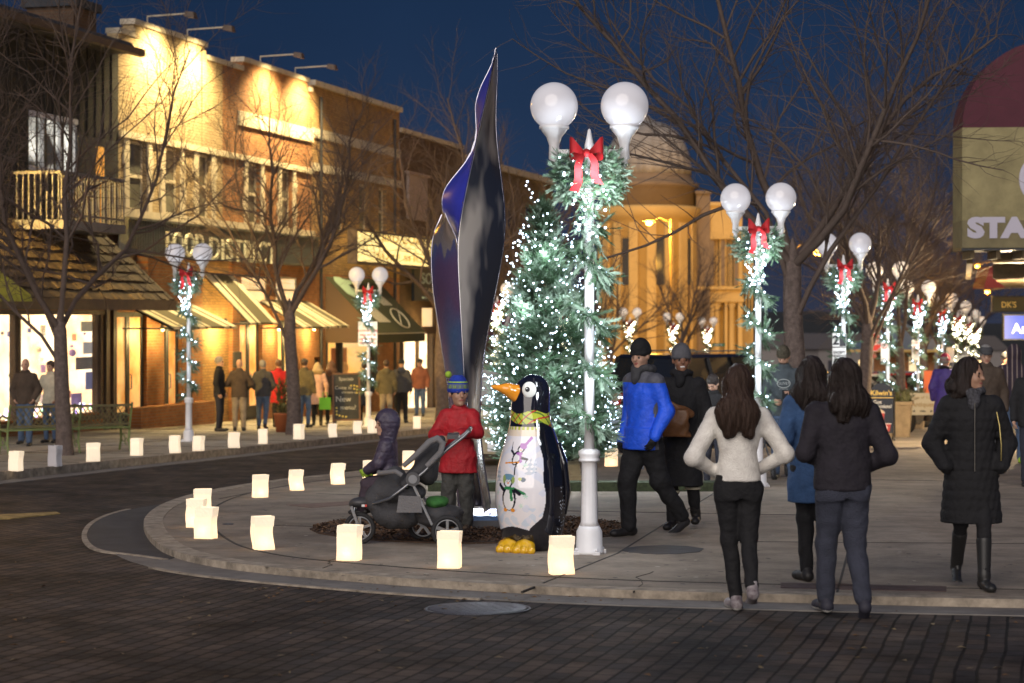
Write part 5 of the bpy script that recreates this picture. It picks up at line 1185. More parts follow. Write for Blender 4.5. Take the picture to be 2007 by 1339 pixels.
        ho = S.build('hat', [o['hatm']]+o.get('hatms', []), body, o.get('hatfn') and o['hatfn'](H0, hs))
        if o.get('pom'): b = MB(); b.ball(hp(*o['pom'][0]), .042, 12, 8); b.build('pompom', o['pom'][1], ho)
    if o.get('scarf'):
        S = SDF((-.25, -.25, 1.35), (.25, .3, 1.65), max(res*.8, .01))
        for i in range(14): t = 2*math.pi*i/14; t2 = 2*math.pi*(i+1)/14; S.cone((.082*math.cos(t), cy(1.5)+.085*math.sin(t), 1.505+.012*math.sin(3*t)), (.082*math.cos(t2), cy(1.5)+.085*math.sin(t2), 1.505+.012*math.sin(3*t2)), .029, .029, .01)
        S.ell((0, cy(1.45)+.10, 1.44), (.05, .04, .08), .03); S.warp(wr(.004, 2)); S.build('scarf', o['scarf'], body)
    return body
K_black = cloth('black', (.009,.009,.011)); K_black2 = cloth('black_knit', (.018,.015,.022)); K_navy = cloth('navy', (.02,.022,.035))
K_denim = cloth('denim', (.075,.12,.21), bs=120); K_ddenim = cloth('dark_denim', (.045,.05,.075), bs=120); K_grey = cloth('grey', (.11,.11,.115)); K_white = cloth('white_fleece', (.85,.80,.74), bump=.5, bs=90)
K_blue = cloth('royal_blue', (.015,.10,.78), .6); K_blueg = cloth('jacket_grey', (.09,.09,.11), .7); K_coatblue = cloth('steel_blue', (.035,.085,.2)); K_red = cloth('red', (.42,.012,.02), .65); K_maroon = cloth('wool_red', (.40,.01,.015))
K_purple = cloth('purple', (.06,.035,.22), .6); K_pink = cloth('pale_pink', (.66,.42,.33)); K_brown = cloth('brown', (.06,.042,.03)); K_olive = cloth('olive', (.10,.085,.045)); K_rust = cloth('rust', (.25,.085,.04)); K_khaki = cloth('khaki', (.24,.2,.15))
K_charcoal = cloth('charcoal', (.05,.05,.055)); K_teal = cloth('teal_grey', (.07,.09,.105), bs=90); K_cream = cloth('cream', (.6,.55,.42)); K_crimson = cloth('crimson_knit', (.3,.008,.06), bump=.8, bs=90); K_peach = cloth('peach', (.55,.3,.2))
K_knit = cloth('grey_knit', (.13,.13,.145), bump=.9, bs=120); K_camo = cloth('camo_knit', (.07,.06,.04), var=.6, vs=40, bump=.8); K_wg = cloth('dark_grey_trousers', (.075,.075,.07)); K_lime = cloth('lime_knit', (.35,.55,.05)); K_hatb = cloth('hat_blue', (.02,.06,.5), bump=.8, bs=120)
m_sole = M('white_rubber', (.6,.58,.55), .6); m_leather = M('brown_leather', (.16,.07,.025), .45, var=.35, vs=6, bump=.3, bs=20)
WALK = 'people strolling on the plaza'; QU = 'people queueing by the shop windows'
NR = .0115
def person_at(label, px, s, lift, rz, h, **o): return person(label, at(px, s, lift), R(rz), h, o)
# white hoodie
wh = person_at('woman in white hooded jumper and black leggings walking away with hands in pockets', 1447, 294, 0, 3, 1.63, res=NR, group=WALK, hands=False,
    L=((-.335, -.06, 1.10), (-.15, .10, .99)), R=((.335, -.06, 1.12), (.15, .10, 1.0)), LL=((-.06, .04, .52), (-.01, .04, .09)), LR=((.07, -.02, .52), (.06, -.22, .20)), ptR=.5,
    top=K_white, hem=.93, waist=.145, tw=.92, hood='down', tex=wr(.0045), sr=.92, topname='hoodie', pants=K_black, pw=.92, hipw=.155, hair='long', hairc='brown', yaw=R(-12), shoes=M('trainer', (.10,.07,.08), .6, col2=(.45,.42,.43), vs=14), sole=m_sole)
# black jumper
person_at('woman with dark loose hair in black jumper and grey jeans walking away', 1652, 300, 0, 5, 1.67, res=NR, group=WALK, hands=False, wid=1.12,
    L=((-.27, -.03, 1.12), (-.14, .16, 1.06)), R=((.30, -.06, 1.10), (.16, .12, 1.0)), LL=((-.09, .10, .50), (-.09, .12, .10)), LR=((.09, .02, .50), (.10, -.16, .13)), ptR=.9,
    top=K_black2, hem=.86, tw=1.0, tex=wr(.005, .8), sr=1.0, topname='jumper', collar=0, pants=K_ddenim, pw=1.12, hipw=.17, hair='mid', hairc='dark', yaw=R(20), shoes=M('canvas_shoe', (.03,.03,.045), .7), sole=m_sole)
# blue coat
person_at('woman in long steel blue coat walking beside the black jumper', 1592, 268, LIFT, 12, 1.63, res=NR, group=WALK, hands=False,
    L=((-.25, -.05, 1.12), (-.16, .12, .98)), R=((.25, -.03, 1.12), (.2, .1, .95)), LL=((-.05, .02, .5), (-.05, .0, .09)), LR=((.08, -.05, .5), (.08, -.1, .12)),
    top=K_coatblue, hem=.62, flare=1.05, tex=wr(.006), topname='coat', pants=K_black, hair='mid', hairc='dark', yaw=R(-25))
# dark coat woman facing us
dk = person_at('woman in knee length black quilted coat walking towards us looking sideways', 1903, 276, LIFT, 178, 1.62, res=NR, group=WALK, hands=False, skin='tan', brow=1,
    L=((-.29, -.05, 1.10), (-.21, .10, .93)), R=((.29, -.05, 1.10), (.21, .10, .93)), LL=((-.07, .14, .51), (-.06, .20, .10)), LR=((.08, .02, .50), (.07, -.20, .17)), ptR=.6,
    top=K_black, hem=.50, flare=1.12, tw=1.1, tex=puff(.075, .007), sr=1.1, topname='coat', pants=K_black, pw=.85, hair='bob', hairc='dark', yaw=R(52), shoes=M('boot_black', (.02,.02,.02), .45), boot=.28, scarf=cloth('scarf_fleck', (.06,.06,.07), var=.8, vs=60))
sb = MB(); sb.tube([(-.17, .02, 1.45), (-.19, .13, 1.25), (-.2, .15, 1.1), (-.2, .14, .98)], .006, 5); sb.build('bag_strap', M('gold_chain', (.5,.4,.15), .3, .9), dk)
zp_ = MB(); zp_.tube([(0, .152, 1.42), (0, .15, 1.2), (0, .15, .9)], .004, 4); zp_.build('zip', M('zip', (.3,.28,.25), .3, .8), dk)
# blue jacket man
sd = lambda x, y, z: np.where((np.abs(y+.01) < .045) & (np.abs(x) > .11) & (z < 1.22) & (np.abs(x) < .215), 1, 0) | np.where((z > 1.385), 1, 0)
bm_ = person_at('tall man in royal blue ski jacket and black beanie walking left', 1262, 212, LIFT, 128, 1.80, res=NR, group=WALK, skin='light', gloves=K_black,
    L=((-.25, -.05, 1.13), (-.23, .08, .90)), R=((.27, -.08, 1.12), (.26, .03, .86)), LL=((-.10, -.10, .50), (-.11, -.36, .16)), LR=((.09, .12, .50), (.09, .10, .09)), ptL=.6, hfwd=.03,
    top=K_blue, topm=[K_blueg], mfn=sd, hem=.78, tw=1.05, tex=wr(.006, .7), sr=1.05, pants=K_black, pw=1.3, hair='short', hairc='dark', hat='beanie', hatm=K_black, yaw=R(18), nod=R(10), scarf=K_charcoal)
# grey hat woman
gw = person_at('smiling woman in grey knit hat, black coat and cream trimmed boots', 1336, 203, LIFT, 165, 1.75, res=NR, group=WALK, skin='brown', hands=False, smile=1,
    L=((-.24, -.03, 1.13), (-.22, .08, .93)), R=((.26, -.05, 1.14), (.17, .16, 1.03)), LL=((-.1, .02, .50), (-.12, -.10, .14)), LR=((.09, .03, .50), (.09, .02, .09)),
    top=K_black, hem=.42, flare=1.1, tex=wr(.006), topname='coat', pants=K_black, hair='short', hairc='dark', hs=1.06, hat='beanie', hatm=K_knit, yaw=R(18), boot=.27, cuff=K_cream, scarf=K_black)
bg_ = SDF((-.3, .05, .8), (.4, .45, 1.35), .012); bg_.loft([(.90, .02, .24, .15, .05), (1.02, .03, .25, .165, .06), (1.16, .04, .25, .13, .05)], 0, 3); bg_.cone((-.13, .2, 1.12), (.12, .2, 1.25), .03, .02, .05); bg_.warp(wr(.008, .8)); bo = bg_.build('shoulder_bag', m_leather); bo.matrix_world = gw.matrix_basis.copy(); bo.location = gw.location; bo.rotation_euler = gw.rotation_euler; bo.scale = gw.scale
tag(bo, 'soft brown leather bag held in front of the woman in the grey hat', 'bag')
person_at('boy with short dark hair looking down behind the white hooded woman', 1398, 150, LIFT, 170, 1.44, res=.016, group=WALK, top=K_black, pants=K_navy, hair='short', hs=1.1, nod=R(35), yaw=R(-20), hands=False)
# hoodie man
hm = person_at('bearded man in teal grey hooded jumper looking down at his phone', 1536, 141, LIFT, 172, 1.84, res=.013, group=WALK, hsz=1.0, curl=.9,
    L=((-.24, .0, 1.15), (-.09, .22, 1.14)), R=((.25, .0, 1.12), (.12, .22, 1.05)), top=K_teal, hem=.84, hood='down', tex=wr(.006), topname='hoodie', pants=K_denim, hair='short', hairc='brown', hat='beanie', hatm=K_camo, beard=1, nod=R(28), yaw=R(-12))
lg = MB(); P = [(.085*math.cos(t), .139-.3*(.085*math.cos(t))**2*4, 1.27+.055*math.sin(t)) for t in [i*math.pi/12 for i in range(24)]]; lg.tube([(x, y+.006, z) for x, y, z in P], .0055, 4, closed=True); vs, fs = text_mesh('OLIVET', .05, .002); lg.add([(-x, .148+c, 1.255+y) for x, y, c in vs], fs); vs, fs = text_mesh('ATHLETICS', .022, .002); lg.add([(-x, .148+c, 1.19+y) for x, y, c in vs], fs); lg.build('chest_emblem', M('print_pale', (.5,.55,.55), .7), hm)
ph = MB(); ph.box(-.04, .04, -.006, .006, -.07, .07); po = ph.build('phone', m_black); po.location = hm.matrix_basis @ Vector((-.02, .30, 1.13)); po.rotation_euler = (R(40), 0, R(172)); tag(po, 'dark phone held by the bearded man', 'phone')
# right pavement
person_at('woman in long purple coat and crimson knitted hat seen from behind', 1853, 101, LIFT, -25, 1.80, res=.016, group=WALK, top=K_purple, hem=.55, flare=1.15, topname='coat', tw=1.1, sr=1.1, pants=K_black, hair='short', hairc='grey', hat='beanie', hatm=K_crimson, yaw=R(-10), R=((.27, .02, 1.12), (.2, .18, 1.0)), hands=False, scarf=K_black)
person_at('older man in flat cap and dark brown jacket behind the black quilted coat', 1932, 138, LIFT, 175, 1.86, res=.016, group=WALK, top=K_brown, hem=.8, tw=1.15, pants=K_charcoal, hair='short', hairc='grey', hat='cap', hatm=K_charcoal, nod=R(14), hands=False)
K_str = M('striped_wool', (.05,.035,.045), .9); 
_n, _l = K_str.node_tree.nodes, K_str.node_tree.links; _t = _n.new('ShaderNodeTexCoord'); _w = _n.new('ShaderNodeTexWave'); _w.inputs['Scale'].default_value = 4.5; _w.bands_direction = 'X'; _c = _n.new('ShaderNodeValToRGB'); _c.color_ramp.elements[0].position = .82; _c.color_ramp.elements[0].color = (.03,.02,.035,1); _c.color_ramp.elements[1].position = .95; _c.color_ramp.elements[1].color = (.25,.2,.18,1); _l.new(_t.outputs['Object'], _w.inputs['Vector']); _l.new(_w.outputs['Fac'], _c.inputs[0]); _l.new(_c.outputs[0], _n['Principled BSDF'].inputs['Base Color'])
person_at('person in dark striped hooded top and jeans at the right picture edge', 1987, 121, LIFT, -8, 1.90, res=.014, group=WALK, top=K_str, hem=.84, hood='up', tw=1.1, topname='hoodie', pants=K_denim, pw=1.15, shoes=M('neon_shoe', (.35,.6,.05), .6), L=((-.28, -.02, 1.15), (-.24, .12, .98)), R=((.28, -.02, 1.15), (.2, .12, .98)))
person_at('man in pale peach jacket and dark cap coming up the pavement', 1971, 96, LIFT, 178, 1.85, res=.018, group=WALK, top=K_peach, hem=.82, tw=1.1, pants=K_charcoal, hat='cap', hatm=K_charcoal, hair='short', hairc='grey')
person_at('person in black jacket cut off by the right picture edge', 2024, 150, LIFT, 170, 1.7, res=.018, group=WALK, top=K_black, hem=.8, tw=1.1, pants=K_navy, hair='short')
person_at('small child in pale knit hat behind the chocolate sign', 1690, 112, LIFT, 170, 1.12, res=.016, group=WALK, top=K_navy, pants=K_navy, hair='short', hs=1.25, hat='beanie', hatm=cloth('pale_knit', (.45,.5,.6)), hands=False)
# left pavement
person_at('balding man in dark jacket and blue jeans before the bright shop window', 50, 104, LL, 178, 1.64, res=.016, group=QU, top=K_brown, hem=.84, tw=1.15, pants=K_denim, pw=1.2, L=((-.27, -.02, 1.13), (-.2, .08, .95)), R=((.27, -.02, 1.13), (.2, .08, .95)), LL=((-.1, .12, .5), (-.1, .08, .09)), LR=((.1, -.02, .5), (.12, -.12, .12)))
person_at('person in white jacket and jeans half behind the forked tree trunk', 99, 100, LL, 165, 1.60, res=.016, group=QU, top=K_cream, hem=.84, pants=K_denim, hair='short', hairc='brown', L=((-.24, -.02, 1.13), (-.2, .12, .95)), R=((.26, .0, 1.13), (.28, .08, .90)))
ql = [
 (430, 84.7, -95, 1.72, dict(top=K_black, hem=.80, pants=K_navy, hair='short', hairc='grey'), 'grey haired man in black jacket standing side on at the head of the queue'),
 (469, 84.5, 5, 1.66, dict(top=K_brown, hem=.82, tw=1.15, pants=K_khaki, pw=1.15, hair='fringe', L=((-.3, .02, 1.14), (-.14, .2, 1.1)), R=((.3, .02, 1.14), (.16, .2, 1.0))), 'bald man in brown jacket and khaki trousers seen from behind in the queue'),
 (515, 82.7, -4, 1.64, dict(top=K_charcoal, hem=.84, tex=puff(.075, .008), tw=1.15, pants=K_denim, hair='short', hairc='grey', LR=((.1, -.06, .5), (.1, -.22, .15)), ptR=.4, L=((-.28, .02, 1.12), (-.18, .14, 1.0)), R=((.28, .02, 1.12), (.18, .14, 1.0))), 'grey haired man in quilted charcoal jacket and jeans in the queue'),
 (546, 79.5, 0, 1.66, dict(top=K_maroon, hem=.62, flare=1.12, pants=K_black, hair='short', hairc='auburn', topname='coat', shoes=M('shoe_black', (.02,.018,.018), .5), boot=.25), 'woman in bright red wool coat in the queue'),
 (597, 80, -15, 1.68, dict(top=K_olive, hem=.82, tw=1.1, pants=K_denim, hair='short', hairc='brown', hat='cap', hatm=K_charcoal), 'man in olive jacket and jeans just right of the straight tree trunk'),
 (622, 77.5, 8, 1.58, dict(top=K_pink, hem=.60, flare=1.1, pants=K_black, hair='bob', hairc='blond', topname='coat', boot=.25, R=((.25, -.02, 1.13), (.26, .06, .86))), 'blond woman in pale pink coat holding a green bag'),
 (649, 76.5, 10, 1.63, dict(top=K_brown, hem=.82, pants=K_black, hair='mid', hairc='auburn', tw=1.0), 'woman with wavy auburn hair in dark jacket left of the chalkboard'),
 (714, 74, 12, 1.60, dict(top=K_navy, hem=.5, flare=1.1, topname='coat', pants=K_black, hair='short', hat='beanie', hatm=K_teal), 'person in long navy coat behind the wrapped lamp with the police notice'),
 (757, 75, 6, 1.66, dict(top=K_olive, hem=.82, tw=1.2, pants=K_khaki, pw=1.15, hair='short', hood='down', hairc='brown'), 'person in bulky olive hooded jacket and khaki trousers by the lit gallery door'),
 (787, 74, -6, 1.68, dict(top=K_charcoal, hem=.84, tw=1.15, pants=K_black, pw=1.1, hood='down', hat='beanie', hatm=K_black, LR=((.1, .06, .5), (.1, .05, .09))), 'person in black beanie and grey hooded top by the gallery door'),
 (823, 65.5, 172, 1.72, dict(top=K_rust, hem=.84, tw=1.1, pants=K_denim, pw=1.1, hat='cap', hatm=K_black, hair='short', hairc='grey', gloves=K_black), 'man in rust coloured jacket and jeans facing us beside the gallery door')]
for px, s, rz, h, o, lab in ql: person_at(lab, px, s, LL, rz, h, res=.02, group=QU, **o)
b = MB(); b.box(-.14, .14, -.05, .05, 0, .30); b.tube([(-.07, 0, .30), (-.05, 0, .42), (.05, 0, .42), (.07, 0, .30)], .008, 5); v = at(637, 78.5, LL); gb = b.build('shopping_bag', M('green_paper', (.20,.62,.03), .6), loc=v+Vector((0, 0, .42)), rot=(0, 0, .2)); tag(gb, 'bright green paper bag carried beside the pale pink coat', 'bag')
# children
rc = person_at('child in red winter coat and striped blue bobble hat pushing the pushchair', 899, 204, LIFT, 165, 1.37, res=NR, hs=1.42, group='children with the pushchair', skin='tan', hsz=.9, curl=1.0,
    L=((-.27, .10, 1.20), (-.115, .36, 1.20)), R=((.29, .05, 1.16), (.10, .33, 1.14)), hdL=(.2, .9, -.1), hdR=(-.4, .8, 0), LL=((-.10, .02, .5), (-.11, .0, .09)), LR=((.12, .02, .5), (.13, .0, .09)),
    top=K_red, hem=.70, flare=1.08, tw=1.18, sr=1.25, tex=wr(.009, .8), hood='down', pants=K_wg, pw=1.45, shoes=M('shoe_brown', (.10,.07,.045), .7),
    hat='beanie', hatm=K_hatb, hatms=[K_lime, cloth('hat_band', (.16,.2,.26), bump=.8, bs=120)], hatz=1.05, hatfn=lambda H, hs: (lambda x, y, z: np.where((z-H[2] > .13) & (z-H[2] < .19), 2, np.where((z-H[2] > .205) & (z-H[2] < .222), 1, 0))), pom=((.075, -.05, .185), K_lime), yaw=R(35), brow=0, smile=0, hair='short')
lt = MB()
for i, ch in enumerate('OIHO'):
    a = R(35)+R(60)-i*R(28)+R(50); Hc = Vector((0, .01, 1.60+.0)); vs, fs = text_mesh(ch, .05, .002)
    Mx = Matrix.Translation(Hc+Vector((math.cos(a)*.137, math.sin(a)*.155, .14))) @ Matrix.Rotation(a+math.pi/2, 4, 'Z') @ Matrix.Rotation(R(80), 4, 'X'); lt.add([Mx @ Vector(v) for v in vs], fs)
lt.build('hat_lettering', K_lime, rc)
# seated child
SV = at(706, 222, LIFT)
kd = person_at('toddler in dark hooded padded jacket sitting in the pushchair', 765, 221, LIFT, 82, 1.10, res=.016, hs=1.42, group='children with the pushchair', skin='light', hsz=1.5, gloves=K_lime, curl=1.1,
    L=((-.22, .13, 1.14), (-.14, .30, 1.04)), R=((.22, .10, 1.13), (.14, .28, 1.02)), LL=((-.10, .30, .84), (-.10, .38, .50)), LR=((.10, .30, .84), (.10, .38, .50)), nod=R(2), yaw=R(28),
    top=cloth('plum_padded', (.055,.042,.07), .45), hem=.80, tw=1.25, sr=1.35, tex=puff(.10, .008), hood='up', pants=cloth('plum_trousers', (.05,.035,.05)), pw=1.5, lean=.08)
# ------------------------------------------------------------------ paper bag lanterns
def bagmesh(seed, w=.175, d=.12, h=.285):
    r = random.Random(seed); b = MB(); n = 9; prof = []
    c0 = r.gauss(0, .006); cx = [c0*math.sin(i*.7+c0*200) for i in range(n+1)]; cyy = [c0*.6*math.cos(i*.6) for i in range(n+1)]; tw = r.uniform(-.12, .12); lean = r.uniform(-.05, .05)
    P = []
    for k in range(9): P.append([])
    jx = [r.uniform(-.05, .05) for _ in range(13)]
    def ring(z, s, t):
        base = [(-1, -1), (-.33, -1.03), (.33, -1.0), (1, -1), (1.04, -.2), (.9, .1), (1, 1), (.33, 1.02), (-.33, 1), (-1, 1), (-.9, .1), (-1.03, -.3)]
        a = tw*t; out = []
        for k_, (x, y) in enumerate(base):
            X = x*w/2*s*(1+jx[k_]+.02*math.sin(t*5+k_*2)); Y = y*d/2*s*(1+jx[-k_]*1.3); out.append((X*math.cos(a)-Y*math.sin(a)+cx[min(int(t*n), n)]+lean*z, X*math.sin(a)+Y*math.cos(a)+cyy[min(int(t*n), n)], z))
        return out
    zs = [0, .03, .07, .11, .15, .19, .225, .228, .262, h]; rings = [ring(z, (1.0 if z < .226 else 1.035)*(1-.04*math.sin(z/h*3)), z/h) for z in zs]
    rings.append([(x*.97, y*.97, z) for x, y, z in rings[-1]]); rings.append([(x*.95, y*.95, .2) for x, y, z in rings[-1]])
    vs = [p for g in rings for p in g]; fs, mi = [], []
    for i in range(len(rings)-1):
        for j in range(12): fs.append((i*12+j, i*12+(j+1) % 12, (i+1)*12+(j+1) % 12, (i+1)*12+j)); mi.append(1 if i >= 7 else 0)
    fs.append(tuple(range(12))[::-1]); mi.append(0)
    b.v, b.f, b.m, b.s = vs, fs, mi, [False]*len(fs); return b
BG = 'white paper bag lanterns along the kerbs'; protos = []
bags = [(1099,1125,0,'in front of the white lamp base'),(880,1113,0,'in front of the rear pushchair wheel'),(683,1098,0,'in front of the pushchair front wheel'),(515,1077,0,'alone on the plaza left of the pushchair'),(403,1055,0,'nearest of the bunched three at the plaza tip'),(383,1033,0,'middle of the bunched three at the plaza tip'),(397,1008,0,'rear of the bunched three at the plaza tip'),
 (509,975,0,'on the rear plaza edge right of the bunched three'),(581,961,0,'second on the rear plaza edge from the bunched three'),(661,949,0,'on the rear plaza edge left of the toddler'),(724,941,0,'directly behind the toddler mittens'),(800,920,0,'behind the pushchair seat back'),(1197,914,0,'beside the grey bench by the man in blue'),(1527,893,0,'behind the second pushchair near the bearded man'),
 (31,923,1,'across the road, under the first green bench'),(107,914,1,'unlit looking, under the right end of the first green bench'),(182,905,1,'across the road before the second green bench'),(267,893,1,'across the road right of the green benches'),(343,888,1,'across the road just left of the wrapped lamp base'),(389,884,1,'across the road just right of the wrapped lamp base'),(458,878,1,'across the road before the black jacket man'),(515,870,1,'across the road left of the straight tree trunk'),(585,861,1,'across the road at the foot of the straight tree trunk'),(652,857,1,'across the road before the chalkboard'),(700,850,1,'across the road right of the chalkboard'),(729,849,1,'across the road at the police notice lamp'),(817,840,1,'across the road before the rust jacket man'),(870,835,1,'across the road hidden beyond the child in red')]
rn = random.Random(77)
for i, (px, py, k, lab) in enumerate(bags):
    v = G(px, py, LL if k else LIFT)
    if i < 5:
        o = bagmesh(30+i).build('paper_bag_lantern', [m_bag, m_bagtop], loc=v, rot=(0, 0, rn.uniform(-.5, .5))); protos.append(o)
    else: o = protos[i % 5].copy(); link(o); o.location = v; o.rotation_euler = (0, 0, rn.uniform(-.6, .6)); q = rn.uniform(.92, 1.06); o.scale = (q*rn.uniform(.92, 1.05), q, q*rn.uniform(.95, 1.06))
    if i < 14 and px != 1527: lamp('POINT', v+Vector((0, 0, .06)), .9, (1, .55, .18), .025, 'candle')
    if px == 107: o.data = o.data.copy(); o.data.materials[0] = M('paper_unlit', (.55,.53,.55), .8, bump=.5, bs=14); o.data.materials[1] = MC['paper_unlit']
    tag(o, 'glowing paper bag lantern '+lab if px != 107 else 'unlit grey paper bag under the right end of the first green bench', 'paper lantern', BG)

# ------------------------------------------------------------------ penguin statue, painted
PS = at(1042, 229, LIFT)
zk = np.array([0,.03,.09,.16,.26,.40,.55,.70,.82,.93,1.03,1.10,1.17,1.25,1.33,1.39,1.44,1.475,1.495,1.50]); wk = np.array([.16,.215,.245,.268,.29,.305,.305,.29,.262,.228,.196,.176,.168,.166,.162,.150,.122,.085,.045,.004])
ck = np.array([.0,.0,.0,.0,-.0,-.005,-.005,-.004,.0,.0,-.002,-.008,-.012,-.010,-.004,.004,.01,.012,.012,.012]); dk_ = wk*np.array([.9]*6+[.92]*4+[.95]*10)
NZ, NT = 380, 300
zz = np.concatenate([np.linspace(0, 1.40, 320), 1.40+.10*np.sin(np.linspace(0, 1, 61)[1:]*math.pi/2)]); NZ = len(zz)
def smooth_interp(z, K):
    k = np.interp(z, zk, K); 
    for d in (.02, .035): k = (k+np.interp(z-d, zk, K)+np.interp(z+d, zk, K))/3 if False else k
    return k
ker = np.hanning(25); ker /= ker.sum()
def sm(a): p = np.pad(a, 12, mode='edge'); return np.convolve(p, ker, 'valid')
W = sm(np.interp(zz, zk, wk)); W[zz > 1.40] = np.interp(zz[zz > 1.40], zk, wk); Cx = sm(np.interp(zz, zk, ck)); W = np.where(zz > 1.36, np.minimum(W, .158*np.sqrt(np.clip(1-((zz-1.34)/.16)**2, 0, 1))+.001), W)
th = np.linspace(0, 2*math.pi, NT, endpoint=False)      # angle 0 faces the camera (-y), positive to image right
FA = -.62                                                # the belly faces the camera, turned to image left
X = Cx[:, None]+W[:, None]*np.sin(th)[None]; Yp = -W[:, None]*.92*np.cos(th)[None]; Z = np.repeat(zz[:, None], NT, 1)
u = (th[None]-FA+math.pi) % (2*math.pi)-math.pi+0*Z; U = u*W[:, None]      # arc length across the belly
c = np.zeros(Z.shape+(3,)); c[:] = (.008, .008, .014)
def pp(mask, col, a=1.0): c[mask] = np.array(col)*a+c[mask]*(1-a)
nz = lambda f, s=0: np.sin(U*f+s+2*np.sin(Z*f*.7))*np.sin(Z*f*1.1+s*2+1.5*np.sin(U*f*.8))
belly = (Z > .20+.02*np.cos(U*14)) & (Z < 1.06) & (np.abs(u+.0) < np.interp(Z, [.2,.3,.5,.7,.9,1.06], [.55,.95,1.02,.98,.92,1.0])+.03*np.sin(Z*18)+np.where(u < 0, .35, 0))
pp(belly, (.80,.77,.80)); pp(belly & (nz(26) > .35), (.62,.68,.85), .5); pp(belly & (Z < .38) & (nz(40, 2) > .1), (.45,.62,.80), .45)
pp(belly & (Z > .98), (.75,.55,.25), .5)
for q, (fx, fz, hh) in enumerate([(-.20,.62,.20),(-.15,.60,.14),(.16,.66,.16),(-.25,.60,.12),(.20,.68,.12)]): pp(belly & (Z > fz) & (Z < fz+hh) & (np.abs(U-fx) < (fz+hh-Z)*.28*(.6+.4*np.sin(Z*170))), (.25,.36,.48), .6)
def ell_(cx, cz, a, b, col, al=1.0, rot=0): 
    dx_, dz_ = U-cx, Z-cz; q1 = dx_*math.cos(rot)+dz_*math.sin(rot); q2 = -dx_*math.sin(rot)+dz_*math.cos(rot); pp(belly & ((q1/a)**2+(q2/b)**2 < 1), col, al)
def ln_(x0, z0, x1, z1, w, col):
    L = (x1-x0)**2+(z1-z0)**2; t = np.clip(((U-x0)*(x1-x0)+(Z-z0)*(z1-z0))/L, 0, 1); pp(belly & ((U-x0-t*(x1-x0))**2+(Z-z0-t*(z1-z0))**2 < w*w), col)
bk, wt_, orr, lil, grn = (.01,.01,.02), (.8,.8,.82), (.75,.28,.02), (.42,.16,.48), (.03,.22,.08)
# upper small skier
ell_(.03,.80,.042,.062,bk,1,-.3); ell_(.028,.795,.028,.048,wt_,1,-.3); ell_(.06,.875,.032,.032,bk); ell_(.058,.87,.02,.019,wt_); ell_(.075,.90,.034,.024,lil,1,-.4); ln_(.09,.91,.125,.955,.012,lil); ell_(.13,.965,.014,.014,lil)
ell_(.05,.837,.03,.013,lil); ln_(.06,.83,.075,.77,.011,lil); ln_(.0,.83,-.03,.86,.01,bk); ln_(-.03,.86,-.03,.93,.003,bk); ln_(.08,.80,.125,.79,.01,bk); ln_(.125,.79,.105,.71,.003,bk); ln_(-.08,.755,.06,.765,.006,orr); ln_(.035,.76,.03,.66,.006,bk); ell_(.058,.865,.008,.005,orr)
# lower small one with the green scarf
ell_(-.02,.46,.075,.105,bk); ell_(-.02,.45,.056,.088,wt_); ell_(-.03,.60,.052,.052,bk); ell_(-.03,.59,.034,.032,wt_); ell_(-.028,.64,.062,.026,(.15,.3,.42)); ell_(-.075,.62,.018,.035,(.3,.4,.12)); ell_(.022,.615,.016,.03,(.3,.4,.12)); ell_(-.028,.588,.012,.007,(.8,.25,.1)); ell_(-.041,.60,.005,.006,bk); ell_(-.016,.60,.005,.006,bk)
ell_(-.025,.545,.05,.014,grn); ln_(.0,.54,.012,.45,.014,grn); ln_(.03,.545,.13,.50,.012,grn); ln_(-.08,.53,-.13,.57,.016,bk); ln_(.045,.53,.085,.50,.016,bk); ell_(-.06,.36,.022,.016,orr); ell_(.02,.36,.022,.016,orr); ell_(.115,.62,.022,.02,(.03,.08,.14)); ell_(.085,.625,.015,.015,(.5,.55,.1))
for fx, fz in ((.12,.74),(.14,.48),(-.17,.5),(.1,.40),(-.15,.38)):
    for a in (0, 1.05, 2.1): ln_(fx-.02*math.cos(a), fz-.02*math.sin(a), fx+.02*math.cos(a), fz+.02*math.sin(a), .003, (.5,.72,.6))
# scarf band, chest and flecked back
sc_ = (Z > 1.075+.02*np.sin(th[None]*3)+.03*np.sin(u*1.0+2)) & (Z < 1.185+.015*np.sin(th[None]*4+1)); pp(sc_, (.45,.50,.05)); pp(sc_ & (np.sin(U*60+Z*95+2*np.sin(U*22)) > .75), (.09,.16,.03)); pp(sc_ & (np.sin(U*45-Z*80+3*np.sin(U*13)) > .86), (.45,.04,.03))
pp(belly & (Z > 1.035) & (np.sin(U*160) > -.2), (.45,.50,.05))
fl = (Z > .10) & (Z < .55) & (u > 1.5) & (u < 2.2+.4*np.sin(Z*9)) & (nz(95, 1) > .72); pp(fl, (.5,.55,.62))
pn = empty('penguin_statue', PS, 0, 'tall glossy penguin statue with yellow painted scarf and small penguins painted on its white belly', 'statue')
P_ = np.stack([X, Yp, Z], -1).reshape(-1, 3); idx = np.arange(NZ*NT).reshape(NZ, NT); F_ = np.stack([idx[:-1], np.roll(idx[:-1], -1, 1), np.roll(idx[1:], -1, 1), idx[1:]], -1).reshape(-1, 4)
pb_ = meshobj('body', P_, F_, attrmat('statue_paint', .07, 1.0), None, pn, True); set_paint(pb_, c.reshape(-1, 3))
S = SDF((-.5, -.42, 1.2), (.1, .2, 1.5), .008); dirx, diry = math.sin(FA-.55), -math.cos(FA-.55)
S.cone((dirx*.13, diry*.13, 1.355), (dirx*.22, diry*.22, 1.375), .062, .05, .03); S.cone((dirx*.22, diry*.22, 1.375), (dirx*.36, diry*.36, 1.40), .05, .016, .03); S.cone((dirx*.13, diry*.13, 1.30), (dirx*.2, diry*.2, 1.33), .05, .03, .03)
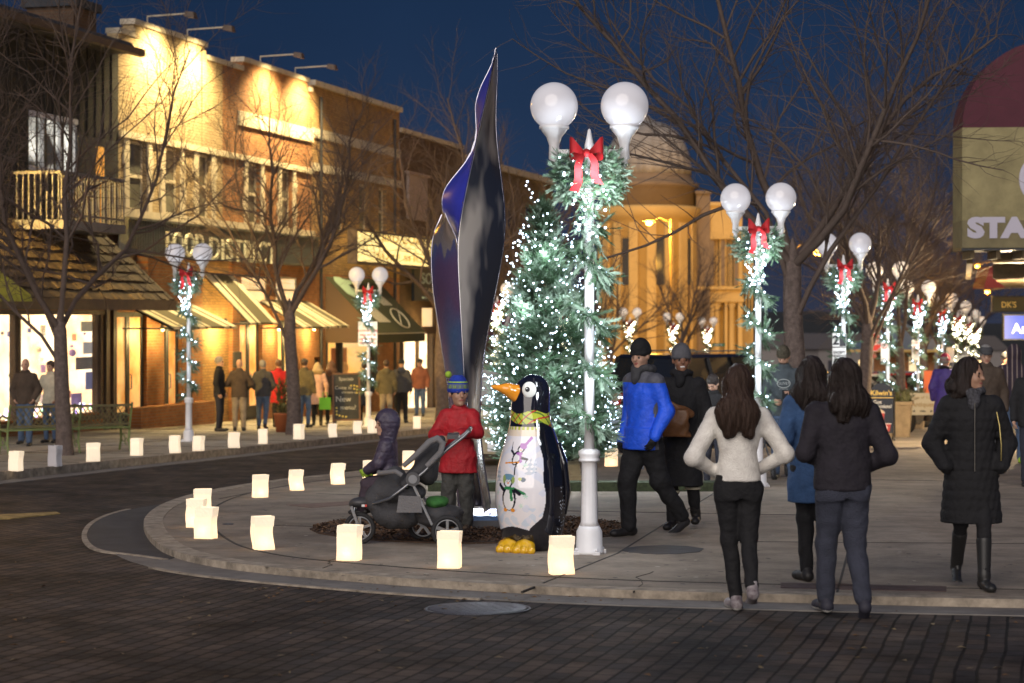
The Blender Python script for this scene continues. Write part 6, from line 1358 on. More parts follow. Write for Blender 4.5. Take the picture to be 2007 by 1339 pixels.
S.build('beak', M('beak_orange', (.72,.26,.015), .12, coat=1), pn)
eb = MB(); ea = FA+.48; ex, ey = math.sin(ea)*.157, -math.cos(ea)*.145; eb.ball((0, 0, 0), (.062, .018, .068), 28, 14); eb.rot(Matrix.Translation((ex, ey, 1.375)) @ Matrix.Rotation(ea, 4, 'Z')); ey_ = eb.build('eye', M('eye_white', (.75,.76,.72), .1, coat=1), pn)
eb = MB(); eb.ball((-.012, -.018, .003), (.02, .006, .022), 16, 8); eb.ball((-.018, -.024, .01), (.006, .002, .006), 8, 6, 1); eb.rot(Matrix.Translation((ex, ey, 1.375)) @ Matrix.Rotation(ea, 4, 'Z')); eb.build('pupil', [m_black, m_white], ey_)
for q, (fx, fy) in enumerate(((-.20, -.20), (-.06, -.27))):
    S = SDF((fx-.2, fy-.16, -.01), (fx+.2, fy+.2, .14), .007)
    for i in (-1, 0, 1): a = FA*.5; S.cone((fx+i*.052*math.cos(a), fy+i*.052*math.sin(a)+.04, .055), (fx+i*.065*math.cos(a)-.01, fy+i*.06*math.sin(a)-.07, .032), .042, .036, .012)
    S.cone((fx, fy+.16, .08), (fx, fy+.02, .055), .05, .06, .03); S.put(lambda x, y, z: z+0*x+0*y, (-9, -9, -9), (9, 9, 0), 0, True); S.build('foot', M('foot_yellow', (.75,.42,.01), .15, coat=1), pn)
S = SDF((.1, -.3, .2), (.45, .25, 1.0), .012); S.loft([(.30, .27, -.02, .03, .05), (.5, .30, -.03, .035, .09), (.75, .275, -.02, .035, .09), (.92, .22, -.01, .03, .05)], .02); S.build('wing', M('penguin_black', (.008,.008,.014), .08, coat=1), pn)

# ------------------------------------------------------------------ twisted metal sculpture
YS = 19.4; ss = FPX/YS
def sp_(px, py, dy=0): return ((px-960)/ss, dy, CH+(HY-py)/ss-gz(YS, LIFT))
sc0 = Vector(((960-CXP)/ss, YS, gz(YS, LIFT)))
sc = empty('metal_sculpture', sc0, 0, 'tall twisted leaf shaped sculpture of polished metal plates with a blue upper blade', 'sculpture')
def metalmix(name, c1, c2, sc_=1.2, rough=.2, st=(1, 1, .35), p0=.4, p1=.6, c3=None):
    m = bpy.data.materials.new(name); m.use_nodes = True; n, l = m.node_tree.nodes, m.node_tree.links; b = n['Principled BSDF']; b.inputs['Metallic'].default_value = .78; b.inputs['Roughness'].default_value = rough
    tc = n.new('ShaderNodeTexCoord'); mp = n.new('ShaderNodeMapping'); mp.inputs['Scale'].default_value = st; nz = n.new('ShaderNodeTexNoise'); nz.inputs['Scale'].default_value = sc_; nz.inputs['Detail'].default_value = 3
    l.new(tc.outputs['Object'], mp.inputs[0]); l.new(mp.outputs[0], nz.inputs['Vector']); cr = n.new('ShaderNodeValToRGB'); cr.color_ramp.elements[0].position = p0; cr.color_ramp.elements[1].position = p1; cr.color_ramp.elements[0].color = (*c1, 1); cr.color_ramp.elements[1].color = (*c2, 1)
    if c3: e_ = cr.color_ramp.elements.new((p0+p1)/2); e_.color = (*c3, 1)
    l.new(nz.outputs['Fac'], cr.inputs[0]); l.new(cr.outputs[0], b.inputs['Base Color']); n2 = n.new('ShaderNodeTexNoise'); n2.inputs['Scale'].default_value = 3; n2.inputs['Detail'].default_value = 8; l.new(mp.outputs[0], n2.inputs['Vector'])
    bp = n.new('ShaderNodeBump'); bp.inputs['Strength'].default_value = .25; bp.inputs['Distance'].default_value = .03; l.new(n2.outputs['Fac'], bp.inputs['Height']); l.new(bp.outputs[0], b.inputs['Normal']); return m
m_sb = M('sculpture_blue', (.05,.06,.50), .3, .2, var=.15, vs=4); m_sd = metalmix('sculpture_steel', (.06,.07,.10), (.66,.62,.57), 2.2, .2, p0=.44, p1=.58)  # light and dark patches put mirror contrast into the steel's colour
m_sd.node_tree.nodes['Principled BSDF'].inputs['Metallic'].default_value = .35
m_sp = metalmix('sculpture_purple', (.30,.18,.36), (.17,.30,.6), 1.1, .22, (1,1,.5), .44, .56); m_se = M('steel_edge', (.7,.7,.8), .15, 1); m_sg = metalmix('sculpture_gold', (.5,.4,.3), (.6,.5,.45), 2, .2)  # gold tone paints a warm highlight onto the lower blade's top
def plate(name, ys, La, Rb, ya, yb, mat, par, thick=.02, bow=.05, edge=None):
    # grid between an edge curve and a ridge curve, interpolated smoothly in height, with real thickness
    N, K = 300, 40; zs = np.linspace(0, 1, N); yv = ys[0]+(ys[-1]-ys[0])*zs
    def ip(c_): 
        c_ = np.array(c_, float); r_ = np.interp(yv, c_[:, 1], c_[:, 0]); ks = 21; p = np.pad(r_, ks//2, mode='edge'); return np.convolve(p, np.ones(ks)/ks, 'valid')
    A, B_ = ip(La), ip(Rb); vs = []
    for side in (0, 1):
        for i in range(N):
            for k in range(K+1):
                t = k/K; px = A[i]+(B_[i]-A[i])*t; dy = ya+(yb-ya)*t-bow*math.sin(t*math.pi)+side*thick; p = sp_(px, yv[i]); vs.append((p[0], dy, p[2]))
    q = K+1; o2 = N*q; fs = []
    for i in range(N-1):
        for k in range(K):
            a = i*q+k; fs.append((a, a+q, a+q+1, a+1)); fs.append((o2+a, o2+a+1, o2+a+q+1, o2+a+q))
        a = i*q; fs.append((a, o2+a, o2+a+q, a+q)); a += K; fs.append((a, a+q, o2+a+q, o2+a))
    for k in range(K): fs.append((k, k+1, o2+k+1, o2+k)); a = (N-1)*q+k; fs.append((a, o2+a, o2+a+1, a+1))
    o = meshobj(name, vs, fs, mat, None, par, True)
    for C_, dy in ((A, ya), (B_, yb)):
        e_ = MB(); e_.tube([Vector(sp_(C_[i], yv[i]))+Vector((0, dy+thick/2, 0)) for i in range(0, N, 8)], .009, 5); e_.build('edge', m_se, o)
    return o
ridge = [(973,97),(966,135),(955,190),(944,235),(935,280),(925,325),(915,370),(905,420),(898,470),(899,530),(903,600),(907,670),(911,750),(916,800),(926,870),(938,940),(950,1002)]
left = [(973,97),(958,130),(940,165),(930,200),(932,235),(933,262),(926,290),(908,318),(885,345),(868,368),(863,395),(867,415),(880,445),(898,471)]
right = [(974,97),(975,140),(972,190),(971,250),(977,310),(984,360),(990,420),(989,465),(980,525),(967,590),(955,650),(947,700),(941,760),(939,830),(945,900),(955,960),(963,1002)]
low = [(868,418),(852,440),(845,470),(843,510),(846,560),(853,610),(861,660),(869,710),(876,755),(880,800),(884,850),(890,920),(898,1002)]
lowr = [(870,418),(885,445),(898,470),(899,530),(903,600),(907,670),(911,750),(914,800),(916,850),(919,920),(924,1002)]
plate('upper_blade', (97, 471), left, ridge, .30, -.12, m_sb, sc); plate('steel_blade', (99, 1002), ridge, right, -.12, .26, m_sd, sc)
plate('lower_blade', (418, 1002), low, lowr, .24, -.10, m_sp, sc); plate('back_blade', (99, 1000), left+low[1:], right, .34, .30, m_sd, sc, bow=-.1)
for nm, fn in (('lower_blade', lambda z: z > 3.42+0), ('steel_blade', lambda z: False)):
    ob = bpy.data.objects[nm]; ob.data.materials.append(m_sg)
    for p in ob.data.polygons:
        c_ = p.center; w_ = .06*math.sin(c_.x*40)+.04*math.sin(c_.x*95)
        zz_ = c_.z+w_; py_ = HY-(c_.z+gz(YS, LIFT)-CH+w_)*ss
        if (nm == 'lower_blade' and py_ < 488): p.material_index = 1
b = MB(); b.box(-.42, .22, -.2, .55, .09, .13); b.build('base_plate', m_sp, sc); b = MB(); b.box(-.46, .30, -.24, .62, 0, .088); b.build('plinth', M('dark_stone', (.09,.09,.1), .5, var=.3), sc)

# ------------------------------------------------------------------ pushchair with three wheels
stz = 222*3.347
STR = at(791, 222, LIFT)
st = empty('pushchair', STR, 0, 'dark grey three wheeled jogging pushchair carrying the toddler', 'pushchair')
def sx_(zx): return (zx-640)/stz
def sz_(zy): return (1166-zy)/stz
m_tyre = M('rubber', (.02,.02,.022), .8); m_alu = M('aluminium', (.24,.25,.27), .3, .8); m_frm = M('frame_grey', (.06,.06,.065), .45); m_fab = M('pushchair_fabric', (.05,.05,.055), .85, var=.2, bump=.5, bs=60); m_fabg = M('pushchair_grey_pad', (.16,.155,.16), .9, var=.15, bump=.5, bs=60)
def wheel(cx, cy_, cz, r, par, sp=5, wd=.045, name='wheel'):
    w = empty(name, (cx, cy_, cz)); w.parent = par
    b = MB(); b.tube([(r*.88*math.cos(t), 0, r*.88*math.sin(t)) for t in [i*math.pi/16 for i in range(32)]], r*.14, 8, closed=True); b.build('tyre', m_tyre, w)
    b = MB(); b.tube([(r*.72*math.cos(t), 0, r*.72*math.sin(t)) for t in [i*math.pi/16 for i in range(32)]], r*.06, 6, closed=True); b.cyl((0, -wd/2, 0), (0, wd/2, 0), r*.2, n=14)
    for i in range(sp): a = 2*math.pi*i/sp+.3; b.bar((0, 0, 0), (r*.72*math.cos(a), 0, r*.72*math.sin(a)), r*.17, .02, up=(0, 1, 0))
    b.build('rim', m_alu, w); return w
wheel(sx_(352), 0, .14, .139, st); wheel(sx_(933), -.27, .14, .139, st); wheel(sx_(760), .27, .14, .139, st)
for y in (-.24, .24):
    b = MB(); b.tube([(sx_(1075), y, sz_(415)), (sx_(1040), y, sz_(450)), (sx_(930), y, sz_(535)), (sx_(780), y, sz_(680)), (sx_(640), y, sz_(790)), (sx_(560), y, sz_(850)), (sx_(430), y*.3, sz_(900)), (sx_(400), y*.2, sz_(905))], .014, 8); b.build('side_tube', m_alu, st)
    b = MB(); b.bar((sx_(700), y*1.02, sz_(735)), (sx_(835), y*1.05, sz_(1020)), .03, .02); b.bar((sx_(835), y*1.05, sz_(1015)), (sx_(933), y, .14), .03, .02); b.build('rear_strut', m_alu, st)
    b = MB(); b.cyl((sx_(710), y*1.02-.02, sz_(725)), (sx_(710), y*1.02+.02, sz_(725)), .062, n=20); b.cyl((sx_(710), y*1.02-.028, sz_(725)), (sx_(710), y*1.02+.028, sz_(725)), .038, n=20, m=1); b.build('fold_hub', [m_frm, m_alu], st)
b = MB(); b.tube([(sx_(1075), y, sz_(415)) for y in (-.24, -.12, 0, .12, .24)], .019, 8); b.build('handlebar', m_frm, st)
b = MB(); b.box(sx_(930), sx_(1005), -.17, .12, sz_(470), sz_(440)); b.build('parent_tray', m_frm, st)
b = MB(); b.bar((sx_(300), -.05, sz_(915)), (sx_(352), -.05, .14), .024); b.bar((sx_(300), .05, sz_(915)), (sx_(352), .05, .14), .024); b.build('front_fork', m_alu, st)
S = SDF((sx_(240), -.2, sz_(960)), (sx_(620), .2, sz_(820)), .009); S.cone((sx_(300), 0, sz_(905)), (sx_(420), 0, sz_(880)), .028, .045, .02); S.ell((sx_(360), 0, sz_(890)), (.10, .085, .045), .02); S.cone((sx_(420), 0, sz_(890)), (sx_(560), 0, sz_(900)), .04, .03, .02); S.build('front_mudguard', m_frm, st)
S = SDF((sx_(380), -.3, sz_(1160)), (sx_(1040), .3, sz_(620)), .014)
S.cone((sx_(450), 0, sz_(880)), (sx_(570), 0, sz_(740)), .10, .12, .06); S.ell((sx_(640), 0, sz_(830)), (.20, .21, .10), .05); S.ell((sx_(600), 0, sz_(980)), (.22, .17, .12), .06); S.warp(wr(.008)); S.build('seat', m_fab, st)
S = SDF((sx_(600), -.34, sz_(900)), (sx_(1000), .34, sz_(400)), .014)
A_, B_ = V3((sx_(660), 0, sz_(760))), V3((sx_(885), 0, sz_(485)))
for y in np.linspace(-.17, .17, 6): S.cone((A_[0], y, A_[2]), (B_[0], y*.85, B_[2]), .045, .035, .05)
S.ell((sx_(800), 0, sz_(660)), (.10, .2, .16), .08); S.warp(wr(.007)); S.build('backrest', m_fab, st)
b = MB(); b.tube([(sx_(650), -.25, sz_(640)), (sx_(740), -.27, sz_(560)), (sx_(820), -.28, sz_(480)), (sx_(870), -.28, sz_(460)), (sx_(905), -.28, sz_(490)), (sx_(890), -.28, sz_(550)), (sx_(800), -.28, sz_(640))], [.022, .026, .03, .032, .03, .028, .024], 10); b.build('canopy_roll', m_fabg, st)
S = SDF((sx_(560), -.32, sz_(1160)), (sx_(1040), .32, sz_(850)), .016); S.ell((sx_(860), 0, sz_(960)), (.24, .20, .085), .05); S.ell((sx_(880), 0, sz_(1010)), (.2, .19, .06), .05); S.warp(wr(.008)); S.build('basket', m_fab, st)
S = SDF((sx_(780), -.3, sz_(960)), (sx_(960), .3, sz_(800)), .014); S.ell((sx_(860), -.03, sz_(885)), (.10, .15, .055), .02); S.warp(wr(.01, 1.5)); go = S.build('green_blanket', cloth('leaf_green', (.03,.13,.025)))
go.location = STR; tag(go, 'green cloth bundle lying in the pushchair basket', 'blanket')
b = MB(); b.prism([(sx_(620), sz_(830)), (sx_(760), sz_(835)), (sx_(770), sz_(940)), (sx_(605), sz_(940))], -.265, -.255); b.build('side_pocket', m_fabg, st)
b = MB(); b.tube([(sx_(490), -.19, sz_(690)), (sx_(600), -.26, sz_(675)), (sx_(640), -.26, sz_(700))], .022, 8); b.tube([(sx_(490), -.19, sz_(690)), (sx_(480), 0, sz_(690)), (sx_(490), .19, sz_(690))], .022, 8); b.build('safety_bar', m_fabg, st)
b = MB(); b.box(sx_(370), sx_(405), -.092, -.088, sz_(915), sz_(900), 0); b.box(sx_(390), sx_(405), -.0935, -.0921, sz_(915), sz_(900), 1); b.build('reflector', [M('refl_white', (.7,.7,.7), .3), M('refl_red', (.6,.05,.04), .3)], st)

# second pushchair, pushed by the bearded man
S2 = at(1532, 140, LIFT)
s2 = empty('pushchair', S2, R(20), 'black pushchair with round hood behind the white hooded woman', 'pushchair')
for x, y in ((-.26, -.25), (.26, -.25), (-.24, .30), (.24, .30)): w = wheel(x, y, .11, .11, s2); w.rotation_euler = (0, 0, R(75))
b = MB()
for x in (-.25, .25): b.tube([(x, -.25, .12), (x, .12, .62), (x, .42, 1.02)], .014, 6); b.tube([(x, .30, .12), (x, -.05, .6)], .014, 6)
b.tube([(-.25, .42, 1.02), (.25, .42, 1.02)], .018, 6); b.build('frame', m_frm, s2)
S = SDF((-.32, -.4, .3), (.32, .4, 1.15), .014); S.ell((0, .05, .78), (.23, .27, .30), .02); S.ell((0, -.18, .70), (.19, .26, .24), 0, True); S.ell((0, .0, .48), (.2, .26, .08), .04); S.build('hood', m_fab, s2)
b = MB(); b.tube([(.23*math.cos(t), -.10-.04*math.sin(t), .74+.30*math.sin(t)) for t in [i*math.pi/12 for i in range(13)]], .012, 6); b.build('hood_rim', m_fabg, s2)
S = SDF((-.3, -.4, .3), (.3, .3, .7), .014); S.ell((0, -.12, .50), (.17, .18, .1), .03); S.warp(wr(.015, 2)); S.build('blanket_pile', cloth('mixed_blanket', (.25,.25,.22), var=.8, vs=25), s2)
b = MB(); b.ball((.12, -.30, .5), (.05, .04, .06), 12, 8); b.build('green_toy', M('toy_green', (.2,.6,.05), .5), s2)
# ------------------------------------------------------------------ benches
m_bgreen = M('bench_green', (.17,.22,.075), .5, var=.25, vs=8); m_bslat = M('bench_lattice', (.14,.12,.055), .6, var=.3, vs=8); m_bgrey = M('bench_grey', (.22,.27,.33), .5)
def iron_bench(loc, rz, label, W=1.5):
    e = empty('park_bench', loc, rz, label, 'bench', 'green iron benches')
    for s in (-1, 1):
        x = s*W/2; b = MB(); b.tube([(x, .26, 0), (x, .18, .18), (x, .2, .40)], .022, 6); b.tube([(x, -.28, 0), (x, -.2, .2), (x, -.22, .42), (x, .2, .40)], .022, 6); b.tube([(x, .2, .40), (x, .26, .62), (x, .34, .86)], .022, 6)
        b.tube([(x, -.24, .42), (x, -.26, .6), (x, -.1, .66), (x, .26, .62)], .02, 6)
        b.tube([(x, -.1+.07*math.cos(t), .22+.07*math.sin(t)) for t in [i*math.pi/5 for i in range(9)]], .01, 5); b.tube([(x, .05+.06*math.cos(t), .16+.06*math.sin(t)) for t in [i*math.pi/5 for i in range(9)]], .01, 5); b.build('side_frame', m_bgreen, e)
    b = MB()
    for i in range(6): y = -.22+i*.085; b.box(-W/2, W/2, y, y+.06, .41, .435)
    b.build('seat', m_bgreen, e)
    b = MB(); n = 12
    for i in range(n+1):
        x = -W/2+.05+(W-.1)*i/n; 
        for j in (-1, 1): x2 = x+j*.22; x2c = max(-W/2+.03, min(W/2-.03, x2)); f = abs((x2c-x)/.22) or 1; b.bar((x, .235, .50), (x2c, .235+.085*f, .50+.30*f), .018, .012)
    b.bar((-W/2, .225, .485), (W/2, .225, .485), .035); b.bar((-W/2, .325, .82), (W/2, .325, .82), .04); b.build('backrest', m_bslat, e); return e
v = at(62, 112, LL); v.z = gz(v.y, LL); iron_bench(at(78, 114, LL), R(212), 'first green iron bench, nearest the left picture edge', 1.25)
iron_bench(at(190, 111, LL), R(212), 'second green iron bench, right of the forked tree trunk', 1.05)
def slat_bench(loc, rz, label, W=1.8):
    e = empty('park_bench', loc, rz, label, 'bench', 'grey slatted benches')
    for k in range(5): b = MB(); b.box(-W/2, W/2, .20+k*.012, .225+k*.012, .50+k*.085, .565+k*.085); b.build('back_slat', m_bgrey, e)
    b = MB(); [b.box(-W/2, W/2, -.25+i*.11, -.16+i*.11, .42, .445) for i in range(4)]; b.build('seat', m_bgrey, e)
    for s in (-1, 1): b = MB(); x = s*(W/2-.15); b.box(x-.03, x+.03, -.25, .2, .36, .419); b.box(x-.03, x+.03, .14, .19, 0, .36); b.box(x-.03, x+.03, -.25, -.2, 0, .36); b.box(x-.03, x+.03, .226, .27, .36, .9); b.build('leg', m_iron, e)
slat_bench(at(1160, 128, LIFT), R(0), 'grey slatted bench behind the white lamp post')
b = MB(); b.box(-1.9, 1.9, -.15, .15, 0, .14); e = b.build('planter_kerb', m_grass, loc=at(1130, 150, LIFT)+Vector((0, -.9, 0))); tag(e, 'low green planted edging behind the penguin and lamp post', 'planter edging')

# ------------------------------------------------------------------ parked cars
m_tail = M('tail_lamp', (.4,.02,.01), .2, em=.04, emc=(1,.05,.02)); m_head = M('head_lamp', (.7,.7,.65), .1, coat=1); m_cg = M('car_glass', (.015,.017,.02), .04, spec=.8, coat=.5)
def car(name, loc, rz, label, paint, L=4.6, W=1.82, H=1.45, suv=False, group='parked cars'):
    e = empty(name, loc, rz, label, 'car', group); h = L/2; bz = .22 if not suv else .3; belt = .88 if not suv else 1.05; hood = .82 if not suv else 1.02
    # lower body loft along y (front = +y)
    st_ = [(-h, .35, belt-.12, .80), (-h+.10, bz, belt, .92), (-h+.5, bz, belt+.03, .98), (-.6, bz-.02, belt+.02, 1), (.75, bz-.02, belt, 1), (h-.9, bz, hood, .97), (h-.25, bz, hood-.12, .90), (h-.05, .3, hood-.28, .78), (h, .38, hood-.36, .70)]
    vs, fs = [], []; K = 14
    for y, z0, z1, w in st_:
        w *= W/2; m_ = (z0+z1)/2
        for x, z in [(-w*.86, z0), (-w*.97, z0+.08), (-w, m_), (-w*.985, z1-.12), (-w*.93, z1-.02), (-w*.6, z1+.02), (-w*.2, z1+.035), (w*.2, z1+.035), (w*.6, z1+.02), (w*.93, z1-.02), (w*.985, z1-.12), (w, m_), (w*.97, z0+.08), (w*.86, z0)]: vs.append((x, y, z))
    n = len(st_)
    for i in range(n-1):
        for j in range(K): fs.append((i*K+j, (i+1)*K+j, (i+1)*K+(j+1) % K, i*K+(j+1) % K))
    fs += [tuple(range(K)), tuple((n-1)*K+j for j in range(K))[::-1]]
    meshobj('body', vs, fs, paint, None, e, True)
    if suv: cs = [(-h+.12, -h+.32), (h-1.25, h-1.95)]
    else: cs = [(-h+.55, -h+1.25), (h-1.35, h-2.1)]
    (yb0, yb1), (yf0, yf1) = cs; w0, w1 = W/2*.93, W/2*.74
    def cab(z, f, ins=0): y0 = yb0+(yb1-yb0)*f; y1 = yf0+(yf1-yf0)*f; w = w0+(w1-w0)*f; return [(-w+ins, y0+ins, z), (w-ins, y0+ins, z), (w-ins, y1-ins, z), (-w+ins, y1-ins, z)]
    g = MB(); g.hexa(cab(belt-.02, 0), cab(H-.06, .93)); g.build('windows', m_cg, e)
    g = MB(); a, b_ = cab(H-.06, .90), cab(H, 1.12); g.hexa([(x*1.03, y*1.01, z) for x, y, z in a], b_); 
    lo, hi = cab(belt-.01, 0), cab(H-.06, .93)
    for i in range(4): g.bar(Vector(lo[i])*1.005, Vector(hi[i])*1.005, .08, .08)
    for s in (-1, 1):
        for f in ((.5,) if not suv else (.36, .66)):
            y0 = yb0+(yf0-yb0)*f; y1 = yb1+(yf1-yb1)*f; g.bar((s*(w0+.004), y0, belt), (s*(w1+.045), y1, H-.07), .07, .06)
    g.build('roof', paint, e)
    for sx in (-1, 1):
        for wy in (-h+.85, h-.9):
            w = empty('wheel', (sx*(W/2-.11), wy, .33)); w.parent = e; r = .33
            b = MB(); b.lathe([(.2, -.11), (.31, -.11), (.33, -.07), (.33, .07), (.31, .11), (.2, .11)], 24); b.rot(Matrix.Rotation(math.pi/2, 4, 'Y')); b.build('tyre', m_tyre, w)
            b = MB(); b.lathe([(.0, -.06), (.2, -.09), (.215, -.10), (.215, .10), (.2, .09), (.0, .06)], 16); b.rot(Matrix.Rotation(math.pi/2, 4, 'Y')); b.build('rim', m_alu, w)
        b = MB(); b.box(sx*W/2*.62-.17, sx*W/2*.62+.17, -h-.02+.0, -h+.12, belt-.33 if not suv else belt-.25, belt-.14 if not suv else belt+.08); b.build('tail_light', m_tail, e)
        b = MB(); b.ball((sx*W/2*.62, h-.14, hood-.30), (.2, .12, .09), 10, 6); b.build('headlight', m_head, e)
        b = MB(); b.box(sx*(W/2+.02), sx*(W/2+.18), yf0-.35, yf0-.2, belt-.02, belt+.13); b.build('mirror', paint, e)
    b = MB(); b.box(-W/2*.8, W/2*.8, -h-.07, -h+.05, .32, .55); b.box(-W/2*.8, W/2*.8, h-.06, h+.06, .3, .5); b.build('bumper', paint if suv else m_frm, e)
    b = MB(); b.box(-.26, .26, -h-.085, -h-.071, .56 if not suv else .36, .68 if not suv else .48); b.build('number_plate', m_white, e)
    if suv:
        for s in (-1, 1): b = MB(); b.tube([(s*.6, yb1+.2, H+.0), (s*.6, yb1+.3, H+.06), (s*.6, yf1-.3, H+.06), (s*.6, yf1-.2, H)], .018, 6); b.build('roof_rail', m_frm, e)
    return e
def paint(n, c, met=.3): return M('paint_'+n, c, .22, met, coat=.8)
def rd_(px, s): v = at(px, s, 0); return v
car('parked_suv', rd_(1395, 95), R(-42), 'large black car with roof rails behind the man in blue', paint('black', (.012,.012,.014)), 4.9, 1.95, 1.9, True)
car('parked_car', rd_(1062, 117), R(-15), 'beige car behind the foot of the sculpture and fir tree', paint('beige', (.42,.36,.24)), 4.7, 1.9, 1.7, True)
car('parked_car', rd_(1640, 83), R(-55), 'silver car behind the lamp with the tall parking notice', paint('silver', (.45,.45,.44), .6))
car('parked_car', rd_(1600, 68), R(-30), 'dark car behind the bearded man', paint('dark_grey', (.03,.035,.04)))
car('parked_car', rd_(1760, 66), R(-60), 'red car behind the chocolate sign', paint('red', (.35,.03,.02)))
car('parked_car', rd_(1690, 76), R(-60), 'white car with its bonnet beside the chocolate sign', paint('white', (.6,.56,.48), .1))
car('parked_car', rd_(1790, 55), R(-50), 'pale car far down the street behind the planters', paint('pale', (.4,.38,.34)))
car('parked_car', rd_(1700, 55), R(-50), 'green car far down the street behind the stop sign', paint('green', (.05,.09,.06)))
car('parked_car', rd_(1545, 58), R(-50), 'pale car far down the street left of the big trunk', paint('cream', (.5,.45,.35)))

# ------------------------------------------------------------------ signs
m_sw = M('sign_white', (.72,.72,.70), .5); m_sr = M('sign_red', (.55,.02,.015), .4, em=.12, emc=(1,.05,.03)); m_sk = M('sign_ink', (.03,.03,.035), .6); m_sg2 = M('sign_green', (.02,.16,.08), .5); m_srd = M('sign_red_ink', (.5,.04,.03), .6)
def panel(name, loc, rz, w, h, label, lines, z0, mat=None, ink=None, cat='sign', post=None, dy=-.09, group=None, th=.012):
    e = empty(name, loc, rz, label, cat, group); b = MB(); b.box(-w/2, w/2, dy-th, dy, z0, z0+h); b.build('panel', mat or m_sw, e)
    t = MB()
    for txt, sz, z, *k in lines: textmb(t, txt, sz, 0, dy-th-.002, z0+z, ext=.002, bold=k[0] if k else .002, xs=k[1] if len(k) > 1 else 1)
    if lines: t.build('lettering', ink or m_sk, e)
    if post: b = MB(); b.cyl((0, 0, 0), (0, 0, post), .03, n=8); b.build('post', m_alu, e)
    return e
v = at(722, 79.5, LL)
n = panel('notice_board', v, R(-5), .47, .60, 'white notice about the downtown area on the left lamp post', [('DOWNTOWN', .072, .35), ('AREA MAY BE', .066, .25), ('UNDER POLICE', .062, .15), ('VIDEO SURVEILLANCE', .040, .06)], 2.0, ink=m_srd)
b = MB(); b.ball((0, -.105, 2.50), (.075, .006, .028), 14, 6); b.tube([(-.06, -.108, 2.46), (-.02, -.108, 2.53), (.05, -.108, 2.52), (.09, -.108, 2.47)], .008, 5); b.build('camera_symbol', m_sk, n)
v = at(1645, 110, LIFT)
n = panel('parking_sign', v, R(-10), .24, .60, 'tall white parking notice with big number 2 on the third lamp', [('EXCEPT', .058, .50), ('HOLIDAYS', .050, .44)]+[(t, .034, .385-i*.042) for i, t in enumerate(['Handicapped', 'vehicle and', 'Motor Coach', 'parking on', 'Overtime at', '2 hr parking', 'towed at', 'owner cost'])], 1.30, group='parking signs on lamp posts')
b = MB(); b.box(-.12, .12, -.103, -.09, 1.92, 2.16); b.build('number_panel', m_sw, n); t = MB(); textmb(t, '2', .22, -.06, -.106, 1.96, ext=.002, bold=.008); t.build('number', m_sk, n)
b = MB(); b.box(.005, .115, -.108, -.104, 1.93, 2.15); b.build('tow_symbol', m_sk, n)
v = at(1733, 86.5, LIFT); n = panel('parking_sign', v, R(-8), .16, .50, 'narrow white no parking sign with red circle on the fourth lamp', [('NO', .04, .10), ('PARKING', .028, .05)], 1.62, group='parking signs on lamp posts')
b = MB(); b.tube([(.055*math.cos(t), -.106, 2.03+.055*math.sin(t)) for t in [i*math.pi/12 for i in range(24)]], .008, 5, closed=True); b.bar((-.04, -.107, 2.07), (.04, -.107, 1.99), .012, .004); b.build('red_circle', m_srd, n); t = MB(); textmb(t, 'P', .10, 0, -.105, 1.995, ext=.001, bold=.004); t.build('letter', m_sk, n)
v = at(1794, 70.8, LIFT); panel('parking_sign', v, R(-8), .2, .55, 'white two hour parking sign on the fifth lamp', [('2 HR', .07, .44)]+[(t, .03, .36-i*.045) for i, t in enumerate(['PARKING', 'EXCEPT', 'HOLIDAYS', 'TOW ZONE', 'AHEAD'])], 1.75, ink=m_srd, group='parking signs on lamp posts')
v = at(1862, 60, LIFT); panel('parking_sign', v, R(-8), .25, .5, 'plain white sign seen edge on near the crimson hat', [], 1.7, group='parking signs on lamp posts')
v = at(1887, 54, LIFT); panel('one_way_sign', v, R(-8), .36, .6, 'white END ONE WAY sign on the right row of lamps', [('END', .15, .43, .004), ('ONE', .15, .24, .004), ('WAY', .15, .05, .004)], 1.55, group='one way signs')
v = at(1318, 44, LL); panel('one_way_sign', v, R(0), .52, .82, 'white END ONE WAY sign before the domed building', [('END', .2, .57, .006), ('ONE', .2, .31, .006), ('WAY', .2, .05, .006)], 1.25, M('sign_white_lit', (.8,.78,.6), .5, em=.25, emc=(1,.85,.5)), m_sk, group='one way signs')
v = at(1408, 41, LL); panel('street_name_sign', v, R(0), .62, .15, 'green street name sign beside the third lamp before the domed building', [('SHIP ST', .12, .03, .003)], 2.45, m_sg2, m_sw)
v = at(1391, 41.5, LL); panel('blue_sign_panel', v, R(0), .7, .9, 'plain blue grey panel beside the third lamp before the domed building', [], .9, M('blue_grey', (.2,.27,.36), .5))
# stop sign
v = at(1711, 66, LIFT); ss_ = empty('stop_sign', v, R(-6), 'red octagonal STOP sign half hidden by a tree trunk', 'sign'); zc_ = CH+(HY-671)/66-v.z; r_ = .30
b = MB(); b.prism([(r_*math.cos(a), zc_+r_*math.sin(a)) for a in [math.pi/8+i*math.pi/4 for i in range(8)]], -.05, -.04); b.build('panel', m_sr, ss_)
b = MB(); b.tube([(r_*.94*math.cos(a), -.052, zc_+r_*.94*math.sin(a)) for a in [math.pi/8+i*math.pi/4 for i in range(8)]], .012, 4, closed=True, sm=False); b.build('border', m_sw, ss_); t = MB(); textmb(t, 'STOP', .2, 0, -.053, zc_-.07, bold=.006); t.build('lettering', m_sw, ss_); b = MB(); b.cyl((0, 0, 0), (0, 0, zc_), .025, n=8); b.build('post', m_alu, ss_)
b = MB(); b.box(-.1, .1, -.05, -.04, zc_-.46, zc_-.34); b.build('plate', M('plate_red', (.4,.1,.08), .5), ss_)
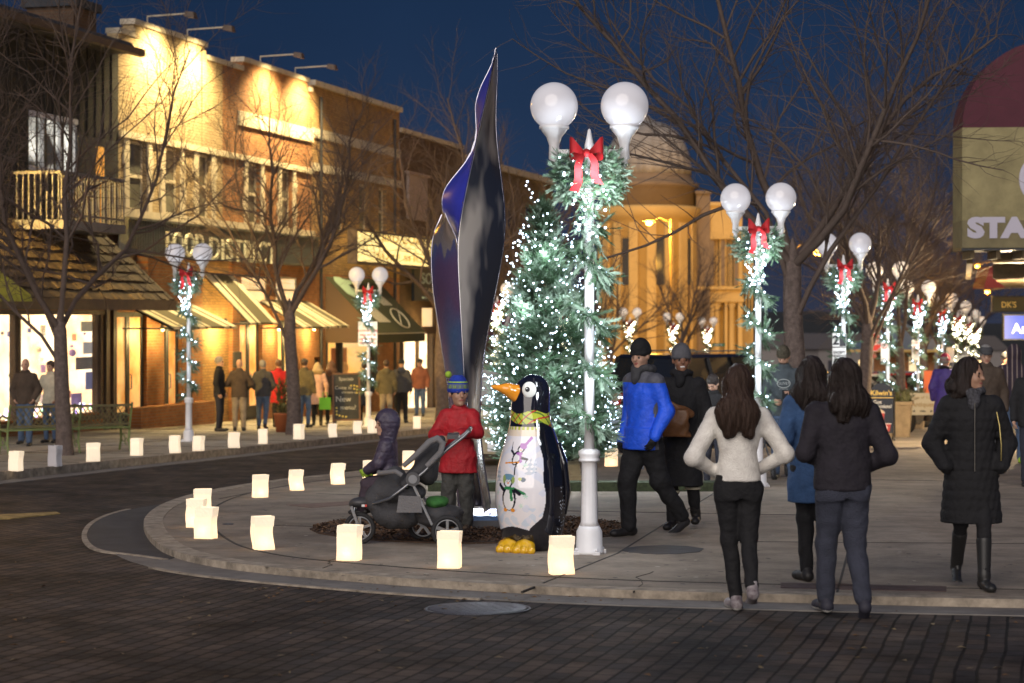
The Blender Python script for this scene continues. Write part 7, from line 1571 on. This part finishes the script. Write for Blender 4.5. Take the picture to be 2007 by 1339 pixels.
# chalkboard
v = at(680, 78.5, LL); cb = empty('chalkboard_sign', v, R(12), 'chalkboard easel with handwritten specials and New Menu', 'sign'); m_chk = M('chalkboard', (.03,.032,.03), .7, var=.4, vs=5); m_chl = M('chalk', (.45,.45,.4), .9); m_chy = M('chalk_yellow', (.6,.5,.12), .9); m_wd = M('frame_wood', (.16,.08,.04), .7)
tl = Matrix.Rotation(R(-8), 4, 'X'); W_ = .62; H_ = 1.12
b = MB(); b.box(-W_/2, W_/2, 0, .02, .18, .18+H_); b.rot(tl); b.build('board', m_chk, cb)
b = MB(); b.box(-W_/2-.04, -W_/2, -.01, .03, .0, .22+H_); b.box(W_/2, W_/2+.04, -.01, .03, .0, .22+H_); b.box(-W_/2, W_/2, -.01, .03, .18+H_, .22+H_); b.box(-W_/2, W_/2, -.01, .03, .14, .18); b.rot(tl); b.build('frame', m_wd, cb)
b = MB(); b.bar((-.3, .42, 0), (-.3, .18, 1.2), .035); b.bar((.3, .42, 0), (.3, .18, 1.2), .035); b.build('rear_leg', m_wd, cb)
t = MB(); [textmb(t, s_, sz, x, -.004, z, ext=.002, bold=.0) for s_, sz, x, z in (('Specials', .12, .0, 1.15), ('Come in', .12, -.08, .93), ('and enjoy a', .075, .05, .83), ('New', .20, -.08, .62), ('menu!', .16, .04, .42))]; t.rot(tl); t.build('lettering', m_chl, cb)
t = MB()
for x, z in [(.12,1.02),(.2,1.02),(.27,1.0),(.27,.92),(.26,.84),(.2,.94),(-.25,.46),(-.25,.38),(-.25,.30),(-.18,.27),(-.1,.25),(-.02,.24)]: t.ball((x, -.004, z), (.025, .006, .022), 8, 5)
t.rot(tl); t.build('chalk_dots', m_chy, cb)
# chocolate A-board
v = at(1727, 93, LIFT); v.z = gz(v.y, LIFT); ka = empty('pavement_sign', v, R(-6), 'dark arched pavement sign advertising hot chocolate with a cup picture', 'sign'); m_kd = M('sign_navy', (.012,.018,.035), .35, coat=.5); m_gold = M('sign_gold', (.6,.42,.10), .5, em=.15, emc=(1,.7,.2))
W_ = .50; zt_ = 1.22; arch = [(-W_/2, .16), (W_/2, .16), (W_/2, zt_-.25)]+[(W_/2*math.cos(a), zt_-.25+.25*math.sin(a)) for a in [i*math.pi/16 for i in range(1, 16)]]+[(-W_/2, zt_-.25)]
b = MB(); b.prism(arch, -.03, 0); b.build('board', m_kd, ka)
b = MB(); b.tube([(W_/2+.03, -.015, 0), (W_/2+.03, -.015, zt_-.25)]+[((W_/2+.03)*math.cos(a), -.015, zt_-.25+.29*math.sin(a)) for a in [i*math.pi/16 for i in range(1, 16)]]+[(-W_/2-.03, -.015, zt_-.25), (-W_/2-.03, -.015, 0)], .014, 6); b.build('tube_frame', M('sign_tube', (.05,.05,.05), .3, .5), ka)
b = MB(); b.tube([(W_/2+.03, .45, 0), (W_/2+.03, .06, zt_-.2)], .014, 6); b.tube([(-W_/2-.03, .45, 0), (-W_/2-.03, .06, zt_-.2)], .014, 6); b.build('rear_leg', MC['sign_tube'], ka)
b = MB(); b.box(-W_/2, W_/2, -.034, -.0301, .90, .915); b.build('divider', m_gold, ka)
t = MB(); textmb(t, "Kilwin's", .145, 0, -.034, .96, bold=.002); t.build('brand_lettering', m_gold, ka); t = MB(); textmb(t, 'Got', .11, -.08, -.034, .78, bold=.001); textmb(t, 'Chocolate!', .10, 0, -.034, .695, bold=.001); t.build('lettering', m_sw, ka)
for cx_, cz_, sc_ in ((-.05, .40, 1.1), (.10, .20, .9)):
    b = MB(); w2, w1, hh = .11*sc_, .08*sc_, .17*sc_; b.prism([(cx_-w1, cz_), (cx_+w1, cz_), (cx_+w2, cz_+hh), (cx_-w2, cz_+hh)], -.036, -.0302, 0); b.box(cx_-w2-.008, cx_+w2+.008, -.039, -.0362, cz_+hh, cz_+hh+.015, 1); b.prism([(cx_, cz_+.03), (cx_+.035, cz_+.08), (cx_, cz_+.13), (cx_-.035, cz_+.08)], -.0385, -.0364, 1)
    if sc_ > 1: 
        for i in range(7): b.ball((cx_+(i-3)*.028, -.035, cz_+hh+.02+.03*math.sin(i/6*math.pi)), (.03, .006, .03), 8, 5, 2)
    b.build('cup_picture', [M('cup_red', (.4,.05,.05), .6), m_sw, M('cream_topping', (.55,.42,.32), .7)], ka)
v = at(1808, 83, LIFT); an = empty('pavement_sign', v, R(-4), 'cream pavement sign lettered Antiques with an arrow', 'sign'); m_ac = M('antique_cream', (.5,.43,.3), .6); m_ai = M('antique_gold', (.3,.19,.07), .6)
b = MB(); b.box(-.33, .33, -.03, 0, .42, .94); b.build('board', m_ac, an); b = MB(); [b.box(x-.02, x+.02, -.03, 0, 0, .98) for x in (-.35, .35)]; [b.bar((x, .4, 0), (x, .02, .9), .03) for x in (-.35, .35)]; b.build('leg', m_dark, an)
t = MB(); textmb(t, 'Days of Yore', .10, 0, -.033, .80); textmb(t, 'Antiques', .15, 0, -.033, .62, bold=.002); t.build('lettering', m_ai, an); t = MB(); textmb(t, 'OPEN', .05, 0, -.033, .495, bold=.002); t.prism([(-.24, .51), (-.18, .54), (-.18, .48)], -.034, -.0301); t.prism([(.24, .51), (.18, .54), (.18, .48)], -.034, -.0301); t.build('arrow_lettering', m_sk, an)
v = at(1832, 73, LIFT); panel('poster_stand', v, R(-5), .6, .7, 'dark stand with an orange poster left of the purple coat', [], .75, M('poster_orange', (.5,.1,.03), .6, em=.15, emc=(1,.25,.08)), post=1.4)
# planters
for px, s, lab in ((1760, 88, 'tall square stone planter with lit greenery behind the chocolate sign'), (1790, 78, 'square stone planter with greenery beside the Antiques sign'), (1700, 84, 'low square planter with greenery behind the dark A frame')):
    v = at(px, s, LIFT); e = empty('planter', v, R(-15), lab, 'planter', 'stone planters'); b = MB(); b.hexa([(-.25,-.25,0),(.25,-.25,0),(.25,.25,0),(-.25,.25,0)], [(-.3,-.3,.72),(.3,-.3,.72),(.3,.3,.72),(-.3,.3,.72)]); b.box(-.33, .33, -.33, .33, .721, .79); b.build('pot', M('planter_stone', (.3,.22,.13), .8, var=.25), e)
    rr = random.Random(px); mm = [frame(Vector((rr.uniform(-.25, .25), rr.uniform(-.25, .25), .78)), Vector((rr.uniform(-1, 1), rr.uniform(-1, 1), rr.uniform(.2, 1.2))), 0, rr.uniform(1.2, 2.4)) for _ in range(60)]; P, F = scatter(*sprig(.12, 8, .04, .007, 5), mm); meshobj('greenery', P, F, m_firy, None, e)
v = at(555, 86, LL); e = empty('potted_shrub', v, 0, 'potted evergreen shrub behind the red coat in the queue', 'potted plant'); b = MB(); b.lathe([(.16, 0), (.22, .4), (.24, .42), (.2, .43)], 16); b.build('pot', M('terracotta', (.3,.09,.03), .8), e)
rr = random.Random(5); mm = [frame(Vector((rr.uniform(-.12, .12), rr.uniform(-.12, .12), rr.uniform(.4, 1.1))), Vector((rr.uniform(-1, 1), rr.uniform(-1, 1), rr.uniform(.2, 1.2))), 0, rr.uniform(1, 2)) for _ in range(120)]; P, F = scatter(*sprig(.12, 8, .04, .007, 5), mm); meshobj('foliage', P, F, m_firy, None, e)
# kiosk with a blue roof
v = at(1760, 40, LIFT); e = empty('kiosk', v, R(-10), 'small brick kiosk with blue pitched roof beyond the parked cars', 'kiosk')
b = MB(); b.box(-1.7, 1.7, -1.4, 1.4, 0, 2.4); b.build('wall', m_bo, e); b = MB(); b.add([(-2.5,-2.2,2.4),(2.5,-2.2,2.4),(2.5,2.2,2.4),(-2.5,2.2,2.4),(0,0,3.9)], [(0,1,4),(1,2,4),(2,3,4),(3,0,4),(3,2,1,0)]); b.build('roof', M('blue_roof', (.07,.12,.2), .6), e)
b = MB(); b.box(.5, 1.0, -1.44, -1.401, .3, 2.1); b.build('window', m_blind, e); b = MB(); b.box(-2.52, 2.52, -2.25, -2.2, 2.3, 2.42); b.build('eaves_board', M('eave_lit', (.6,.4,.12), .6), e)

# ------------------------------------------------------------------ shops on the right
RO = Vector((TN*36+2.3, 36, 0)); rb = empty('right_shop_row', RO, R(75), 'long brick shop row running beside the far pavement, out past the right picture edge', 'building')
def rx(Y): return (Y-36)/UY
zg_ = -2.8
b = MB(); wallholes(b, rx(34), rx(100), zg_, 7.5, [(rx(38), rx(42), zg_+2.6, 1.9), (rx(46), rx(52), zg_+2.3, 1.6), (rx(56), rx(62), zg_+2, 1.3)], -.4, 0); b.build('wall', m_bd, rb)
b = MB(); b.box(rx(36), rx(66), -1.2, -1.1, zg_, 2.2); b.build('shop_interior', m_shopo, rb); b = MB(); b.box(rx(34), rx(100), -9, -1.3, zg_-1, 7.2); b.build('block', m_bd, rb); b = MB(); b.box(rx(34), rx(100), -.2, .15, 7.5, 7.75); b.build('coping', m_stone, rb)
YB = 35.0; sB = FPX/YB; XB = (1886-CXP)/sB
def bz_(py): return CH+(HY-py)/sB
sg = empty('shop_awning', (XB, YB, 0), R(-4), 'tan projecting shop sign with rounded maroon top and white letters STA', 'sign')
Wd = 2.6; m_tan = M('tan_canvas', (.30,.26,.13), .8, var=.28, vs=2.2, bump=.2, bs=15); m_mar = M('maroon_canvas', (.085,.018,.032), .8, var=.12, vs=4)
aw_ = [(0, bz_(250))]+[(Wd*.58*(1-math.cos(a)), bz_(250)+1.52*math.sin(a)) for a in [i*math.pi/2/12 for i in range(1, 13)]]+[(Wd, bz_(250)+1.52), (Wd, bz_(250))]
b = MB(); b.prism(aw_, 0, 1.1); b.build('rounded_top', m_mar, sg)
b = MB(); b.box(.0, Wd, -.003, 1.1, bz_(432), bz_(250)-.002); b.build('tan_panel', m_tan, sg); b = MB(); b.box(.0, Wd, -.012, 1.1, bz_(486), bz_(432)-.002); b.build('valance', M('tan_dark', (.2,.17,.09), .8, var=.2, vs=3), sg)
m_lav = M('lavender_letters', (.52,.50,.60), .5); f_ = MB()
b = MB(); b.ball((1.0+.22, -.012, bz_(352)), (.24, .012, .36), 24, 12); b.build('white_emblem', m_lav, sg)
t = MB(); vs, fs = text_mesh('STARS', .46, .006, .03, 'LEFT', 1.0, 1.25)
Tm = [(.10+a, -.02-c, bz_(464)+b_) for a, b_, c in vs]; t.add(Tm, fs); t.build('lettering', m_lav, sg)
b = MB(); b.box(-.02, Wd, -.05, 1.1, bz_(491), bz_(487)); b.build('edge_rail', m_dark, sg)
b = MB(); [b.box(.15+i*.45, .22+i*.45, .05, 1.0, bz_(491)-.14, bz_(491)-.001) for i in range(5)]; b.bar((.3, 1.1, bz_(505)), (1.2, 7.0, bz_(492)-.3), .10, .16); b.build('soffit_beam', M('old_wood', (.14,.10,.05), .8, var=.3), sg)
cn = empty('timber_canopy', (XB+.9, YB+1.6, 0), R(-15), 'old timber canopy roof under the tan sign running along the shops', 'canopy')
b = MB(); b.hexa([(0,0,bz_(505)),(3,0,bz_(505)),(3,14,bz_(505)-.2),(0,14,bz_(505)-.2)], [(0,0,bz_(495)),(3,0,bz_(495)+.4),(3,14,bz_(495)+.2),(0,14,bz_(495)-.1)]); b.build('roof', MC['old_wood'], cn)
b = MB(); [b.box(0, 2.5, 1+i*1.6, 1.1+i*1.6, bz_(505)-.32, bz_(505)-.04-.02*i) for i in range(8)]; b.build('rafter', MC['old_wood'], cn)
def rsign(px0, px1, py0, py1, s, label, mat, txt, tpx, ink, em=None, depth=.18, name='hanging_sign', xs=1):
    Y = FPX/s; x0 = (px0-CXP)/s; w = (px1-px0)/s; z0 = CH+(HY-py1)/s; z1 = CH+(HY-py0)/s
    e = empty(name, (x0, Y, 0), R(-2), label, 'sign'); b = MB(); b.box(0, w, 0, depth, z0, z1); b.build('panel', mat, e); b = MB(); b.box(-.03, w, -.01, depth, z1, z1+.04); b.box(-.03, w, -.01, depth, z0-.04, z0); b.box(-.03, -.001, -.01, depth, z0, z1); b.build('frame', m_dark, e)
    t = MB(); vs, fs = text_mesh(txt, 1, .004, .012, 'LEFT'); q = (z1-z0)*.62; t.add([((tpx-px0)/s+a*q*xs*1.0, -.012-c*q, z0+(z1-z0)*.24+b_*q) for a, b_, c in vs], fs); t.build('lettering', ink, e); b = MB(); b.box(w, w+1.6, depth*.4, depth*.6, z1-.1, z1-.02); b.build('bracket', m_dark, e); return e
rsign(1947, 2030, 583, 609, 78, "dark green hanging sign with gold letters DK's", M('sign_olive', (.06,.06,.03), .5), "DK'S", 1962, m_gold, xs=.9)
rsign(1969, 2040, 619, 664, 70, 'lit blue hanging sign with white script letters', M('sign_blue_lit', (.02,.05,.4), .4, em=.5, emc=(.05,.12,.8)), 'Anna', 1983, M('sign_white_lit2', (1,1,1), .5, em=.9, emc=(.9,.95,1)))
b = MB(); b.prism([(0, 0), (1.6, .1), (1.6, .7), (.15, .55)], 0, 1.2); o = b.build('red_canopy', M('red_canvas', (.2,.02,.02), .7), loc=((1928-CXP)/80, FPX/80, CH+(HY-566)/80)); tag(o, 'small dark red canopy above the green and gold hanging sign', 'canopy')
for px, py, s, en, lab in [(1990, 640, 74, 1100, 'warm bulb lamp under the lit blue sign'), (1985, 600, 98, 1300, 'warm bulb lamp beneath the timber canopy')]:
    v = Vector(((px+30-CXP)/s, FPX/s, CH+(HY-py)/s)); e = empty('wall_lamp', v, 0, lab, 'wall lamp', 'warm lamps on the right shops'); b = MB(); b.ball((0, 0, 0), .05, 8, 6); b.build('bulb', MC['warm_bulb'], e); b = MB(); b.lathe([(.02,.14),(.1,.03),(.09,.03),(.0,.05)], 10); b.build('shade', m_dark, e); lamp('POINT', (-.1, -.2, -.12), en, (1, .76, .44), .12, 'glow', parent=e)
# added street lights, unseen beyond the left edge, to warm the pavement and shop fronts
streetlight(-330, 120, 95, 'orange street light over the left pavement, past the left picture edge', 2600, 1.5, 1)

e = streetlight(-420, 60, 112, 'second orange street light past the left picture edge, lighting the shop fronts', 300, 1.5, 1)
lamp('SPOT', Vector(((-420-CXP)/112, FPX/112, CH+(HY-60)/112-.3)), 19000, (1, .60, .13), .25, 'added_shop_spill', (-2.2, 57, .6), 40, 1.0)  # added spot without its own fixture, brightens the left shop fronts
